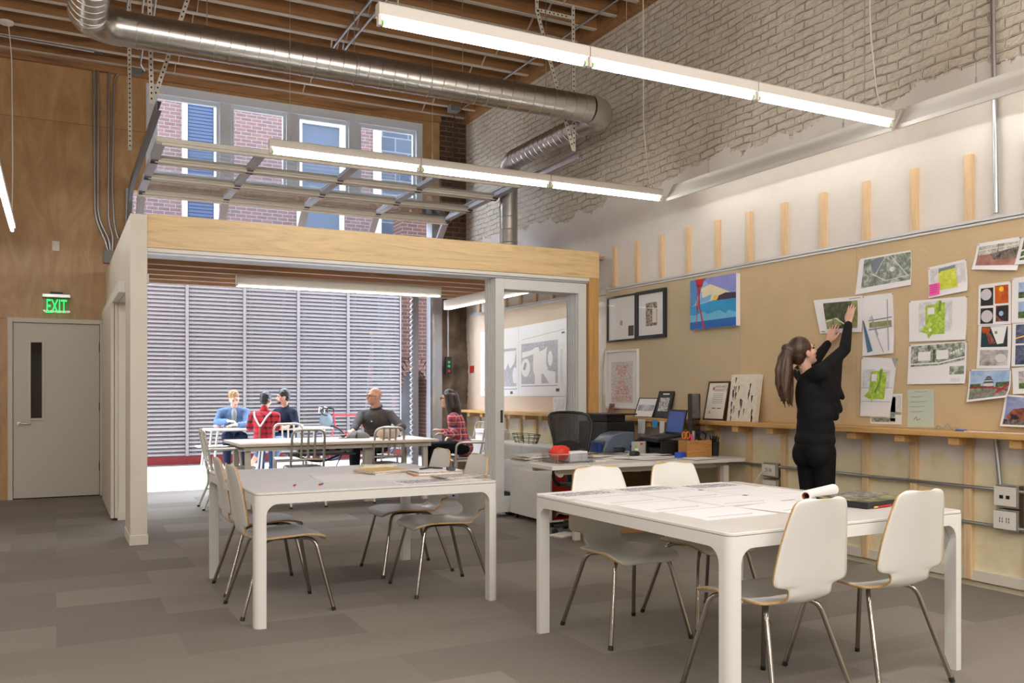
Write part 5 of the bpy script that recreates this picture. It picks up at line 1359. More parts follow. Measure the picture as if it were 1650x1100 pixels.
for k in range(34):
    du, dt = rnd.uniform(-10, 11), rnd.uniform(-0.05, 0.05); L = rnd.uniform(0.72, 1.0)
    pts = []
    for i, (u_, v_) in enumerate(tail):
        sp_ = (0.15, 0.75, 1.0, 1.1, 1.0)[i]
        pts.append(PT(u_ + du*sp_ + rnd.uniform(-1.8, 1.8), 561 + (v_-561)*L, 6.47 + dt*sp_))
    rad = [0.020, 0.022, 0.019, 0.014, 0.004]
    for i in range(4): c.cap(pts[i], pts[i+1], rad[i], rad[i+1], 8)
grow(c, 'hair', M['hair_brown'], w6, 0.006, 2, o0)
MB().tube([knot - o0 + (hr*math.cos(a) + hu*math.sin(a))*0.026 for a in [2*pi*k/16 for k in range(16)]], 0.007, 6, True).build('hair_tie', M['black'], w6, 0, 60)
MB().tube([PT(1281, 594, 6.42) - o0, PT(1285, 597, 6.44) - o0, PT(1290, 592, 6.40) - o0], 0.006, 6).build('necklace', mat('gold', (0.8, 0.6, 0.3), 0.3, 1.0), w6, 0, 60)

# ---- bald man at the inner table
f = (TOCAM*0.75 + IMG_L*0.65).normalized()
base = PT(607, 690, 11.85); pel = Vector((base.x+0.02, base.y+0.02, 0.60))
J = seated('p', '', pel, (TOCAM*0.92 + IMG_L*0.30), 0.10, 0.09, 0.215, (0.05, 0.165), IMG_L*0.9 + TOCAM*0.55 + UP*0.05)
J['elR'] = PT(572, 688, 11.55); J['wrR'] = PT(568, 693.5, 11.20); J['elL'] = PT(648, 688, 11.55); J['wrL'] = PT(632, 693, 11.25)
J['handR'] = (TOCAM + IMG_L*0.1, UP, IMG_R, 0.5); J['handL'] = (IMG_L*0.9 + TOCAM*0.5, UP, TOCAM*0.3 + IMG_L*0.5 + UP*0.1, 0.4)
o0 = Vector((pel.x, pel.y, 0))
pp = person('person', 'bald man with glasses in a charcoal shirt seated at the long table', J, o0, M['skin2'], cloth('charcoal shirt', srgb(72, 67, 64)), cloth('dark trousers', srgb(30, 33, 44)), M['black'], 0.0095, 1.12)
face_bits(pp, o0, J['head'], J['hf'], J['hu'], M['hair_dark']); c = MB(); N = J['neck']; ff = J['f']; rr = J['r']
c.tube([N - o0*0 + rr*math.sin(a)*0.072 + ff*(math.cos(a)*0.070 - 0.004) + UP*(0.030 - 0.028*math.cos(a)) for a in [2*pi*k/20 for k in range(20)]], 0.016, 8, True)
c.v = [tuple(Vector(p) - o0) for p in c.v]; c.build('collar', J['shirt_mat'], pp, 0, 60)
MB().cyl(N - o0 + ff*0.125 - UP*0.16, N - o0 + ff*0.135 - UP*0.16, 0.009, n=10).build('button', M['paper2'], pp, 0, 35)
glasses(pp, o0, J['head'], J['hf'], J['hu'], mat('brown glasses', srgb(110, 50, 32), 0.3))
# ---- woman in plaid at the right end of the table
pel = Vector((4.60, 10.25, 0.60))
J = seated('p', '', pel, IMG_L*0.95 + Vector((-0.3, 0, 0)), 0.30, 0.08, 0.165, (0.055, 0.155), IMG_L + Vector((0, 0, 0.05)))
J['elR'] = PT(733, 700, 11.05); J['wrR'] = PT(716, 698.5, 11.0); J['elL'] = PT(727, 698, 11.45); J['wrL'] = PT(712, 694, 11.4)
J['handR'] = (IMG_L + UP*0.02, UP, Vector((0.2, 1, 0.4)), 1.15); J['handL'] = (IMG_L*0.8 + UP*0.25, UP, TOCAM, 1.3)
o0 = Vector((pel.x, pel.y, 0))
pp = person('person', 'woman with long dark hair and a red plaid shirt leaning on the table end', J, o0, M['skin'], plaid('orange and blue plaid', srgb(206, 78, 66), srgb(62, 68, 112), srgb(226, 214, 214), 13), cloth('black trousers', (0.008, 0.008, 0.01)), M['black'], 0.0095, 0.9, 0.88)
face_bits(pp, o0, J['head'], J['hf'], J['hu'], M['hair_dark'], 0.9); glasses(pp, o0, J['head'], J['hf'], J['hu'], M['eye'], 0.9)
c = MB(); hd, hf, hu = J['head'], J['hf'].normalized(), UP; hr = hf.cross(hu)
c.ell(hd - hf*0.022 + hu*0.045, (0.080, 0.094, 0.092), ori(hr, hf, hu), 18, 12)
for k in range(14):
    a = -0.35 + pi*1.15*k/13 + pi - 0.4
    d = hr*math.cos(a)*0.078 + hf*(math.sin(a)*0.070 - 0.03)
    p0 = hd + d + hu*0.05; p1 = hd + d*1.15 - hu*0.10 - hf*0.02; p2 = hd + d*1.05 - hu*0.26 - hf*0.05
    c.cap(p0, p1, 0.030, 0.030, 8); c.cap(p1, p2, 0.030, 0.010, 8)
grow(c, 'hair', mat('dark brown hair', (0.022, 0.012, 0.008), 0.4, bump=0.4, bscale=30), pp, 0.009, 3, o0)
# ---- three at the courtyard table
M['denim'] = cloth('denim jacket', srgb(88, 114, 148), 0.85, 0.2)
fcam = (TOCAM*0.9 + IMG_R*0.35).normalized()
b0 = PT(376, 690, 13.95); pel = Vector((b0.x, b0.y, 0.60))
J = seated('p', '', pel, fcam, 0.20, 0.09, 0.185, (0.09, 0.13), TOCAM*0.75 + IMG_R*0.45 - UP*0.42, UP + TOCAM*0.35)
J['elR'] = PT(349, 680, 13.75); J['wrR'] = PT(368, 678, 13.55); J['elL'] = PT(398, 684, 13.75); J['wrL'] = PT(381, 684.5, 13.5)
J['handR'] = (IMG_R + TOCAM*0.2, UP, TOCAM*0.4 + UP*0.3, 1.1); J['handL'] = (IMG_L + TOCAM*0.3, UP, TOCAM*0.4 + UP*0.2, 0.7)
o0 = Vector((pel.x, pel.y, 0))
pp = person('person', 'man with sandy hair in a denim jacket eating at the courtyard table', J, o0, M['skin'], M['denim'], cloth('dark jeans', srgb(34, 42, 66)), M['dark_metal'], 0.011, 1.0, 1.0, shirt_name='denim_jacket')
face_bits(pp, o0, J['head'], J['hf'], J['hu'], M['hair_sand'])
c = MB(); hair_short(c, J['head'], J['hf'], J['hu'], vol=0.006, seed=2); grow(c, 'hair', M['hair_sand'], pp, 0.009, 1, o0)
c = MB(); N = J['neck']; fu = (J['neck']-J['pelvis']).normalized(); c.ell(N - fu*0.185 + J['f']*0.080, (0.058, 0.056, 0.175), ori(J['r'], J['f'], fu)); grow(c, 'grey_tee', cloth('grey tee', srgb(158, 162, 164)), pp, 0.011, 3, o0)
fb = (-TOCAM + IMG_R*0.12).normalized()
b0 = PT(424, 690, 13.05); pel = Vector((b0.x, b0.y, 0.555))
J = seated('p', '', pel, fb, 0.10, 0.09, 0.178, (0.05, 0.15), fb - UP*0.25)
J['elL'] = PT(402, 688, 13.15); J['wrL'] = PT(407, 690, 13.42); J['elR'] = PT(447, 688, 13.15); J['wrR'] = PT(440, 690, 13.42)
J['handL'] = (fb, UP, IMG_R, 0.5); J['handR'] = (fb, UP, IMG_L, 0.5)
J['ankL'] = PZ(404, 749, 0.085); J['ankR'] = PZ(438, 749, 0.085)
J['ankL'].z = J['ankR'].z = 0.085
o0 = Vector((pel.x, pel.y, 0))
pp = person('person', 'man seen from behind in a red checked shirt with white suspenders', J, o0, M['skin'], plaid('red and black plaid', srgb(176, 30, 44), srgb(52, 16, 26), None, 12), cloth('light jeans', srgb(104, 128, 160)), M['black'], 0.011, bare_shin=True)
c = MB(); hair_short(c, J['head'], J['hf'], J['hu'], vol=0.010, seed=3); grow(c, 'hair', M['hair_dark'], pp, 0.009, 1, o0)
fu = (J['neck']-J['pelvis']).normalized(); rr = J['r']
back = lambda a, q: J['pelvis'] - o0 + rr*a + fu*q
def strap(pts, m, nm):
    MB().tube([back(a, q) - J['f']*d for a, q, d in pts], 0.013, 8).build(nm, m, pp, 0, 60)
ws = mat('white strap', srgb(226, 224, 220), 0.6)
strap([(-0.13, 0.445, 0.060), (-0.095, 0.385, 0.128), (-0.045, 0.30, 0.138), (0.0, 0.235, 0.136)], ws, 'suspender_strap')
strap([(0.13, 0.445, 0.060), (0.095, 0.385, 0.128), (0.045, 0.30, 0.138), (0.0, 0.235, 0.136)], ws, 'suspender_strap')
strap([(0.0, 0.24, 0.137), (0.0, 0.13, 0.130), (0.0, -0.02, 0.142)], mat('brown strap', srgb(130, 88, 62), 0.6), 'suspender_back')
b0 = PT(462, 690, 13.95); pel = Vector((b0.x, b0.y, 0.585))
J = seated('p', '', pel, (TOCAM*0.85 + IMG_L*0.5), 0.08, 0.09, 0.18, (0.04, 0.165), IMG_L*0.95 + TOCAM*0.5 - UP*0.06)
J['elL'] = PT(477, 683, 13.75); J['wrL'] = PT(465, 687, 13.5); J['elR'] = PT(445, 684, 13.75); J['wrR'] = PT(449, 687, 13.5)
J['handL'] = (IMG_L + TOCAM*0.4, UP, TOCAM*0.3, 0.5); J['handR'] = (TOCAM + IMG_R*0.2, UP, IMG_R, 0.6)
o0 = Vector((pel.x, pel.y, 0))
pp = person('person', 'dark haired man in a navy shirt facing left at the courtyard table', J, o0, M['skin2'], cloth('navy shirt', srgb(24, 30, 48)), cloth('blue jeans', srgb(58, 78, 116)), M['dark_metal'], 0.011)
face_bits(pp, o0, J['head'], J['hf'], J['hu'], M['hair_dark'])
c = MB(); hair_short(c, J['head'], J['hf'], J['hu'], vol=0.012, seed=4); grow(c, 'hair', M['hair_dark'], pp, 0.009, 1, o0)
hf = J['hf'].normalized(); c = MB(); c.ell(J['head'] + hf*0.062 - UP*0.085, (0.046, 0.036, 0.026), ori(hf.cross(UP), hf, UP)); grow(c, 'beard', M['hair_dark'], pp, 0.009, 1, o0)
# ================================================================== PRINTS AND PICTURES
def noise_mat(name, stops, scale, order='yzx', detail=6, rough=0.65, dist=0.6, extra=None):
    m, nt, b = new_mat(name)
    vec, sp = coords(nt, order)
    n = noise(nt, vec, scale, detail, rough, dist)
    col = ramp(nt, n.outputs['Fac'], stops)
    if extra:
        vo = node(nt, 'ShaderNodeTexVoronoi'); vo.inputs['Scale'].default_value = extra[0]; nt.links.new(vec, vo.inputs['Vector'])
        f = ramp(nt, vo.outputs['Distance'], [(extra[2], (1, 1, 1)), (extra[3], (0, 0, 0))]); col = mix(nt, f, col, extra[1])
    nt.links.new(col, b.inputs['Base Color']); b.inputs['Roughness'].default_value = 0.6
    return m
S = srgb
M['aerial'] = noise_mat('aerial photo', [(0.30, S(66, 76, 66)), (0.72, S(214, 218, 214)), (0.48, S(132, 142, 128)), (0.58, S(186, 192, 184))], 16, detail=8, rough=0.72)
M['aerial_water'] = noise_mat('grey water', [(0.3, S(104, 116, 128)), (0.7, S(138, 148, 158))], 8)
M['plan_dark'] = noise_mat('dark green plan', [(0.35, S(50, 58, 40)), (0.70, S(104, 108, 66)), (0.52, S(68, 76, 48))], 14)
M['plan_light'] = noise_mat('olive plan', [(0.35, S(124, 130, 80)), (0.7, S(172, 172, 126))], 20)
M['lime'] = noise_mat('lime plan', [(0.36, S(138, 174, 56)), (0.66, S(214, 226, 96)), (0.5, S(172, 202, 70))], 26, extra=(60, S(104, 146, 52), 0.12, 0.22))
M['lime2'] = noise_mat('yellow green plan', [(0.40, S(196, 206, 56)), (0.62, S(232, 230, 96))], 20, extra=(70, S(120, 150, 60), 0.14, 0.24))
M['leaf'] = mat('plan green', S(112, 152, 54), 0.6)
M['block_grey'] = noise_mat('grey block plan', [(0.42, S(206, 206, 208)), (0.60, S(232, 232, 233))], 22)
M['site'] = noise_mat('site aerial', [(0.38, S(92, 104, 84)), (0.62, S(206, 208, 204)), (0.5, S(150, 158, 142))], 30, detail=8)
M['ink'] = mat('ink', S(70, 70, 74), 0.7)
M['ink_soft'] = mat('soft ink', S(168, 168, 174), 0.7)
M['ink_blue'] = mat('slate blue', S(84, 118, 140), 0.6)
M['pink'] = mat('pink note', S(250, 92, 180), 0.7)
M['photo_floor'] = noise_mat('red hall floor', [(0.35, S(120, 74, 66)), (0.68, S(196, 142, 128))], 7)
M['photo_dark'] = noise_mat('dark crowd', [(0.36, S(44, 40, 36)), (0.66, S(150, 138, 124))], 40)
M['photo_beam'] = noise_mat('pale hall roof', [(0.4, S(150, 150, 138)), (0.6, S(222, 220, 208))], 24)
M['night'] = mat('black print', S(28, 25, 25), 0.5); M['moon'] = mat('pale disc', S(206, 200, 206), 0.5)
M['orange'] = noise_mat('orange glow', [(0.35, S(150, 44, 10)), (0.68, S(236, 120, 22))], 9); M['sun'] = mat('yellow disc', S(250, 200, 50), 0.5)
M['teal'] = mat('dark teal', S(24, 52, 60), 0.5); M['skyblue'] = noise_mat('sky print', [(0.35, S(116, 156, 206)), (0.7, S(206, 220, 236))], 6)
M['water'] = noise_mat('grey green water', [(0.35, S(92, 94, 80)), (0.7, S(168, 166, 150))], 18, dist=1.5)
M['castle_white'] = mat('castle white', S(214, 214, 210), 0.6); M['castle_roof'] = mat('castle roof', S(88, 92, 98), 0.6)
M['bridge'] = mat('red bridge', S(176, 34, 44), 0.6); M['tree'] = noise_mat('tree print', [(0.4, S(52, 74, 40)), (0.65, S(110, 128, 72))], 40)
M['mono'] = noise_mat('soft grey photo', [(0.35, S(120, 112, 108)), (0.68, S(232, 228, 224))], 9); M['dusk'] = noise_mat('dusk photo', [(0.35, S(34, 40, 66)), (0.66, S(120, 128, 164))], 12)
M['rock'] = noise_mat('red rock', [(0.38, S(84, 40, 32)), (0.62, S(176, 96, 74))], 24); M['violet'] = noise_mat('violet sky', [(0.35, S(112, 126, 184)), (0.7, S(176, 182, 212))], 6)
M['note_green'] = mat('pale green paper', S(196, 208, 192), 0.7)
class Sheet:
    """a thin sheet pinned on the wall: corners in order top left, top right, bottom right, bottom left"""
    def __init__(s, q, X, lift=0.0, wave=0.0):
        s.c = [PX(u, v, X) for u, v in q]; s.lift, s.wave = lift, wave; s.mb = MB(); s.mats = []
    def at(s, u, v, off=0.0):
        a = s.c[0].lerp(s.c[1], u); b = s.c[3].lerp(s.c[2], u); p = a.lerp(b, v)
        p.x -= off + s.lift*(v**4)*(0.35+0.65*u) + s.wave*math.sin(pi*v)*math.sin(pi*u*1.3+0.3) + 0.0006
        return p
    def slot(s, m):
        if m not in s.mats: s.mats.append(m)
        return s.mats.index(m)
    def base(s, m): s.mb.grid(lambda u, v: s.at(u, v), 10, 12, s.slot(m)); return s
    def rect(s, u0, u1, v0, v1, m, k=1):
        s.mb.grid(lambda a, b: s.at(u0+(u1-u0)*a, v0+(v1-v0)*b, 0.0009*k), 8, 8, s.slot(m)); return s
    def poly(s, pts, m, k=2):
        s.mb.add([s.at(u, v, 0.0009*k) for u, v in pts], [tuple(range(len(pts)))], s.slot(m)); return s
    def disc(s, u, v, ru, rv, m, k=2, n=16): return s.poly([(u+ru*math.cos(2*pi*i/n), v+rv*math.sin(2*pi*i/n)) for i in range(n)], m, k)
    def line(s, pts, w, m, k=3):
        for (a, b), (c, d) in zip(pts, pts[1:]):
            L = math.hypot(c-a, d-b); nx, ny = -(d-b)/L*w/2, (c-a)/L*w/2
            s.poly([(a+nx, b+ny), (c+nx, d+ny), (c-nx, d-ny), (a-nx, b-ny)], m, k)
        return s
    def done(s, label, name='print', cat='print', group='prints pinned on the tan board'):
        s.mb.v = s.mb.v
        o = s.mb.build(name, s.mats, None, 0, 0)
        return tag(o, label, cat, group)
def C4(*p): return [(1280 + x/3.235, 360 + y/3.235) for x, y in p]
X0b = 5.4465
# aerial
s = Sheet(C4((340,185),(610,138),(612,320),(318,372)), X0b, 0.01).base(M['paper']).rect(0.10, 0.99, 0.05, 0.84, M['aerial']).poly([(0.22,0.1),(0.5,0.08),(0.48,0.4),(0.30,0.48)], M['aerial_water']).line([(0.3,0.5),(0.55,0.75),(0.98,0.70)], 0.02, M['block_grey']).disc(0.66, 0.45, 0.05, 0.07, M['block_grey']).line([(0.62,0.06),(0.95,0.72)], 0.016, M['block_grey']).line([(0.36,0.5),(0.52,0.06)], 0.012, M['block_grey'])
s.done('black and white aerial print, topmost left of those on the tan board')
s = Sheet(C4((355,380),(513,360),(526,675),(358,692)), X0b, 0.02).base(M['paper']).rect(0.22, 0.93, 0.45, 0.54, M['plan_light']).rect(0.3, 0.8, 0.46, 0.53, M['lime']).line([(0.25,0.36),(0.45,0.66),(0.7,0.97)], 0.02, M['ink_soft']).line([(0.30,0.34),(0.50,0.68)], 0.035, M['ink_soft']).line([(0.82,0.1),(0.85,0.95)], 0.03, M['ink_soft']).line([(0.2,0.42),(0.95,0.40)], 0.012, M['ink']).line([(0.2,0.57),(0.95,0.55)], 0.012, M['ink']).poly([(0.0,0.40),(0.05,0.42),(0.34,0.93),(0.17,0.95)], M['ink_blue'])
s.done('tall white plan with a slate blue river strip, right of the raised hands')
s = Sheet(C4((395,1010),(505,890),(565,887),(560,1047)), X0b, 0.0)
s = Sheet(C4((398,890),(563,887),(560,1047),(395,1043)), X0b, 0.0).base(M['paper']).rect(0.62, 0.98, 0.05, 0.6, M['block_grey']).rect(0.65, 0.8, 0.1, 0.9, M['site']).rect(0.05, 0.8, 0.80, 0.93, M['site']).rect(0.8, 0.98, 0.6, 0.68, M['plan_light'])
s.done('grey plan half hidden under the folded green plan, just above the shelf')
s = Sheet(C4((350,697),(537,702),(500,1008),(345,1003)), X0b-0.006, 0.012).base(M['paper']).rect(0.05, 0.85, 0.20, 0.52, M['block_grey']).poly([(0.30,0.24),(0.55,0.22),(0.57,0.18),(0.64,0.18),(0.65,0.25),(0.76,0.24),(0.76,0.70),(0.42,0.70),(0.36,0.78),(0.33,0.71),(0.12,0.66),(0.26,0.56)], M['lime']).rect(0.32, 0.48, 0.28, 0.40, M['paper'], 3).line([(0.6,0.2),(0.58,0.4),(0.45,0.6)], 0.05, M['leaf']).line([(0.0,0.52),(0.97,0.50)], 0.008, M['ink_soft']).line([(0.0,0.75),(0.95,0.74)], 0.008, M['ink_soft']).poly([(0.85,0.0),(1.0,0.0),(0.985,0.17)], M['ink_soft'])
s.done('creased white sheet with a lime green park plan, lowest left on the board')
s = Sheet(C4((697,230),(895,185),(910,350),(703,390)), X0b, 0.018).base(M['paper']).rect(0.05, 0.96, 0.08, 0.70, M['block_grey']).poly([(0.28,0.12),(0.72,0.10),(0.76,0.82),(0.28,0.80)], M['lime2']).poly([(0.28,0.12),(0.72,0.10),(0.72,0.24),(0.29,0.26)], M['aerial_water'], 3).rect(0.62, 0.74, 0.48, 0.76, M['lime'], 3).rect(0.02, 0.30, 0.56, 0.94, M['pink'], 4)
for k in range(4): s.line([(0.05,0.63+0.07*k),(0.24,0.62+0.07*k)], 0.012, M['ink'], 5)
s.done('yellow and green plan print carrying a bright pink sticky note')
s = Sheet(C4((597,405),(900,378),(898,605),(600,617)), X0b, 0.012).base(M['paper']).rect(0.18, 0.76, 0.06, 0.78, M['block_grey']).poly([(0.30,0.14),(0.50,0.12),(0.52,0.04),(0.57,0.04),(0.58,0.10),(0.64,0.10),(0.64,0.84),(0.42,0.84),(0.36,0.94),(0.33,0.82),(0.20,0.76),(0.30,0.62)], M['lime']).rect(0.34, 0.46, 0.20, 0.36, M['paper'], 3).line([(0.56,0.06),(0.54,0.40),(0.44,0.70)], 0.04, M['leaf']).disc(0.385, 0.74, 0.025, 0.04, M['paper'], 4)
s.done('wide white sheet with a lime green park plan, middle of the board')
s = Sheet(C4((597,632),(900,612),(895,833),(590,838)), X0b-0.004, 0.014).base(M['paper']).poly([(0.05,0.05),(0.97,0.02),(0.97,0.44),(0.55,0.54),(0.05,0.56)], M['site']).rect(0.18, 0.40, 0.20, 0.42, M['paper'], 3).rect(0.50, 0.70, 0.18, 0.40, M['paper'], 3).rect(0.44, 0.48, 0.16, 0.46, M['tree'], 3).rect(0.73, 0.97, 0.58, 0.78, M['site']).line([(0.05,0.50),(0.55,0.49),(0.97,0.37)], 0.03, M['paper'], 4)
for k in range(5): s.rect(0.74+0.04*k, 0.765+0.04*k, 0.24-0.02*k, 0.29-0.02*k, M['paper'], 4)
for k in range(3): s.line([(0.76,0.88+0.03*k),(0.92,0.88+0.03*k)], 0.006, M['ink_soft'], 3)
s.done('white sheet with a grey green site aerial, above the pale green note')
s = Sheet(C4((590,865),(727,862),(730,1062),(590,1062)), X0b, 0.0).base(M['note_green'])
for k, (a, b) in enumerate(((0.3, 0.8), (0.15, 0.6), (0.1, 0.75), (0.1, 0.7), (0.1, 0.62))): s.line([(a, 0.06+0.13*k), ((a+b)/2, 0.055+0.13*k+0.015), (b, 0.05+0.13*k)], 0.012, M['leaf' if False else 'ink_soft'])
s.line([(0.25,0.8),(0.35,0.72),(0.38,0.82),(0.5,0.76)], 0.012, M['ink'])
s.done('pale green handwritten note above the shelf', 'note', 'note')
s = Sheet(C4((955,105),(1178,68),(1175,245),(928,240)), X0b-0.002, 0.03).base(M['paper']).rect(0.06, 0.99, 0.14, 0.84, M['photo_floor']).poly([(0.06,0.14),(0.99,0.12),(0.99,0.40),(0.08,0.46)], M['photo_beam']).poly([(0.35,0.44),(0.99,0.28),(0.99,0.62),(0.45,0.64)], M['photo_dark'], 3).line([(0.08,0.3),(0.99,0.20)], 0.03, M['paper2'], 4).line([(0.52,0.12),(0.52,0.5)], 0.02, M['photo_dark'], 4)
s.done('colour photo of a hall with a reddish floor, top right of the board')
s = Sheet(C4((1182,75),(1330,45),(1330,200),(1150,215)), X0b-0.010, 0.02).base(M['paper']).rect(0.12, 0.95, 0.1, 0.85, M['tree']).line([(0.12,0.5),(0.9,0.3)], 0.06, M['paper'], 3).line([(0.12,0.75),(0.9,0.55)], 0.06, M['paper'], 3)
s.done('green striped photo at the upper right edge, overlapping the hall photo')
s = Sheet(C4((960,320),(1128,300),(1131,524),(957,530)), X0b, 0.006).base(M['paper']).rect(0.08, 0.47, 0.10, 0.53, M['night']).disc(0.25, 0.26, 0.17, 0.14, M['moon']).rect(0.52, 0.93, 0.07, 0.50, M['orange']).disc(0.72, 0.16, 0.07, 0.06, M['sun']).rect(0.08, 0.47, 0.59, 0.97, M['night']).disc(0.28, 0.79, 0.18, 0.15, M['moon']).rect(0.55, 0.93, 0.55, 0.93, M['rock']).poly([(0.6,0.57),(0.93,0.55),(0.93,0.93),(0.72,0.90),(0.55,0.75)], M['night'], 3).disc(0.72, 0.74, 0.07, 0.06, M['skyblue'], 4)
s.done('sheet of four small photos, discs and an orange sun, at the right of the board')
s = Sheet(C4((960,532),(1131,527),(1128,755),(950,757)), X0b-0.004, 0.008).base(M['paper']).rect(0.10, 0.90, 0.03, 0.50, M['teal']).poly([(0.12,0.05),(0.38,0.05),(0.34,0.2),(0.14,0.17)], M['orange'], 3).poly([(0.25,0.17),(0.40,0.20),(0.55,0.42),(0.36,0.44)], M['rock'], 3).poly([(0.38,0.04),(0.88,0.03),(0.78,0.42),(0.60,0.44)], M['paper'], 3).rect(0.52, 0.6, 0.14, 0.2, M['leaf'], 4).rect(0.09, 0.92, 0.57, 0.93, M['mono']).disc(0.72, 0.76, 0.16, 0.10, M['castle_white'], 3)
s.done('sheet of two photos, a collage over a soft grey still life, above the castle')
s = Sheet(C4((1135,285),(1300,262),(1300,510),(1132,520)), X0b, 0.006).base(M['paper']).rect(0.22, 0.98, 0.12, 0.46, M['skyblue']).rect(0.22, 0.98, 0.33, 0.46, M['tree'], 2).rect(0.22, 0.98, 0.54, 0.90, M['skyblue']).rect(0.22, 0.98, 0.76, 0.90, M['tree'], 2)
s.done('sheet of two blue sky photos, cut by the right edge, upper one')
s = Sheet(C4((1137,522),(1300,512),(1300,740),(1132,745)), X0b-0.004, 0.006).base(M['paper']).rect(0.12, 0.98, 0.03, 0.47, M['dusk']).line([(0.12,0.35),(0.7,0.25)], 0.03, M['sun'], 3).rect(0.12, 0.98, 0.51, 0.96, M['dusk'])
s.done('sheet of two dusk photos, cut by the right edge, under the blue ones')
s = Sheet(C4((1133,755),(1310,735),(1310,880),(1142,890)), X0b, 0.02).base(M['paper']).rect(0.2, 0.98, 0.15, 0.8, M['mono']).rect(0.2, 0.98, 0.6, 0.8, M['tree'], 2)
s.done('white framed landscape print right of the castle, cut by the edge')
s = Sheet(C4((912,760),(1130,757),(1128,905),(905,930)), X0b-0.010, 0.05).base(M['paper']).rect(0.04, 0.97, 0.04, 0.93, M['skyblue']).rect(0.04, 0.97, 0.60, 0.93, M['water'], 2).rect(0.04, 0.30, 0.46, 0.60, M['tree'], 2).rect(0.66, 0.97, 0.44, 0.60, M['tree'], 2)
for a, b, c_, d_ in ((0.38, 0.60, 0.44, 0.56), (0.41, 0.57, 0.34, 0.44), (0.44, 0.54, 0.27, 0.34)): s.rect(a, b, c_, d_, M['castle_white'], 3); s.poly([(a-0.03, c_+0.02), (b+0.03, c_+0.02), (b-0.02, c_-0.04), (a+0.02, c_-0.04)], M['castle_roof'], 4)
s.rect(0.30, 0.62, 0.55, 0.62, M['castle_roof'], 3)
s.line([(0.04,0.56),(0.35,0.55),(0.68,0.62),(0.97,0.74)], 0.035, M['bridge'], 5)
for k in range(6): s.line([(0.36+0.09*k, 0.57+0.025*k),(0.36+0.09*k, 0.70+0.02*k)], 0.008, M['bridge'], 5)
s.line([(0.70,0.80),(0.97,0.52)], 0.05, M['bridge'], 5)
s.done('curling colour photo of a castle behind a red bridge')
s = Sheet(C4((1100,890),(1310,905),(1310,1065),(1075,1055)), X0b-0.016, 0.03).base(M['paper']).rect(0.06, 0.98, 0.06, 0.94, M['violet']).poly([(0.10,0.70),(0.25,0.45),(0.45,0.40),(0.7,0.35),(0.98,0.6),(0.98,0.78),(0.2,0.78)], M['rock'], 3).rect(0.06, 0.98, 0.77, 0.94, M['photo_dark'], 2).poly([(0.2,0.62),(0.35,0.55),(0.5,0.62),(0.4,0.76),(0.25,0.76)], M['night'], 4)
s.done('photo of a red rock under violet sky at the lower right corner')
# print held by the woman
s = Sheet(C4((100,400),(355,375),(350,565),(135,573)), X0b-0.010, 0.0, 0.008).base(M['paper']).rect(0.20, 0.90, 0.12, 0.88, M['plan_dark']).rect(0.78, 0.90, 0.12, 0.88, M['plan_light'], 2).rect(0.20, 0.36, 0.60, 0.86, M['plan_light'], 2).line([(0.22,0.66),(0.45,0.58),(0.6,0.74),(0.78,0.82)], 0.03, M['paper2'], 3).poly([(0.36,0.6),(0.5,0.56),(0.56,0.78),(0.40,0.86)], M['lime2' if False else 'plan_light'], 3).line([(0.04,0.95),(0.14,0.95)], 0.02, M['ink'], 3).line([(0.74,0.06),(0.96,0.05)], 0.02, M['ink_soft'], 3)
s.done('white print of a dark green plan under the hands of the woman')
# pins
pins = [C4(p)[0] for p in ((338,188),(606,142),(700,236),(892,190),(600,408),(896,382),(600,636),(896,616),(958,110),(1174,72),(963,324),(1126,304),(1136,290),(916,764),(1126,762),(1104,894),(352,702),(534,706),(358,384),(510,366))]
for k, (u, v) in enumerate(pins):
    p = PX(u, v, 5.43)
    tag(MB().cyl((5.436, p.y, p.z), (5.428, p.y, p.z), 0.005, n=10).build('push_pin', M['steel'], None, 0, 0), 'small metal push pin holding a print corner on the tan board', 'pin', 'push pins on the tan board')
# inner room board: two plan sheets, notes
def Q(u0, v0, u1, v1, u2, v2, u3, v3): return [(800 + x/4.231, 480 + y/4.231) for x, y in ((u0, v0), (u1, v1), (u2, v2), (u3, v3))]
M['plan_grey'] = noise_mat('grey plan ink', [(0.35, S(150, 150, 160)), (0.65, S(206, 206, 214))], 40)
s = Sheet(Q(-110, 235, 150, 195, 150, 668, -110, 668), X0b, 0).base(M['paper']).rect(0.15, 0.95, 0.30, 0.86, M['plan_grey']).poly([(0.15,0.45),(0.7,0.34),(0.95,0.34),(0.90,0.52),(0.8,0.60),(0.75,0.52),(0.68,0.62),(0.6,0.54),(0.52,0.66),(0.4,0.60),(0.15,0.72)], M['paper'], 3).disc(0.92, 0.7, 0.06, 0.12, M['paper'], 3).rect(0.1, 0.97, 0.89, 0.905, M['ink_soft']).rect(0.80, 0.86, 0.93, 0.97, M['ink'])
s.done('large white site plan, left of two in the inner room', 'plan_sheet', 'drawing', 'site plans in the inner room')
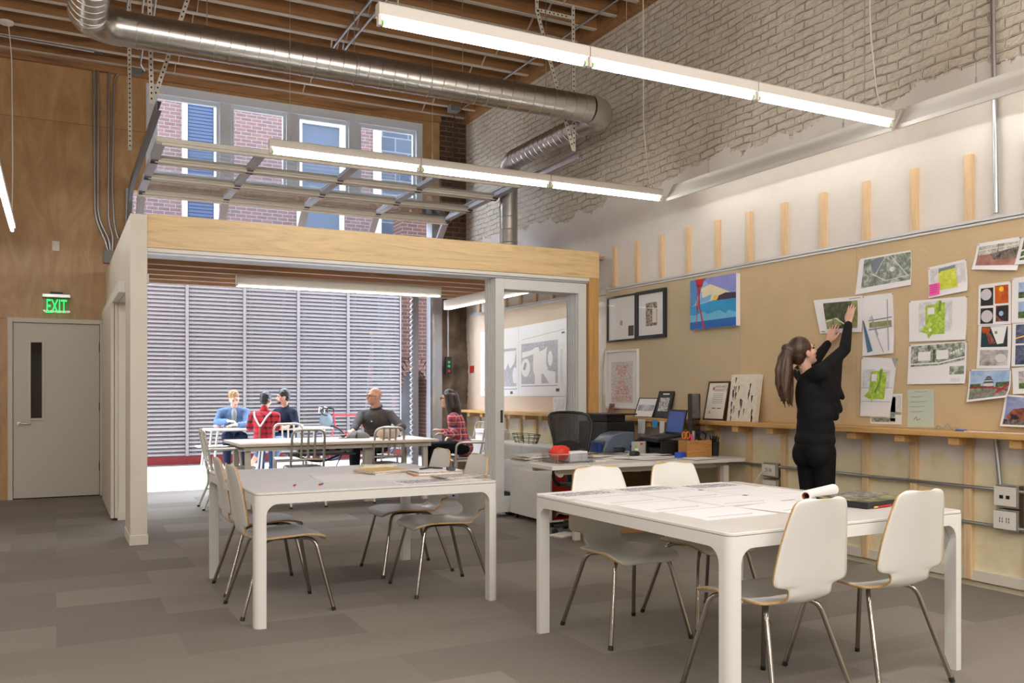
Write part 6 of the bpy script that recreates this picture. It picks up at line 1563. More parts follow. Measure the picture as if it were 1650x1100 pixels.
s = Sheet(Q(152, 195, 480, 135, 480, 668, 152, 668), X0b-0.002, 0).base(M['paper']).rect(0.06, 0.83, 0.26, 0.83, M['plan_grey']).poly([(0.30,0.36),(0.36,0.33),(0.44,0.33),(0.46,0.39),(0.56,0.37),(0.62,0.33),(0.60,0.42),(0.60,0.56),(0.64,0.66),(0.78,0.68),(0.78,0.83),(0.66,0.83),(0.54,0.70),(0.50,0.70),(0.50,0.83),(0.36,0.83),(0.36,0.72),(0.32,0.64),(0.33,0.42),(0.08,0.46),(0.08,0.38)], M['paper'], 3).disc(0.16, 0.60, 0.10, 0.13, M['paper'], 3).poly([(0.10,0.62),(0.14,0.52),(0.19,0.54),(0.15,0.64)], M['ink_soft'], 4).disc(0.68, 0.50, 0.05, 0.10, M['paper'], 3).line([(0.06,0.20),(0.95,0.14)], 0.006, M['ink_soft']).line([(0.06,0.86),(0.83,0.86)], 0.012, M['ink_soft']).rect(0.79, 0.86, 0.90, 0.94, M['ink']).rect(0.88, 0.92, 0.4, 0.85, M['block_grey']).rect(0.90, 0.96, 0.17, 0.19, M['ink'])
s.done('large white site plan with a K shaped building, right of two', 'plan_sheet', 'drawing', 'site plans in the inner room')
s = Sheet(Q(385, 675, 475, 672, 472, 792, 390, 790), X0b-0.006, 0.01).base(M['paper']).rect(0.1, 0.9, 0.12, 0.9, M['block_grey']); s.done('small blue edged sheet below the right site plan', 'note', 'note', None)
s = Sheet(Q(488, 630, 514, 628, 510, 692, 485, 694), X0b, 0.0).base(M['paper']); s.done('narrow white slip at the right end of the pale board', 'note', 'note', None)
s = Sheet([(757, 589.5), (764, 588.5), (764, 600), (757, 601)], X0b, 0.01).base(M['red']); s.done('bright red sticky note on the pale board', 'sticky_note', 'note', None)
s = Sheet([(761, 600), (765, 600), (764.5, 606), (760.5, 606)], X0b-0.002, 0.01).base(M['note_green']); s.done('pale green sticky note below the red one', 'sticky_note', 'note', None)
s = Sheet([(774, 560), (783, 558), (783, 640), (774, 640)], X0b, 0.0)
# ---- framed pictures
def framed(name, label, u0, v0, u1, v1, fw, frame_m, mat_m, art, depth=0.03, X=5.446, dv=0.0):
    """flat picture hung on the board; art(add, W, H) draws inside"""
    a = PX(u0, (v0), X); b = PX(u1, v1, X); y1, y0 = max(a.y, b.y), min(a.y, b.y)
    zt = (PX(u0, v0, X).z + PX(u1, v0 - dv, X).z)/2; zb = (PX(u0, v1 + 0, X).z + b.z)/2
    W, H = y1-y0, zt-zb
    t = thing(name, label, 'picture', (X, (y0+y1)/2, zb))
    f = MB()
    f.box(-depth, 0, -W/2, -W/2+fw, 0, H); f.box(-depth, 0, W/2-fw, W/2, 0, H); f.box(-depth, 0, -W/2+fw, W/2-fw, 0, fw); f.box(-depth, 0, -W/2+fw, W/2-fw, H-fw, H)
    f.build('frame', frame_m, t, 0.002, 0)
    MB().box(-0.012, -0.002, -W/2+fw, W/2-fw, fw, H-fw).build('mount', mat_m, t, 0, 0)
    def add(nm, u0_, u1_, v0_, v1_, m, k=1): MB().box(-0.0125-0.0006*k, -0.012, W/2-W*u1_, W/2-W*u0_, H*(1-v1_), H*(1-v0_)).build(nm, m, t, 0, 0)
    art(add, W, H, t)
    MB().box(-depth+0.006, -depth+0.008, -W/2+fw, W/2-fw, fw, H-fw).build('glass', M['glass'], t, 0, 0)
    return t
M['navy_frame'] = mat('navy black frame', S(26, 28, 42), 0.4); M['black_frame'] = mat('black frame', S(18, 17, 18), 0.35); M['white_frame'] = mat('white frame', S(226, 224, 220), 0.4)
framed('framed_picture', 'thin black framed white picture with a tiny dark stamp, beside the birch post', 981, 476, 1027.5, 549.5, 0.018, M['black_frame'], M['paper'], lambda add, W, H, t: (add('stamp', 0.72, 0.90, 0.68, 0.90, M['ink']), add('emblem', 0.44, 0.52, 0.55, 0.65, M['ink_soft'])))
framed('framed_picture', 'thick navy framed picture with a wide white mount, right of the thin framed one', 1027.8, 467, 1075, 545, 0.035, M['navy_frame'], M['paper'], lambda add, W, H, t: (add('drawing', 0.32, 0.70, 0.26, 0.74, noise_mat('sketch', [(0.4, S(70, 66, 72)), (0.62, S(206, 190, 160))], 40)), add('patch', 0.54, 0.68, 0.40, 0.68, M['paper2'], 2)))
pink_ = noise_mat('pink script', [(0.42, S(190, 140, 134)), (0.60, S(238, 226, 222))], 60)
framed('framed_picture', 'white framed print of a pink hourglass, hung low under the black frames', 978.5, 563.5, 1030, 658, 0.022, M['white_frame'], M['paper'], lambda add, W, H, t: (add('script', 0.16, 0.84, 0.20, 0.90, noise_mat('grey script', [(0.44, S(196, 186, 184)), (0.60, S(240, 236, 234))], 70)),
    add('hourglass', 0.30, 0.70, 0.26, 0.36, pink_, 2), add('hourglass', 0.38, 0.62, 0.36, 0.42, pink_, 2), add('hourglass', 0.46, 0.54, 0.42, 0.52, pink_, 2), add('hourglass', 0.38, 0.62, 0.52, 0.62, pink_, 2), add('hourglass', 0.30, 0.72, 0.62, 0.76, pink_, 2), add('hourglass', 0.22, 0.80, 0.78, 0.87, pink_, 2)))
# canvas with blue abstract
a, b = PX(1112, 451, 5.395), PX(1186, 527, 5.395)
zt, zb = (PX(1112, 451.5, 5.395).z + PX(1186, 440.5, 5.395).z)/2, (PX(1112, 531, 5.395).z + PX(1186, 525, 5.395).z)/2
cv = thing('canvas_painting', 'unframed canvas in bright blue with a red splash and drips', 'painting', (5.446, (a.y+b.y)/2, zb))
W, H = a.y-b.y, zt-zb
MB().box(-0.05, 0, -W/2, W/2, 0, H).build('stretched_canvas', M['paper'], cv, 0.003, 0)
pm = MB(); pmats = []
def pslot(m):
    if m not in pmats: pmats.append(m)
    return pmats.index(m)
def pp_(pts, m, k): pm.add([(-0.0503-0.0004*k, W/2-W*u, H*(1-v)) for u, v in pts], [tuple(range(len(pts)))], pslot(m))
cc = lambda n, r, g, b_: mat('paint ' + n, S(r, g, b_), 0.4, var=0.08, scale=9)
pp_([(0,0),(1,0),(1,1),(0,1)], cc('pale blue', 150, 190, 222), 0); pp_([(0,0),(0.35,0),(0.2,0.3),(0.1,0.5),(0,0.55)], cc('mid blue', 74, 142, 206), 1)
pp_([(0.3,0),(1,0),(1,0.42),(0.75,0.30),(0.5,0.22)], cc('violet', 140, 146, 214), 1); pp_([(0.25,0.2),(0.45,0.13),(0.7,0.25),(0.95,0.38),(0.9,0.46),(0.5,0.46),(0.3,0.45)], cc('cream', 236, 226, 190), 2)
pp_([(0,0.54),(0.5,0.47),(0.5,0.44),(1,0.47),(1,0.74),(0.85,0.68),(0.78,0.74),(0.65,0.66),(0.5,0.70),(0.4,0.72),(0.3,0.66),(0.1,0.72),(0,0.70)], cc('lake blue', 40, 150, 206), 3)
pp_([(0,0.70),(0.1,0.72),(0.3,0.66),(0.4,0.72),(0.5,0.70),(0.65,0.66),(0.78,0.74),(0.85,0.68),(1,0.74),(1,0.86),(0,0.88)], cc('light water', 110, 188, 224), 3); pp_([(0,0.85),(1,0.83),(1,1),(0,1)], cc('deep blue', 28, 100, 182), 4)
pp_([(0.60,0.47),(0.64,0.38),(0.78,0.34),(1,0.36),(1,0.47)], cc('dark hill', 62, 40, 66), 4); pp_([(0.50,0.46),(0.55,0.36),(0.62,0.38),(0.60,0.46)], cc('yellow', 240, 206, 60), 5); pp_([(0.22,0.40),(0.48,0.34),(0.46,0.44),(0.22,0.48)], cc('boat blue', 120, 180, 226), 5)
red_ = cc('red', 200, 24, 44); pp_([(0.12,0),(0.32,0),(0.28,0.16),(0.16,0.16)], red_, 6)
for u0, u1, w_ in ((0.17, 0.16, 0.018), (0.20, 0.22, 0.022), (0.24, 0.18, 0.02)): pp_([(u0-w_/2, 0.12), (u0+w_/2, 0.12), (u1+w_/2, 0.6), (u1-w_/2, 0.6)], red_, 6)
pp_([(0.21,0.58),(0.235,0.58),(0.34,0.99),(0.30,0.99)], red_, 6); pp_([(0.16,0.58),(0.18,0.58),(0.15,0.95),(0.135,0.95)], red_, 6)
pm.build('painted_face', pmats, cv, 0, 0)
# ---- pictures leaning on the shelf
def leaning(name, label, cat, u0, u1, v_top, Xt=5.435, Xb=5.36, thick=0.02, parts=None, body=None, zb=1.0385):
    a, b = PX(u0, v_top, Xt), PX(u1, v_top, Xt); zt = (a.z+b.z)/2; W = abs(a.y-b.y)
    t = thing(name, label, cat, (Xb, (a.y+b.y)/2, zb)); upv = Vector((Xt-Xb, 0, zt-zb)); H = upv.length
    mx = Matrix.Rotation(math.atan2(Xt-Xb, zt-zb), 4, 'Y')
    body(t, mx, W, H)
    return t
def lbox(t, mx, nm, x0, x1, u0, u1, v0, v1, W, H, m, bev=0.0):
    return MB().box(x0, x1, W/2-W*u1, W/2-W*u0, H*(1-v1), H*(1-v0), 0, mx).build(nm, m, t, bev, 0)
def bodyA(frame_m, fw, face_m, arts):
    def fn(t, mx, W, H):
        fr = MB(); fy, fz = fw/W, fw/H
        for q in ((0, fy, 0, 1), (1-fy, 1, 0, 1), (fy, 1-fy, 0, fz), (fy, 1-fy, 1-fz, 1)): fr.box(0.0, 0.022, W/2-W*q[1], W/2-W*q[0], H*(1-q[3]), H*(1-q[2]), 0, mx)
        fr.build('frame', frame_m, t, 0.0015, 0)
        lbox(t, mx, 'face', 0.006, 0.018, fy, 1-fy, fz, 1-fz, W, H, face_m)
        for nm, u0, u1, v0, v1, m in arts: lbox(t, mx, nm, 0.0045, 0.006, u0, u1, v0, v1, W, H, m)
    return fn
mtn = noise_mat('mountain print', [(0.40, S(120, 138, 168)), (0.62, S(206, 206, 214)), (0.5, S(176, 170, 170))], 14)
leaning('framed_print', 'small framed landscape print leaning on the shelf, below the hourglass', 'picture', 1030, 1060, 640.5, body=bodyA(M['black_frame'], 0.008, M['paper'], [('landscape', 0.08, 0.92, 0.36, 0.66, mtn)]))
mum = noise_mat('white flower', [(0.44, S(60, 58, 60)), (0.54, S(226, 224, 220))], 45, dist=2)
leaning('framed_print', 'black poster with a white flower head leaning on the shelf', 'picture', 1062, 1086, 630, body=bodyA(M['black_frame'], 0.008, mat('poster black', S(42, 41, 44), 0.4), [('flower', 0.18, 0.80, 0.24, 0.74, mum), ('title', 0.30, 0.72, 0.08, 0.13, M['paper2'])]))
leaning('postcard', 'small dark postcard standing under the hourglass print', 'card', 982, 990.5, 650, 5.39, 5.36, body=lambda t, mx, W, H: (lbox(t, mx, 'card', 0.0, 0.003, 0, 1, 0, 1, W, H, noise_mat('postcard art', [(0.4, S(40, 40, 84)), (0.62, S(176, 110, 60))], 30)),))
def cert(t, mx, W, H):
    bodyA(mat('brown frame', S(70, 34, 24), 0.35), 0.016, M['paper2'], [('seal', 0.22, 0.30, 0.76, 0.83, mat('gold seal', S(206, 180, 110), 0.4)), ('crest', 0.24, 0.34, 0.15, 0.22, mat('crest', S(180, 100, 96), 0.6))] + [('text_line', 0.30, 0.78, 0.32+0.045*k, 0.335+0.045*k, M['ink_soft']) for k in range(6)] + [('signature', 0.35, 0.50, 0.68, 0.70, M['ink']), ('signature', 0.58, 0.76, 0.68, 0.70, M['ink'])])(t, mx, W, H)
    base = mx @ Matrix.Translation((0.0042, 0, H*0.815)) @ Matrix.Rotation(-pi/2, 4, 'Z') @ Matrix.Rotation(pi/2, 4, 'X')
    text_mesh('HARVARD\nUNIVERSITY', 0.034, base @ Matrix.Translation((0.035, 0, 0)), mat('certificate print', S(150, 134, 124), 0.7), 'lettering', t, 0.0, 0.0003)
leaning('certificate', 'brown framed certificate with a gold seal leaning on the shelf', 'certificate', 1142, 1176, 614, body=cert)
def speck(t, mx, W, H):
    lbox(t, mx, 'stretched_canvas', 0, 0.045, 0, 1, 0, 1, W, H, mat('speckled canvas', S(226, 218, 200), 0.7, var=0.10, scale=30), 0.003)
    rn = random.Random(11)
    for k in range(24):
        u, v = rn.uniform(0.06, 0.9), rn.uniform(0.05, 0.9); w_ = rn.uniform(0.010, 0.020)
        q = MB(); pts = [(-w_*0.5, 0), (w_*0.5, 0.004), (w_*0.55, -0.02), (w_*0.15, -0.06-0.03*rn.random()), (-w_*0.4, -0.022)]
        q.add([mx @ Vector((-0.0008, W/2-W*u+a, H*(1-v)+b)) for a, b in pts], [(0, 1, 2, 3, 4)]); q.build('ink_mark', M['black'], t, 0, 0)
leaning('canvas_painting', 'pale canvas spotted with black ink marks leaning on the shelf behind the ponytail', 'painting', 1179, 1224, 603, Xt=5.40, Xb=5.34, body=speck)
# slips hanging from the shelf edge
for (u0, u1, v0, v1, m, lab) in ((1028, 1040, 675, 698, M['paper'], 'white handwritten list hanging from the shelf edge, left of the blue note'), (1051, 1060, 676, 689, mat('blue note', S(66, 160, 214), 0.7), 'blue sticky note hanging from the shelf edge'), (1063, 1071, 678, 697, M['paper'], 'white slip hanging from the shelf edge, right of the blue note')):
    s = Sheet([(u0, v0), (u1, v0+0.5), (u1-0.5, v1), (u0, v1)], 5.277, 0.008).base(m); s.done(lab, 'sticky_note', 'note', 'slips hanging from the shelf edge')
# things lying on the shelf at right
p0 = PX(1518, 691, 5.33)
pb = MB(); pb.grid(lambda u, v: (5.30+0.10*v, p0.y+0.10-0.22*u, 1.0395+0.045*math.sin(pi*u)*math.sin(pi*v)*(0.6+0.4*math.sin(17*u+9*v))+0.006*math.sin(31*u)*math.sin(23*v)+0.004), 18, 10)
o = tag(pb.build('plastic_bag', glass_mat('clear film', (0.93, 0.93, 0.94), 2.5), None, 0, 80), 'crumpled clear plastic bag lying on the shelf at right', 'bag')
q0, q1 = PX(1540, 692, 5.32), PX(1556, 693, 5.32)
tag(MB().cyl((5.32, q0.y, 1.045), (5.33, q1.y, 1.045), 0.006, n=10).build('pen', mat('blue pen', S(50, 96, 190), 0.4), None, 0, 35), 'blue pen on the shelf beside the plastic bag', 'pen')
q0, q1 = PX(1556, 692, 5.32), PX(1650, 697, 5.32)
tag(MB().box(5.30, 5.335, q1.y-0.1, q0.y, 1.0385, 1.0435).build('ruler', M['paper2'], None, 0.001, 0), 'pale ruler lying on the shelf at the right edge', 'ruler')

# ================================================================== ON THE TABLES
def flat(name, label, cat, c, rz, w, h, m=None, group=None, t=0.0012, extra=None, z=None):
    o = MB().box(-w/2, w/2, -h/2, h/2, 0, t)
    mats = [m or M['paper']]
    for (x0, x1, y0, y1, mm) in (extra or []):
        if mm not in mats: mats.append(mm)
        k = mats.index(mm); o.add([(x0*w, y0*h, t+0.0004), (x1*w, y0*h, t+0.0004), (x1*w, y1*h, t+0.0004), (x0*w, y1*h, t+0.0004)], [(0, 1, 2, 3)], k)
    ob = o.build(name, mats, None, 0, 0, (0, 0, 0)); ob.location = (c[0], c[1], c[2]); ob.rotation_euler = (0, 0, rz)
    return tag(ob, label, cat, group)
M['sketch'] = noise_mat('pencil sketch', [(0.46, S(120, 120, 126)), (0.58, S(236, 236, 238))], 60, order='xyz')
zt1 = 0.7455
sk = [(-0.36, 0.26, -0.30, -0.27, M['ink_soft']), (0.25, 0.27, -0.31, -0.26, M['ink'])]
tx = [(-0.40, 0.42, -0.20, 0.26, M['sketch'])]
rows = [((2.545, 4.085), 0.10, tx, 'hanging over its far left corner'), ((2.985, 4.115), 0.05, tx, 'second from left in the far row'), ((3.425, 4.075), 0.03, tx, 'third from left in the far row'),
        ((2.60, 3.775), 0.06, sk, 'first from left in the second row'), ((3.04, 3.80), 0.05, sk, 'second from left in the second row'), ((3.475, 3.765), 0.03, None, 'third from left in the second row'),
        ((2.645, 3.465), 0.06, sk, 'first in the third row'), ((3.085, 3.49), 0.05, sk, 'second in the third row'), ((3.515, 3.46), 0.02, None, 'nearest the paper roll'),
        ((2.70, 3.155), 0.05, sk, 'first from left in the nearest row'), ]
for (c, a, ex, lab) in rows:
    flat('drawing_sheet', 'white drawing sheet on the near table, ' + lab, 'paper', (c[0], c[1], zt1), a, 0.425, 0.297, None, 'drawing sheets on the near table', 0.001, ex)
flat('drawing_sheet', 'white drawing sheet on the near table, skewed at their near right', 'paper', (3.13, 3.18, zt1+0.0012), 0.22, 0.40, 0.28, None, 'drawing sheets on the near table', 0.001, sk)
flat('paper_strip', 'grey paper offcut lying between the sheets on the near table', 'paper', (3.315, 3.355, zt1+0.0016), 0.15, 0.10, 0.02, mat('grey offcut', S(176, 172, 164), 0.7), None, 0.001)
a, b = Vector((3.335, 3.255, 0.747+0.030)), Vector((3.70, 3.415, 0.747+0.030)); dv = (b-a).normalized()
pr_ = thing('paper_roll', 'white roll of tracing paper with a brown core on the near table', 'paper roll', (a.x, a.y, 0.747))
A, B = a - Vector((a.x, a.y, 0.747)), b - Vector((a.x, a.y, 0.747))
r_ = MB(); n = 24; v0 = r_.ring(A, dv, 0.029, n) + r_.ring(B, dv, 0.029, n) + r_.ring(A, dv, 0.020, n) + r_.ring(B, dv, 0.020, n)
r_.add(v0, [(i, (i+1)%n, n+(i+1)%n, n+i) for i in range(n)] + [((i+1)%n, i, 2*n+i, 2*n+(i+1)%n) for i in range(n)] + [(n+i, n+(i+1)%n, 3*n+(i+1)%n, 3*n+i) for i in range(n)]); r_.build('rolled_paper', M['paper'], pr_, 0, 40)
r_ = MB(); v0 = r_.ring(A-dv*0.0, dv, 0.0198, n) + r_.ring(B, dv, 0.0198, n) + r_.ring(A, dv, 0.0165, n) + r_.ring(B, dv, 0.0165, n)
r_.add(v0, [(i, (i+1)%n, n+(i+1)%n, n+i) for i in range(n)] + [((i+1)%n, i, 2*n+i, 2*n+(i+1)%n) for i in range(n)] + [(2*n+(i+1)%n, 2*n+i, 3*n+i, 3*n+(i+1)%n) for i in range(n)]); r_.build('core', mat('brown core', S(150, 104, 66), 0.8), pr_, 0, 40)
bk_ = thing('portfolio_box', 'flat black box under a green landscape photo sheet on the near table', 'box', (3.575, 3.10, 0.747), math.radians(9))
MB().box(-0.20, 0.20, -0.14, 0.14, 0, 0.030).build('box', M['black'], bk_, 0.003, 0)
MB().box(-0.205, 0.200, -0.145, 0.143, 0.0302, 0.0325).build('cover_photo', noise_mat('moss photo', [(0.38, S(60, 56, 44)), (0.64, S(150, 160, 104)), (0.5, S(98, 98, 70))], 14, order='xyz'), bk_, 0, 0)
flat('photo_sheet', 'dark grey photo sheet on top of the black portfolio box', 'print', (3.60, 3.15, 0.7800), math.radians(16), 0.34, 0.17, noise_mat('grey photo', [(0.38, S(70, 68, 62)), (0.64, S(160, 156, 146))], 22, order='xyz'), None, 0.0015)
tag(MB().cyl((3.47, 2.935, 0.7525), (3.59, 2.955, 0.7525), 0.0048, n=10).cyl((3.445, 2.931, 0.7525), (3.47, 2.935, 0.7525), 0.0046, n=10, m=1).build('pen', [M['red'], mat('gold pen end', S(210, 190, 120), 0.4)], None, 0, 35), 'red pen beside the black portfolio box', 'pen')
# left work table
zt2 = 0.7455
flat('large_sheet', 'large white sheet with a curled edge flat on the left table', 'paper', (1.86, 5.55, zt2), math.radians(-4), 0.78, 0.52, None, None, 0.0012)
flat('drawing_sheet', 'pencil drawing sheet with a yellow mark near the right edge of the left table', 'paper', (2.10, 5.12, zt2), math.radians(6), 0.55, 0.25, M['paper'], None, 0.001, [(-0.42, 0.20, -0.3, 0.36, M['sketch']), (0.05, 0.25, 0.30, 0.42, mat('yellow marker', S(232, 222, 120), 0.7))])
for c, a, lab in (((1.245, 5.20), 1.2, 'short blue pen with a red tip on the left table, left of two'), ((1.395, 5.18), 0.9, 'short red and blue pen on the left table, right of two')):
    d = Vector((math.cos(a), math.sin(a), 0))*0.03; p = Vector((c[0], c[1], zt2+0.006))
    tag(MB().cyl(p, p+d, 0.0055, n=8).cyl(p-d*0.7, p, 0.0055, n=8, m=1).build('pen', [mat('blue pen body', S(70, 110, 190), 0.4), M['red']], None, 0, 35), lab, 'pen')
def stack(name, label, cat, c, rz, w, h, layers, group=None):
    t = thing(name, label, cat, c, rz, group); z = 0.0; rn = random.Random(hash(label) % 1000 if False else len(label))
    for nm, th_, m, dx, dy, a in layers:
        q = MB().box(-w/2, w/2, -h/2, h/2, 0, th_).build(nm, m, t, 0.0008, 0); q.location = (dx, dy, z); q.rotation_euler = (0, 0, a); z += th_ + 0.0003
    return t
M['manila'] = mat('manila', S(218, 184, 128), 0.7); M['kraft'] = mat('orange kraft', S(206, 138, 60), 0.7); M['news'] = noise_mat('newsprint', [(0.40, S(150, 140, 130)), (0.6, S(222, 216, 206))], 50, order='xyz')
stack('folder', 'open manila folder full of papers on the left table', 'folder', (1.98, 5.78, zt2+0.0015), 0.35, 0.31, 0.23, [('cover', 0.002, M['manila'], 0, 0, 0), ('papers', 0.006, M['paper'], 0.006, 0.004, 0.03), ('papers', 0.006, M['news'], -0.004, -0.003, -0.04), ('papers', 0.006, M['paper2'], 0.003, 0.002, 0.02), ('cover', 0.002, M['manila'], -0.002, 0.006, 0.05)])
bs = stack('paper_stack', 'stack of white papers with a black binder clip on an orange envelope', 'paper stack', (2.265, 5.52, zt2+0.0015), -0.12, 0.31, 0.22, [('envelope', 0.004, M['kraft'], -0.02, -0.02, 0.0), ('papers', 0.012, M['paper'], 0, 0, 0.10), ('papers', 0.008, M['news'], 0.01, 0.005, 0.04), ('papers', 0.006, M['paper'], -0.006, 0.01, 0.16)])
MB().prism([(0.0, 0.030), (0.04, 0.030), (0.035, 0.052), (0.005, 0.052)], lambda a_, b_, d: (d, a_-0.10, b_), 0.06, 0.115).build('binder_clip', M['black'], bs, 0.002, 0)
MB().tube([(-0.10, 0.02, 0.033), (-0.02, 0.05, 0.040), (0.06, 0.02, 0.034)], 0.006, 6).build('black_strap', M['black'], bs, 0, 60)
stack('newspaper', 'folded newspapers at the right corner of the left table', 'newspaper', (2.325, 5.245, zt2+0.0025), 0.15, 0.33, 0.20, [('section', 0.004, M['news'], 0, 0, 0), ('section', 0.004, M['paper2'], 0.01, 0.004, 0.05), ('section', 0.004, M['news'], -0.006, 0.006, -0.05)])
stack('notepad', 'pale yellow pads at the far edge of the left table', 'notepad', (2.10, 6.25, zt2), -0.25, 0.24, 0.14, [('pad', 0.008, mat('yellow pad', S(232, 226, 170), 0.7), 0, 0, 0), ('pad', 0.006, M['paper2'], 0.02, 0.01, 0.08)])
# inner table
zi = 0.7305
for c, a, w_, h_, lab in (((2.05, 10.3), 0.2, 0.42, 0.3, 'white sheet lying at the left end of the long inner table'), ((2.55, 10.15), -0.1, 0.6, 0.42, 'white sheet in the middle of the long inner table'), ((3.2, 10.2), 0.1, 0.42, 0.3, 'white sheet before the grey cap on the long inner table'), ((3.75, 10.15), -0.05, 0.42, 0.3, 'white sheet near the right end of the long inner table')):
    flat('paper', lab, 'paper', (c[0], c[1], zi), a, w_, h_)
cp = PZ(573, 702, zi)
g = MB(); g.ell((0, 0, 0.0), (0.15, 0.10, 0.085), None, 20, 12); g.v = [(x, y, max(z, 0.0)) for x, y, z in g.v]
cap_ = thing('cap', 'grey cap with a dark band lying on the long table by the mouse hand', 'cap', (3.31, 10.55, zi)); g.build('crown', mat('grey cloth', S(120, 118, 112), 0.9, var=0.1, scale=20), cap_, 0, 80)
MB().tube([(-0.06 + 0.02*math.sin(pi*k/10), -0.102*math.cos(pi*k/10), 0.08*math.sin(pi*k/10)) for k in range(11)], 0.012, 6).build('band', M['black'], cap_, 0, 60)
MB().prism(rrect(0.08, 0.06, 0.04), lambda a_, b_, d: (-0.17+a_*0.9, b_, d), 0.0, 0.008).build('brim', mat('grey brim', S(96, 94, 90), 0.9), cap_, 0.002, 40)
kp = PZ(622, 700, zi)
lp = thing('laptop', 'thin black laptop lying half open before the bald man', 'laptop', (3.70, 10.70, zi), 0.15)
MB().box(-0.17, 0.17, -0.12, 0.12, 0, 0.016).build('base', M['black'], lp, 0.003, 0)
MB().box(-0.17, 0.17, -0.12, 0.12, 0, 0.008, 0, Matrix.Translation((0, -0.01, 0.03)) @ Matrix.Rotation(math.radians(-8), 4, 'X')).build('lid', M['black'], lp, 0.002, 0)
bp = PT(626, 691, 10.9)
g = MB(); g.ell((0, 0, 0.05), (0.155, 0.09, 0.085), None, 20, 12); g.v = [(x, y, max(z, -0.02)) for x, y, z in g.v]
g.v = [(x, y, z+0.02) for x, y, z in g.v]
bb_ = thing('bag', 'rounded beige bundle on the long table above the right metal chair', 'bag', (3.60, 10.28, zi)); g.build('bundle', mat('beige cloth', S(218, 196, 176), 0.8), bb_, 0, 80)
tag(MB().ell((3.20, 10.82, zi+0.019), (0.035, 0.055, 0.02)).build('computer_mouse', M['black'], None, 0, 60), 'black mouse under the hand of the bald man', 'mouse')
# courtyard table
zo = 0.7405
p = PZ(389, 689, zo); bw_ = thing('salad_bowl', 'clear takeaway bowl of salad before the man in denim', 'bowl', (p.x, p.y-0.05, zo))
MB().lathe([(0.0, 0.0), (0.055, 0.0), (0.085, 0.065), (0.090, 0.068), (0.082, 0.066), (0.052, 0.005), (0.0, 0.005)], (0, 0, 0), 22).build('bowl', glass_mat('clear plastic', (0.93, 0.95, 0.95), 2.0), bw_, 0, 40)
g = MB(); rn = random.Random(3)
for k in range(26): g.ell((rn.uniform(-0.05, 0.05), rn.uniform(-0.05, 0.05), 0.045+rn.uniform(0, 0.04)), (rn.uniform(0.01, 0.022), rn.uniform(0.01, 0.022), 0.006), Matrix.Rotation(rn.uniform(-1, 1), 3, 'X') @ Matrix.Rotation(rn.uniform(-1, 1), 3, 'Y'), 8, 5, rn.choice((0, 0, 1)))
g.build('salad', [mat('salad green', S(120, 150, 50), 0.6), mat('salad yellow', S(220, 180, 60), 0.6)], bw_, 0, 60)['kind'] = 'stuff'
p = PZ(350, 689, zo); tag(MB().ell((p.x, p.y, zo+0.028), (0.06, 0.045, 0.028), None, 14, 8).build('wrapped_snack', mat('pink wrap', S(226, 178, 186), 0.6), None, 0, 60), 'pink wrapped snack at the left end of the courtyard table', 'snack')
p = PZ(368, 689, zo); tag(MB().ell((p.x, p.y, zo+0.02), (0.05, 0.04, 0.02), None, 14, 8).build('bread_roll', mat('bread', S(190, 160, 120), 0.8), None, 0, 60), 'small pale bun beside the salad bowl', 'bread')
p = PZ(466, 688, zo); tag(MB().prism(rrect(0.11, 0.07, 0.02), lambda a_, b_, d: (p.x+0.06+a_, p.y-0.16+b_, d), zo, zo+0.045).build('takeout_box', M['paper'], None, 0.006, 40), 'white takeout box before the man in the navy shirt', 'box')

# ================================================================== RACING BICYCLE
p = PY(531, 714, 16.32)
bi = thing('bicycle', 'red racing bicycle with drop handlebars and a silver front bag by the louvres', 'bicycle', (p.x, 16.32, 0))
red_b = mat('red enamel', S(214, 38, 48), 0.3)
def wheel(nm, cx, cy, rz):
    mx = Matrix.Translation((cx, cy, 0.335)) @ Matrix.Rotation(rz, 4, 'Z')
    ring = lambda r: [mx @ Vector((r*math.cos(a), 0, r*math.sin(a))) for a in [2*pi*k/40 for k in range(40)]]
    w_ = MB().tube(ring(0.322), 0.013, 8, True).build(nm, M['rubber'], bi, 0, 60)
    MB().tube(ring(0.300), 0.010, 8, True).build('rim', mat('blue rim', S(96, 116, 150), 0.3, 0.6), w_, 0, 60)
    sp_ = MB()
    for k in range(20): a = 2*pi*k/20; sp_.cyl(mx @ Vector((0.02*math.cos(a+0.6), 0, 0.02*math.sin(a+0.6))), mx @ Vector((0.298*math.cos(a), 0, 0.298*math.sin(a))), 0.0012, n=4)
    q = sp_.build('spokes', M['steel'], w_, 0, 0); q['kind'] = 'stuff'
    MB().cyl(mx @ Vector((0, -0.03, 0)), mx @ Vector((0, 0.03, 0)), 0.02, n=12).build('hub', M['steel'], w_, 0, 35)
wheel('wheel', 0.0, 0.0, -0.5); wheel('wheel', 1.0, 0.02, 0.0)
hs, st_, bb2 = Vector((0.10, 0, 0.66)), Vector((0.08, 0, 0.92)), Vector((0.58, 0.01, 0.28))
se = Vector((0.70, 0.01, 0.90)); ax = Vector((1.0, 0.02, 0.335))
MB().tube([Vector((0.07, 0, 0.86)), Vector((0.66, 0.01, 0.855))], 0.016, 10).build('top_tube', red_b, bi, 0, 60)
MB().tube([hs, bb2], 0.018, 10).build('down_tube', red_b, bi, 0, 60)
MB().tube([bb2, se], 0.015, 10).build('seat_tube', red_b, bi, 0, 60)
MB().tube([bb2, ax], 0.010, 8).build('chain_stay', red_b, bi, 0, 60); MB().tube([Vector((0.67, 0.01, 0.84)), ax], 0.009, 8).build('seat_stay', red_b, bi, 0, 60)
MB().tube([st_, hs, Vector((0.05, 0, 0.5)), Vector((0.0, 0.0, 0.335))], 0.014, 8).build('fork', red_b, bi, 0, 60)
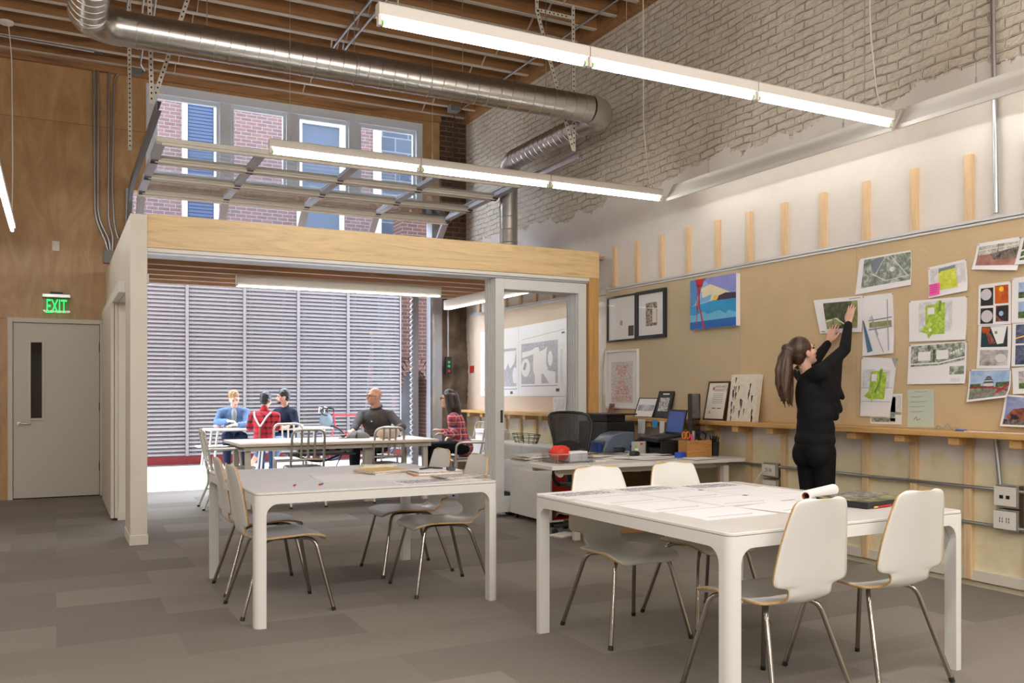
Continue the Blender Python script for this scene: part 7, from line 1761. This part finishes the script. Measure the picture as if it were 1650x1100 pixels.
MB().prism(rrect(0.13, 0.06, 0.05), lambda a_, b_, d: (0.70+a_, 0.01+b_, d), 0.90, 0.945).build('saddle', M['black'], bi, 0.01, 40)
hd = Vector((math.cos(-0.5-pi/2), math.sin(-0.5-pi/2), 0)); fw_ = Vector((-math.cos(-0.5), -math.sin(-0.5), 0))
MB().tube(fillet([st_, st_ + UP*0.06, st_ + UP*0.07 + fw_*0.09], 0.04), 0.014, 8).build('stem', M['black'], bi, 0, 60)
cb = st_ + UP*0.07 + fw_*0.09
pts = [cb + hd*0.21 - UP*0.13 - fw_*0.02, cb + hd*0.21 - UP*0.12 + fw_*0.07, cb + hd*0.21 - UP*0.03 + fw_*0.10, cb + hd*0.21 + fw_*0.05, cb + hd*0.20, cb, cb - hd*0.20, cb - hd*0.21 + fw_*0.05, cb - hd*0.21 - UP*0.03 + fw_*0.10, cb - hd*0.21 - UP*0.12 + fw_*0.07, cb - hd*0.21 - UP*0.13 - fw_*0.02]
MB().tube(fillet(pts, 0.05, 4), 0.014, 8).build('handlebar', M['black'], bi, 0, 60)
for q in (-1, 1): MB().tube([cb + hd*0.21*q + fw_*0.08, cb + hd*0.21*q + fw_*0.13 + UP*0.03, cb + hd*0.22*q + fw_*0.14 - UP*0.09], 0.010, 6).build('brake_lever', M['white'], bi, 0, 60)
MB().ell(st_ + fw_*0.14 - UP*0.16, (0.13, 0.15, 0.15), None, 18, 12).build('front_bag', mat('silver bag', S(104, 116, 122), 0.45), bi, 0, 80)

# ================================================================== INNER ROOM CREDENZA, BASKET
cr = thing('credenza', 'low white credenza along the inner room wall behind the folding doors', 'cabinet', (5.215, 9.75, 0))
MB().box(-0.24, 0.24, -1.15, 1.15, 0.06, 0.66).build('body', M['laminate'], cr, 0.004, 0); MB().box(-0.20, 0.24, -1.12, 1.12, 0.0, 0.06).build('plinth', M['black'], cr, 0, 0)
for k in range(3): MB().box(-0.252, -0.24, -1.14+0.762*k, -1.14+0.752+0.762*k, 0.07, 0.65).build('door', M['laminate'], cr, 0.002, 0)
wb = thing('wire_basket', 'black wire basket on the white credenza behind the glass', 'basket', (5.16, 9.62, 0.6605))
for z, k in ((0.02, 0.80), (0.07, 0.9), (0.115, 1.0)): MB().tube([(0.12*k*math.cos(a), 0.30*k*math.sin(a), z) for a in [2*pi*i/28 for i in range(28)]], 0.004, 6, True).build('hoop', M['black'], wb, 0, 60)
for i in range(14):
    a = 2*pi*i/14; MB().tube([(0.09*math.cos(a), 0.22*math.sin(a), 0.004), (0.096*math.cos(a), 0.24*math.sin(a), 0.02), (0.12*math.cos(a), 0.30*math.sin(a), 0.115)], 0.003, 6).build('wire', M['black'], wb, 0, 60)
stack('paper_stack', 'pile of white paper on the credenza behind the plaid woman', 'paper stack', (5.20, 10.65, 0.661), 0.0, 0.30, 0.42, [('papers', 0.05, M['paper'], 0, 0, 0), ('papers', 0.04, M['paper2'], 0.01, 0.01, 0.04), ('papers', 0.05, M['paper'], -0.01, 0, -0.03)])

# ================================================================== DESK CLUTTER
zd = 0.7225
def on_desk(u, v): return PZ(u, v, zd)
# newspapers, wire tray with a red bag
p = on_desk(858, 741)
stack('newspaper', 'crumpled newspaper pile at the left end of the desk', 'newspaper', (3.60, 6.55, zd), 0.2, 0.34, 0.26, [('section', 0.008, M['news'], 0, 0, 0), ('section', 0.010, M['paper2'], 0.02, 0.01, 0.12), ('section', 0.010, M['news'], -0.02, 0.0, -0.10), ('section', 0.008, M['paper'], 0.01, -0.01, 0.2), ('section', 0.008, M['news'], -0.01, 0.02, 0.02)])
tr = thing('wire_tray', 'clear letter tray with wire rim at the front edge of the desk', 'tray', (3.72, 6.22, zd), 0.05)
clr = glass_mat('clear tray plastic', (0.90, 0.91, 0.92), 2.5)
MB().box(-0.17, 0.17, -0.12, 0.12, 0, 0.004).build('floor_plate', clr, tr, 0, 0)
for a_ in ((-0.17, 0.17, -0.122, -0.119, 0.004, 0.075), (-0.17, 0.17, 0.119, 0.122, 0.004, 0.075), (-0.172, -0.169, -0.12, 0.12, 0.004, 0.075), (0.169, 0.172, -0.12, 0.12, 0.004, 0.075)): MB().box(*a_).build('side_plate', clr, tr, 0, 0)
MB().tube([(-0.17, -0.12, 0.075), (0.17, -0.12, 0.075), (0.17, 0.12, 0.075), (-0.17, 0.12, 0.075)], 0.003, 6, True).build('rim', M['steel'], tr, 0, 60)
for x in (-0.17, -0.06, 0.06, 0.17): MB().cyl((x, -0.121, 0.0), (x, -0.121, 0.075), 0.0025, n=6).build('post', M['steel'], tr, 0, 0)
g = MB(); g.ell((3.665, 6.25, zd+0.072), (0.095, 0.07, 0.066), None, 16, 10); rn = random.Random(2)
g.v = [(x + rn.uniform(-0.010, 0.010), y + rn.uniform(-0.010, 0.010), max(z, zd+0.006) + rn.uniform(0, 0.008)) for x, y, z in g.v]
tag(g.build('red_bag', mat('red bag', S(226, 52, 34), 0.5), None, 0, 30), 'crumpled red bag stuffed in the clear tray', 'bag')
tag(MB().box(-0.09, 0.09, -0.05, 0.05, 0, 0.085).build('tissue_pack', [M['paper']], None, 0.008, 0, (0, 0, 0)), 'white and blue tissue pack in the clear tray', 'tissue pack')
tp = bpy.data.objects['tissue_pack']; tp.location = (3.80, 6.22, zd+0.0045); tp.rotation_euler = (0, 0, 0.08)
for q in tp.data.polygons: pass
kb = thing('keypad', 'small white keypad beside the clear tray on the desk', 'keypad', (3.985, 6.17, zd), 0.05)
MB().box(-0.055, 0.055, -0.045, 0.045, 0, 0.016).build('case', M['plate'], kb, 0.003, 0)
for i in range(4):
    for j in range(3): MB().box(-0.045+0.024*i, -0.027+0.024*i, -0.035+0.024*j, -0.017+0.024*j, 0.016, 0.019).build('key', M['ink_soft'], kb, 0, 0)
pl = [((4.15, 6.30), 0.3, 'below the mouse'), ((4.32, 6.52), -0.2, 'left of the mouse'), ((4.62, 6.42), 0.5, 'right of the mouse'), ((4.88, 6.25), -0.35, 'before the wooden box'), ((4.92, 6.02), 0.12, 'at the front edge by the wooden box'), ((4.50, 6.18), 0.05, 'nearest the front edge'), ((4.72, 6.62), 0.9, 'by the grey tissue box'), ((4.95, 6.95), 0.2, 'under the printer'), ((4.40, 6.30), -0.5, 'second below the mouse'), ((4.25, 6.60), 0.6, 'near the mesh chair'), ((4.55, 6.30), -0.15, 'crossing others before the mouse'), ((4.78, 6.50), 0.15, 'before the green capped bottle')]
for k, (c, a, lab) in enumerate(pl): flat('paper', 'loose white sheet on the cluttered desk, ' + lab, 'paper', (c[0], c[1], zd+0.0011*k), a, 0.297, 0.21, M['paper'] if k % 3 else M['paper2'], 'loose sheets on the desk', 0.001)
tag(MB().ell((4.60, 6.52, zd+0.022), (0.058, 0.034, 0.030), Matrix.Rotation(0.1, 3, 'Z'), 18, 10).build('computer_mouse', M['black'], None, 0, 60), 'black computer mouse among the papers on the desk', 'mouse')
# printer on the return, blue grey machine before it
pn = thing('printer', 'black printer with its lid open behind the mesh chair', 'printer', (4.96, 7.52, zd), -pi/2 + 0.1)
MB().box(-0.22, 0.22, -0.19, 0.19, 0, 0.28).build('body', M['black'], pn, 0.012, 0)
MB().box(-0.15, 0.15, -0.12, 0.12, 0.28, 0.345).build('neck', M['black'], pn, 0.004, 0)
MB().box(-0.24, 0.24, -0.22, 0.20, 0.345, 0.36).build('lid', M['black'], pn, 0.004, 0)
MB().box(-0.17, 0.17, -0.26, -0.19, 0.08, 0.09).build('paper_tray', M['dark_metal'], pn, 0.003, 0)
sc_ = thing('scanner', 'blue grey desktop machine with a curved front, right of the mesh chair', 'machine', (4.80, 7.15, zd), 0.0)
MB().prism([(-0.20, 0), (0.16, 0), (0.16, 0.19), (0.02, 0.19), (-0.08, 0.165), (-0.15, 0.11), (-0.19, 0.04)], lambda a_, b_, d: (a_, d, b_), -0.12, 0.12).build('case', mat('blue grey plastic', S(98, 108, 122), 0.4), sc_, 0.008, 40)
MB().prism([(-0.205, 0.01), (-0.165, 0.105), (-0.172, 0.11), (-0.212, 0.012)], lambda a_, b_, d: (a_, d, b_), -0.10, 0.10).build('feed_slot', M['dark_metal'], sc_, 0, 0)
MB().box(-0.25, -0.21, -0.11, 0.11, 0, 0.10).build('front_tray', mat('blue tray', S(36, 66, 128), 0.4), sc_, 0.004, 0)
# cables and small things
for k, (c, m, lab) in enumerate((((4.70, 6.90), M['black'], 'black coiled cable on the desk before the blue grey machine'), ((4.80, 6.78), mat('blue cable', S(40, 96, 190), 0.4), 'blue coiled cable on the desk beside the black one'))):
    tag(MB().tube([(c[0] + (0.05+0.012*math.sin(5*a))*math.cos(a), c[1] + 0.05*math.sin(a), zd+0.012+0.004*k+0.0025*a) for a in [0.45*i for i in range(40)]], 0.005, 6).build('coiled_cable', m, None, 0, 60), lab, 'cable')
tag(MB().cyl((4.72, 6.66, zd), (4.72, 6.66, zd+0.06), 0.016, n=14).cyl((4.72, 6.66, zd+0.06), (4.72, 6.66, zd+0.085), 0.010, n=12, m=1).build('glue_bottle', [M['white'], mat('green top', S(110, 206, 50), 0.4)], None, 0, 35), 'small white bottle with a bright green top on the desk', 'bottle')
tb = thing('tissue_box', 'pale grey carton with red and yellow marks below the hanging list', 'box', (4.80, 6.74, zd), 0.25)
MB().box(-0.05, 0.05, -0.045, 0.045, 0, 0.115).build('carton', mat('grey carton', S(192, 186, 176), 0.6), tb, 0.003, 0)
MB().box(-0.030, 0.005, -0.0458, -0.045, 0.09, 0.105).build('red_mark', M['red'], tb, 0, 0); MB().box(-0.045, -0.030, -0.0458, -0.045, 0.09, 0.105).build('yellow_mark', M['sun'], tb, 0, 0)
# phone, laptop on a stand, monitor
ph = thing('desk_phone', 'black desk phone tilted beside the laptop', 'phone', (5.02, 6.98, zd), -1.2)
MB().prism([(-0.10, 0), (0.10, 0), (0.10, 0.09), (-0.10, 0.02)], lambda a_, b_, d: (d, a_, b_), -0.09, 0.09).build('base', M['black'], ph, 0.006, 0)
MB().tube(fillet([(-0.06, -0.10, 0.045), (-0.06, -0.06, 0.075), (-0.06, 0.06, 0.125), (-0.06, 0.10, 0.115)], 0.03), 0.02, 8).build('handset', M['black'], ph, 0, 60)
for i in range(3):
    for j in range(4): MB().box(0.0+0.025*i, 0.018+0.025*i, -0.06+0.03*j, -0.042+0.03*j, 0.043+0.0105*j, 0.051+0.0105*j).build('key', M['dark_metal'], ph, 0, 0)
lp = thing('laptop', 'open black laptop with a blue screen on a black stand', 'laptop', (5.0, 6.63, zd), math.radians(-100))
MB().box(-0.16, 0.16, -0.14, 0.12, 0.118, 0.130).build('stand', M['black'], lp, 0.004, 0)
for x in (-0.15, 0.15): MB().box(x-0.008, x+0.008, -0.10, 0.10, 0, 0.118).build('stand_foot', M['black'], lp, 0.002, 0)
MB().box(-0.13, 0.13, -0.09, 0.09, 0, 0.06).build('dock', M['black'], lp, 0.006, 0)
tilt = Matrix.Translation((0, -0.02, 0.146)) @ Matrix.Rotation(math.radians(7), 4, 'X')
MB().box(-0.17, 0.17, -0.125, 0.125, 0, 0.022, 0, tilt).build('base', M['black'], lp, 0.003, 0)
for i in range(12):
    for j in range(4): MB().box(-0.145+0.0243*i, -0.1255+0.0243*i, -0.03+0.03*j, -0.008+0.03*j, 0.022, 0.0245, 0, tilt).build('key', M['dark_metal'], lp, 0, 0)
MB().box(-0.045, 0.045, -0.11, -0.055, 0.022, 0.0228, 0, tilt).build('touchpad', M['dark_metal'], lp, 0, 0)
scr = Matrix.Translation((0, 0.108, 0.181)) @ Matrix.Rotation(math.radians(-12), 4, 'X')
ls_ = MB().box(-0.17, 0.17, -0.006, 0.006, 0, 0.235, 0, scr).build('screen_lid', M['black'], lp, 0.003, 0)
MB().box(-0.152, 0.152, -0.0072, -0.006, 0.022, 0.215, 0, scr).build('display', emit('lit blue display', (0.020, 0.045, 0.17), 1.0), ls_, 0, 0)
mn = thing('monitor', 'tall black monitor seen from behind beside the laptop', 'monitor', (5.175, 6.40, zd), math.radians(36))
MB().box(-0.15, 0.15, -0.02, 0.02, 0.055, 0.56).build('screen_back', mat('glossy dark case', (0.018, 0.016, 0.013), 0.18), mn, 0.006, 0)
MB().box(-0.04, 0.04, -0.03, 0.03, 0.012, 0.08).build('neck', M['black'], mn, 0.004, 0); MB().prism(rrect(0.11, 0.09, 0.05), XY, 0, 0.012).build('foot', M['black'], mn, 0.002, 40)
MB().box(0.05, 0.09, -0.05, -0.02, 0.20, 0.215).build('plug', mat('blue plug', S(40, 50, 130), 0.4), mn, 0.003, 0)
MB().tube(fillet([(0.09, -0.045, 0.207), (0.17, -0.07, 0.19), (0.24, -0.03, 0.10), (0.27, 0.0, 0.01)], 0.1), 0.006, 6).build('cable', M['black'], mn, 0, 60)
# wooden box with scissors, black pen cup
wp = on_desk(1117, 735)
wbx = thing('wooden_box', 'wood grained box full of pens and orange scissors on the desk', 'box', (5.03, 6.21, zd), -0.12)
f = MB(); f.box(-0.125, 0.125, -0.075, -0.067, 0, 0.150); f.box(-0.125, 0.125, 0.067, 0.075, 0, 0.150); f.box(-0.125, -0.117, -0.067, 0.067, 0, 0.150); f.box(0.117, 0.125, -0.067, 0.067, 0, 0.150); f.box(-0.117, 0.117, -0.067, 0.067, 0, 0.008)
f.build('box', wood_mat('figured veneer', S(176, 126, 68), 'x', 0.4, 0.5, 3, cross=3), wbx, 0.002, 0)
bz = Vector(wbx.location)
sx_ = thing('scissors', 'orange handled scissors standing in the wooden box', 'scissors', (bz.x-0.10, bz.y, zd+0.009))
for q in (-1, 1): MB().tube([(q*0.022 + 0.020*math.cos(a), 0, 0.185 + 0.030*math.sin(a)) for a in [2*pi*k/14 for k in range(14)]], 0.006, 6, True).build('handle', mat('orange plastic', S(236, 130, 24), 0.4), sx_, 0, 60); MB().bar((q*0.012, 0, 0.155), (q*0.004, 0, 0.0), 0.010, 0.003).build('blade', M['steel'], sx_, 0, 0)
for dx, dyy, h, m, lab, nm, rr_ in ((-0.035, 0.0, 0.20, M['pink'], 'pink marker standing in the wooden box', 'marker', 0.010), (0.0, 0.02, 0.23, M['steel'], 'grey bottle standing in the wooden box behind the scissors', 'bottle', 0.016), (0.045, -0.01, 0.165, M['black'], 'black stapler end poking out of the wooden box', 'stapler', 0.018), (-0.07, 0.03, 0.19, M['red'], 'red pen standing in the wooden box', 'pen', 0.006)):
    tag(MB().cyl((bz.x+dx, bz.y+dyy, zd+0.009), (bz.x+dx, bz.y+dyy, zd+h), rr_, n=12).build(nm, m, None, 0, 35), lab, nm)
pc = on_desk(1151, 734)
cu = thing('pen_cup', 'tall black pen cup with dark pen tops on the desk', 'cup', (pc.x, pc.y, zd))
MB().lathe([(0.0, 0.0), (0.040, 0.0), (0.046, 0.12), (0.049, 0.125), (0.044, 0.125), (0.040, 0.006), (0.0, 0.006)], (0, 0, 0), 20).build('cup', M['black'], cu, 0, 40)
g = MB()
for k in range(15): a = 2*pi*k/15; rr2 = 0.030 if k % 2 else 0.016; g.cyl((rr2*0.5*math.cos(a), rr2*0.5*math.sin(a), 0.01), (rr2*1.3*math.cos(a), rr2*1.3*math.sin(a), 0.155+0.012*(k % 3)), 0.006, n=6)
g.build('bristles', M['black'], cu, 0, 0)['kind'] = 'stuff'
tag(MB().box(-0.05, 0.05, -0.03, 0.03, 0, 0.05).build('sponge', mat('blue foam', S(40, 84, 190), 0.7), None, 0.006, 0, (0, 0, 0)), 'blue foam block left of the wooden box', 'sponge')
sp_o = bpy.data.objects['sponge']; sp_o.location = (bz.x-0.18, bz.y-0.02, zd); sp_o.rotation_euler = (0, 0, 0.4)
pw = PZ(908, 864, 0.0)
stack('newspaper', 'folded newspaper lying on the carpet under the desk', 'newspaper', (pw.x, pw.y, 0.001), 0.3, 0.22, 0.16, [('section', 0.012, M['news'], 0, 0, 0), ('section', 0.010, M['paper2'], 0.01, 0.0, 0.1)])
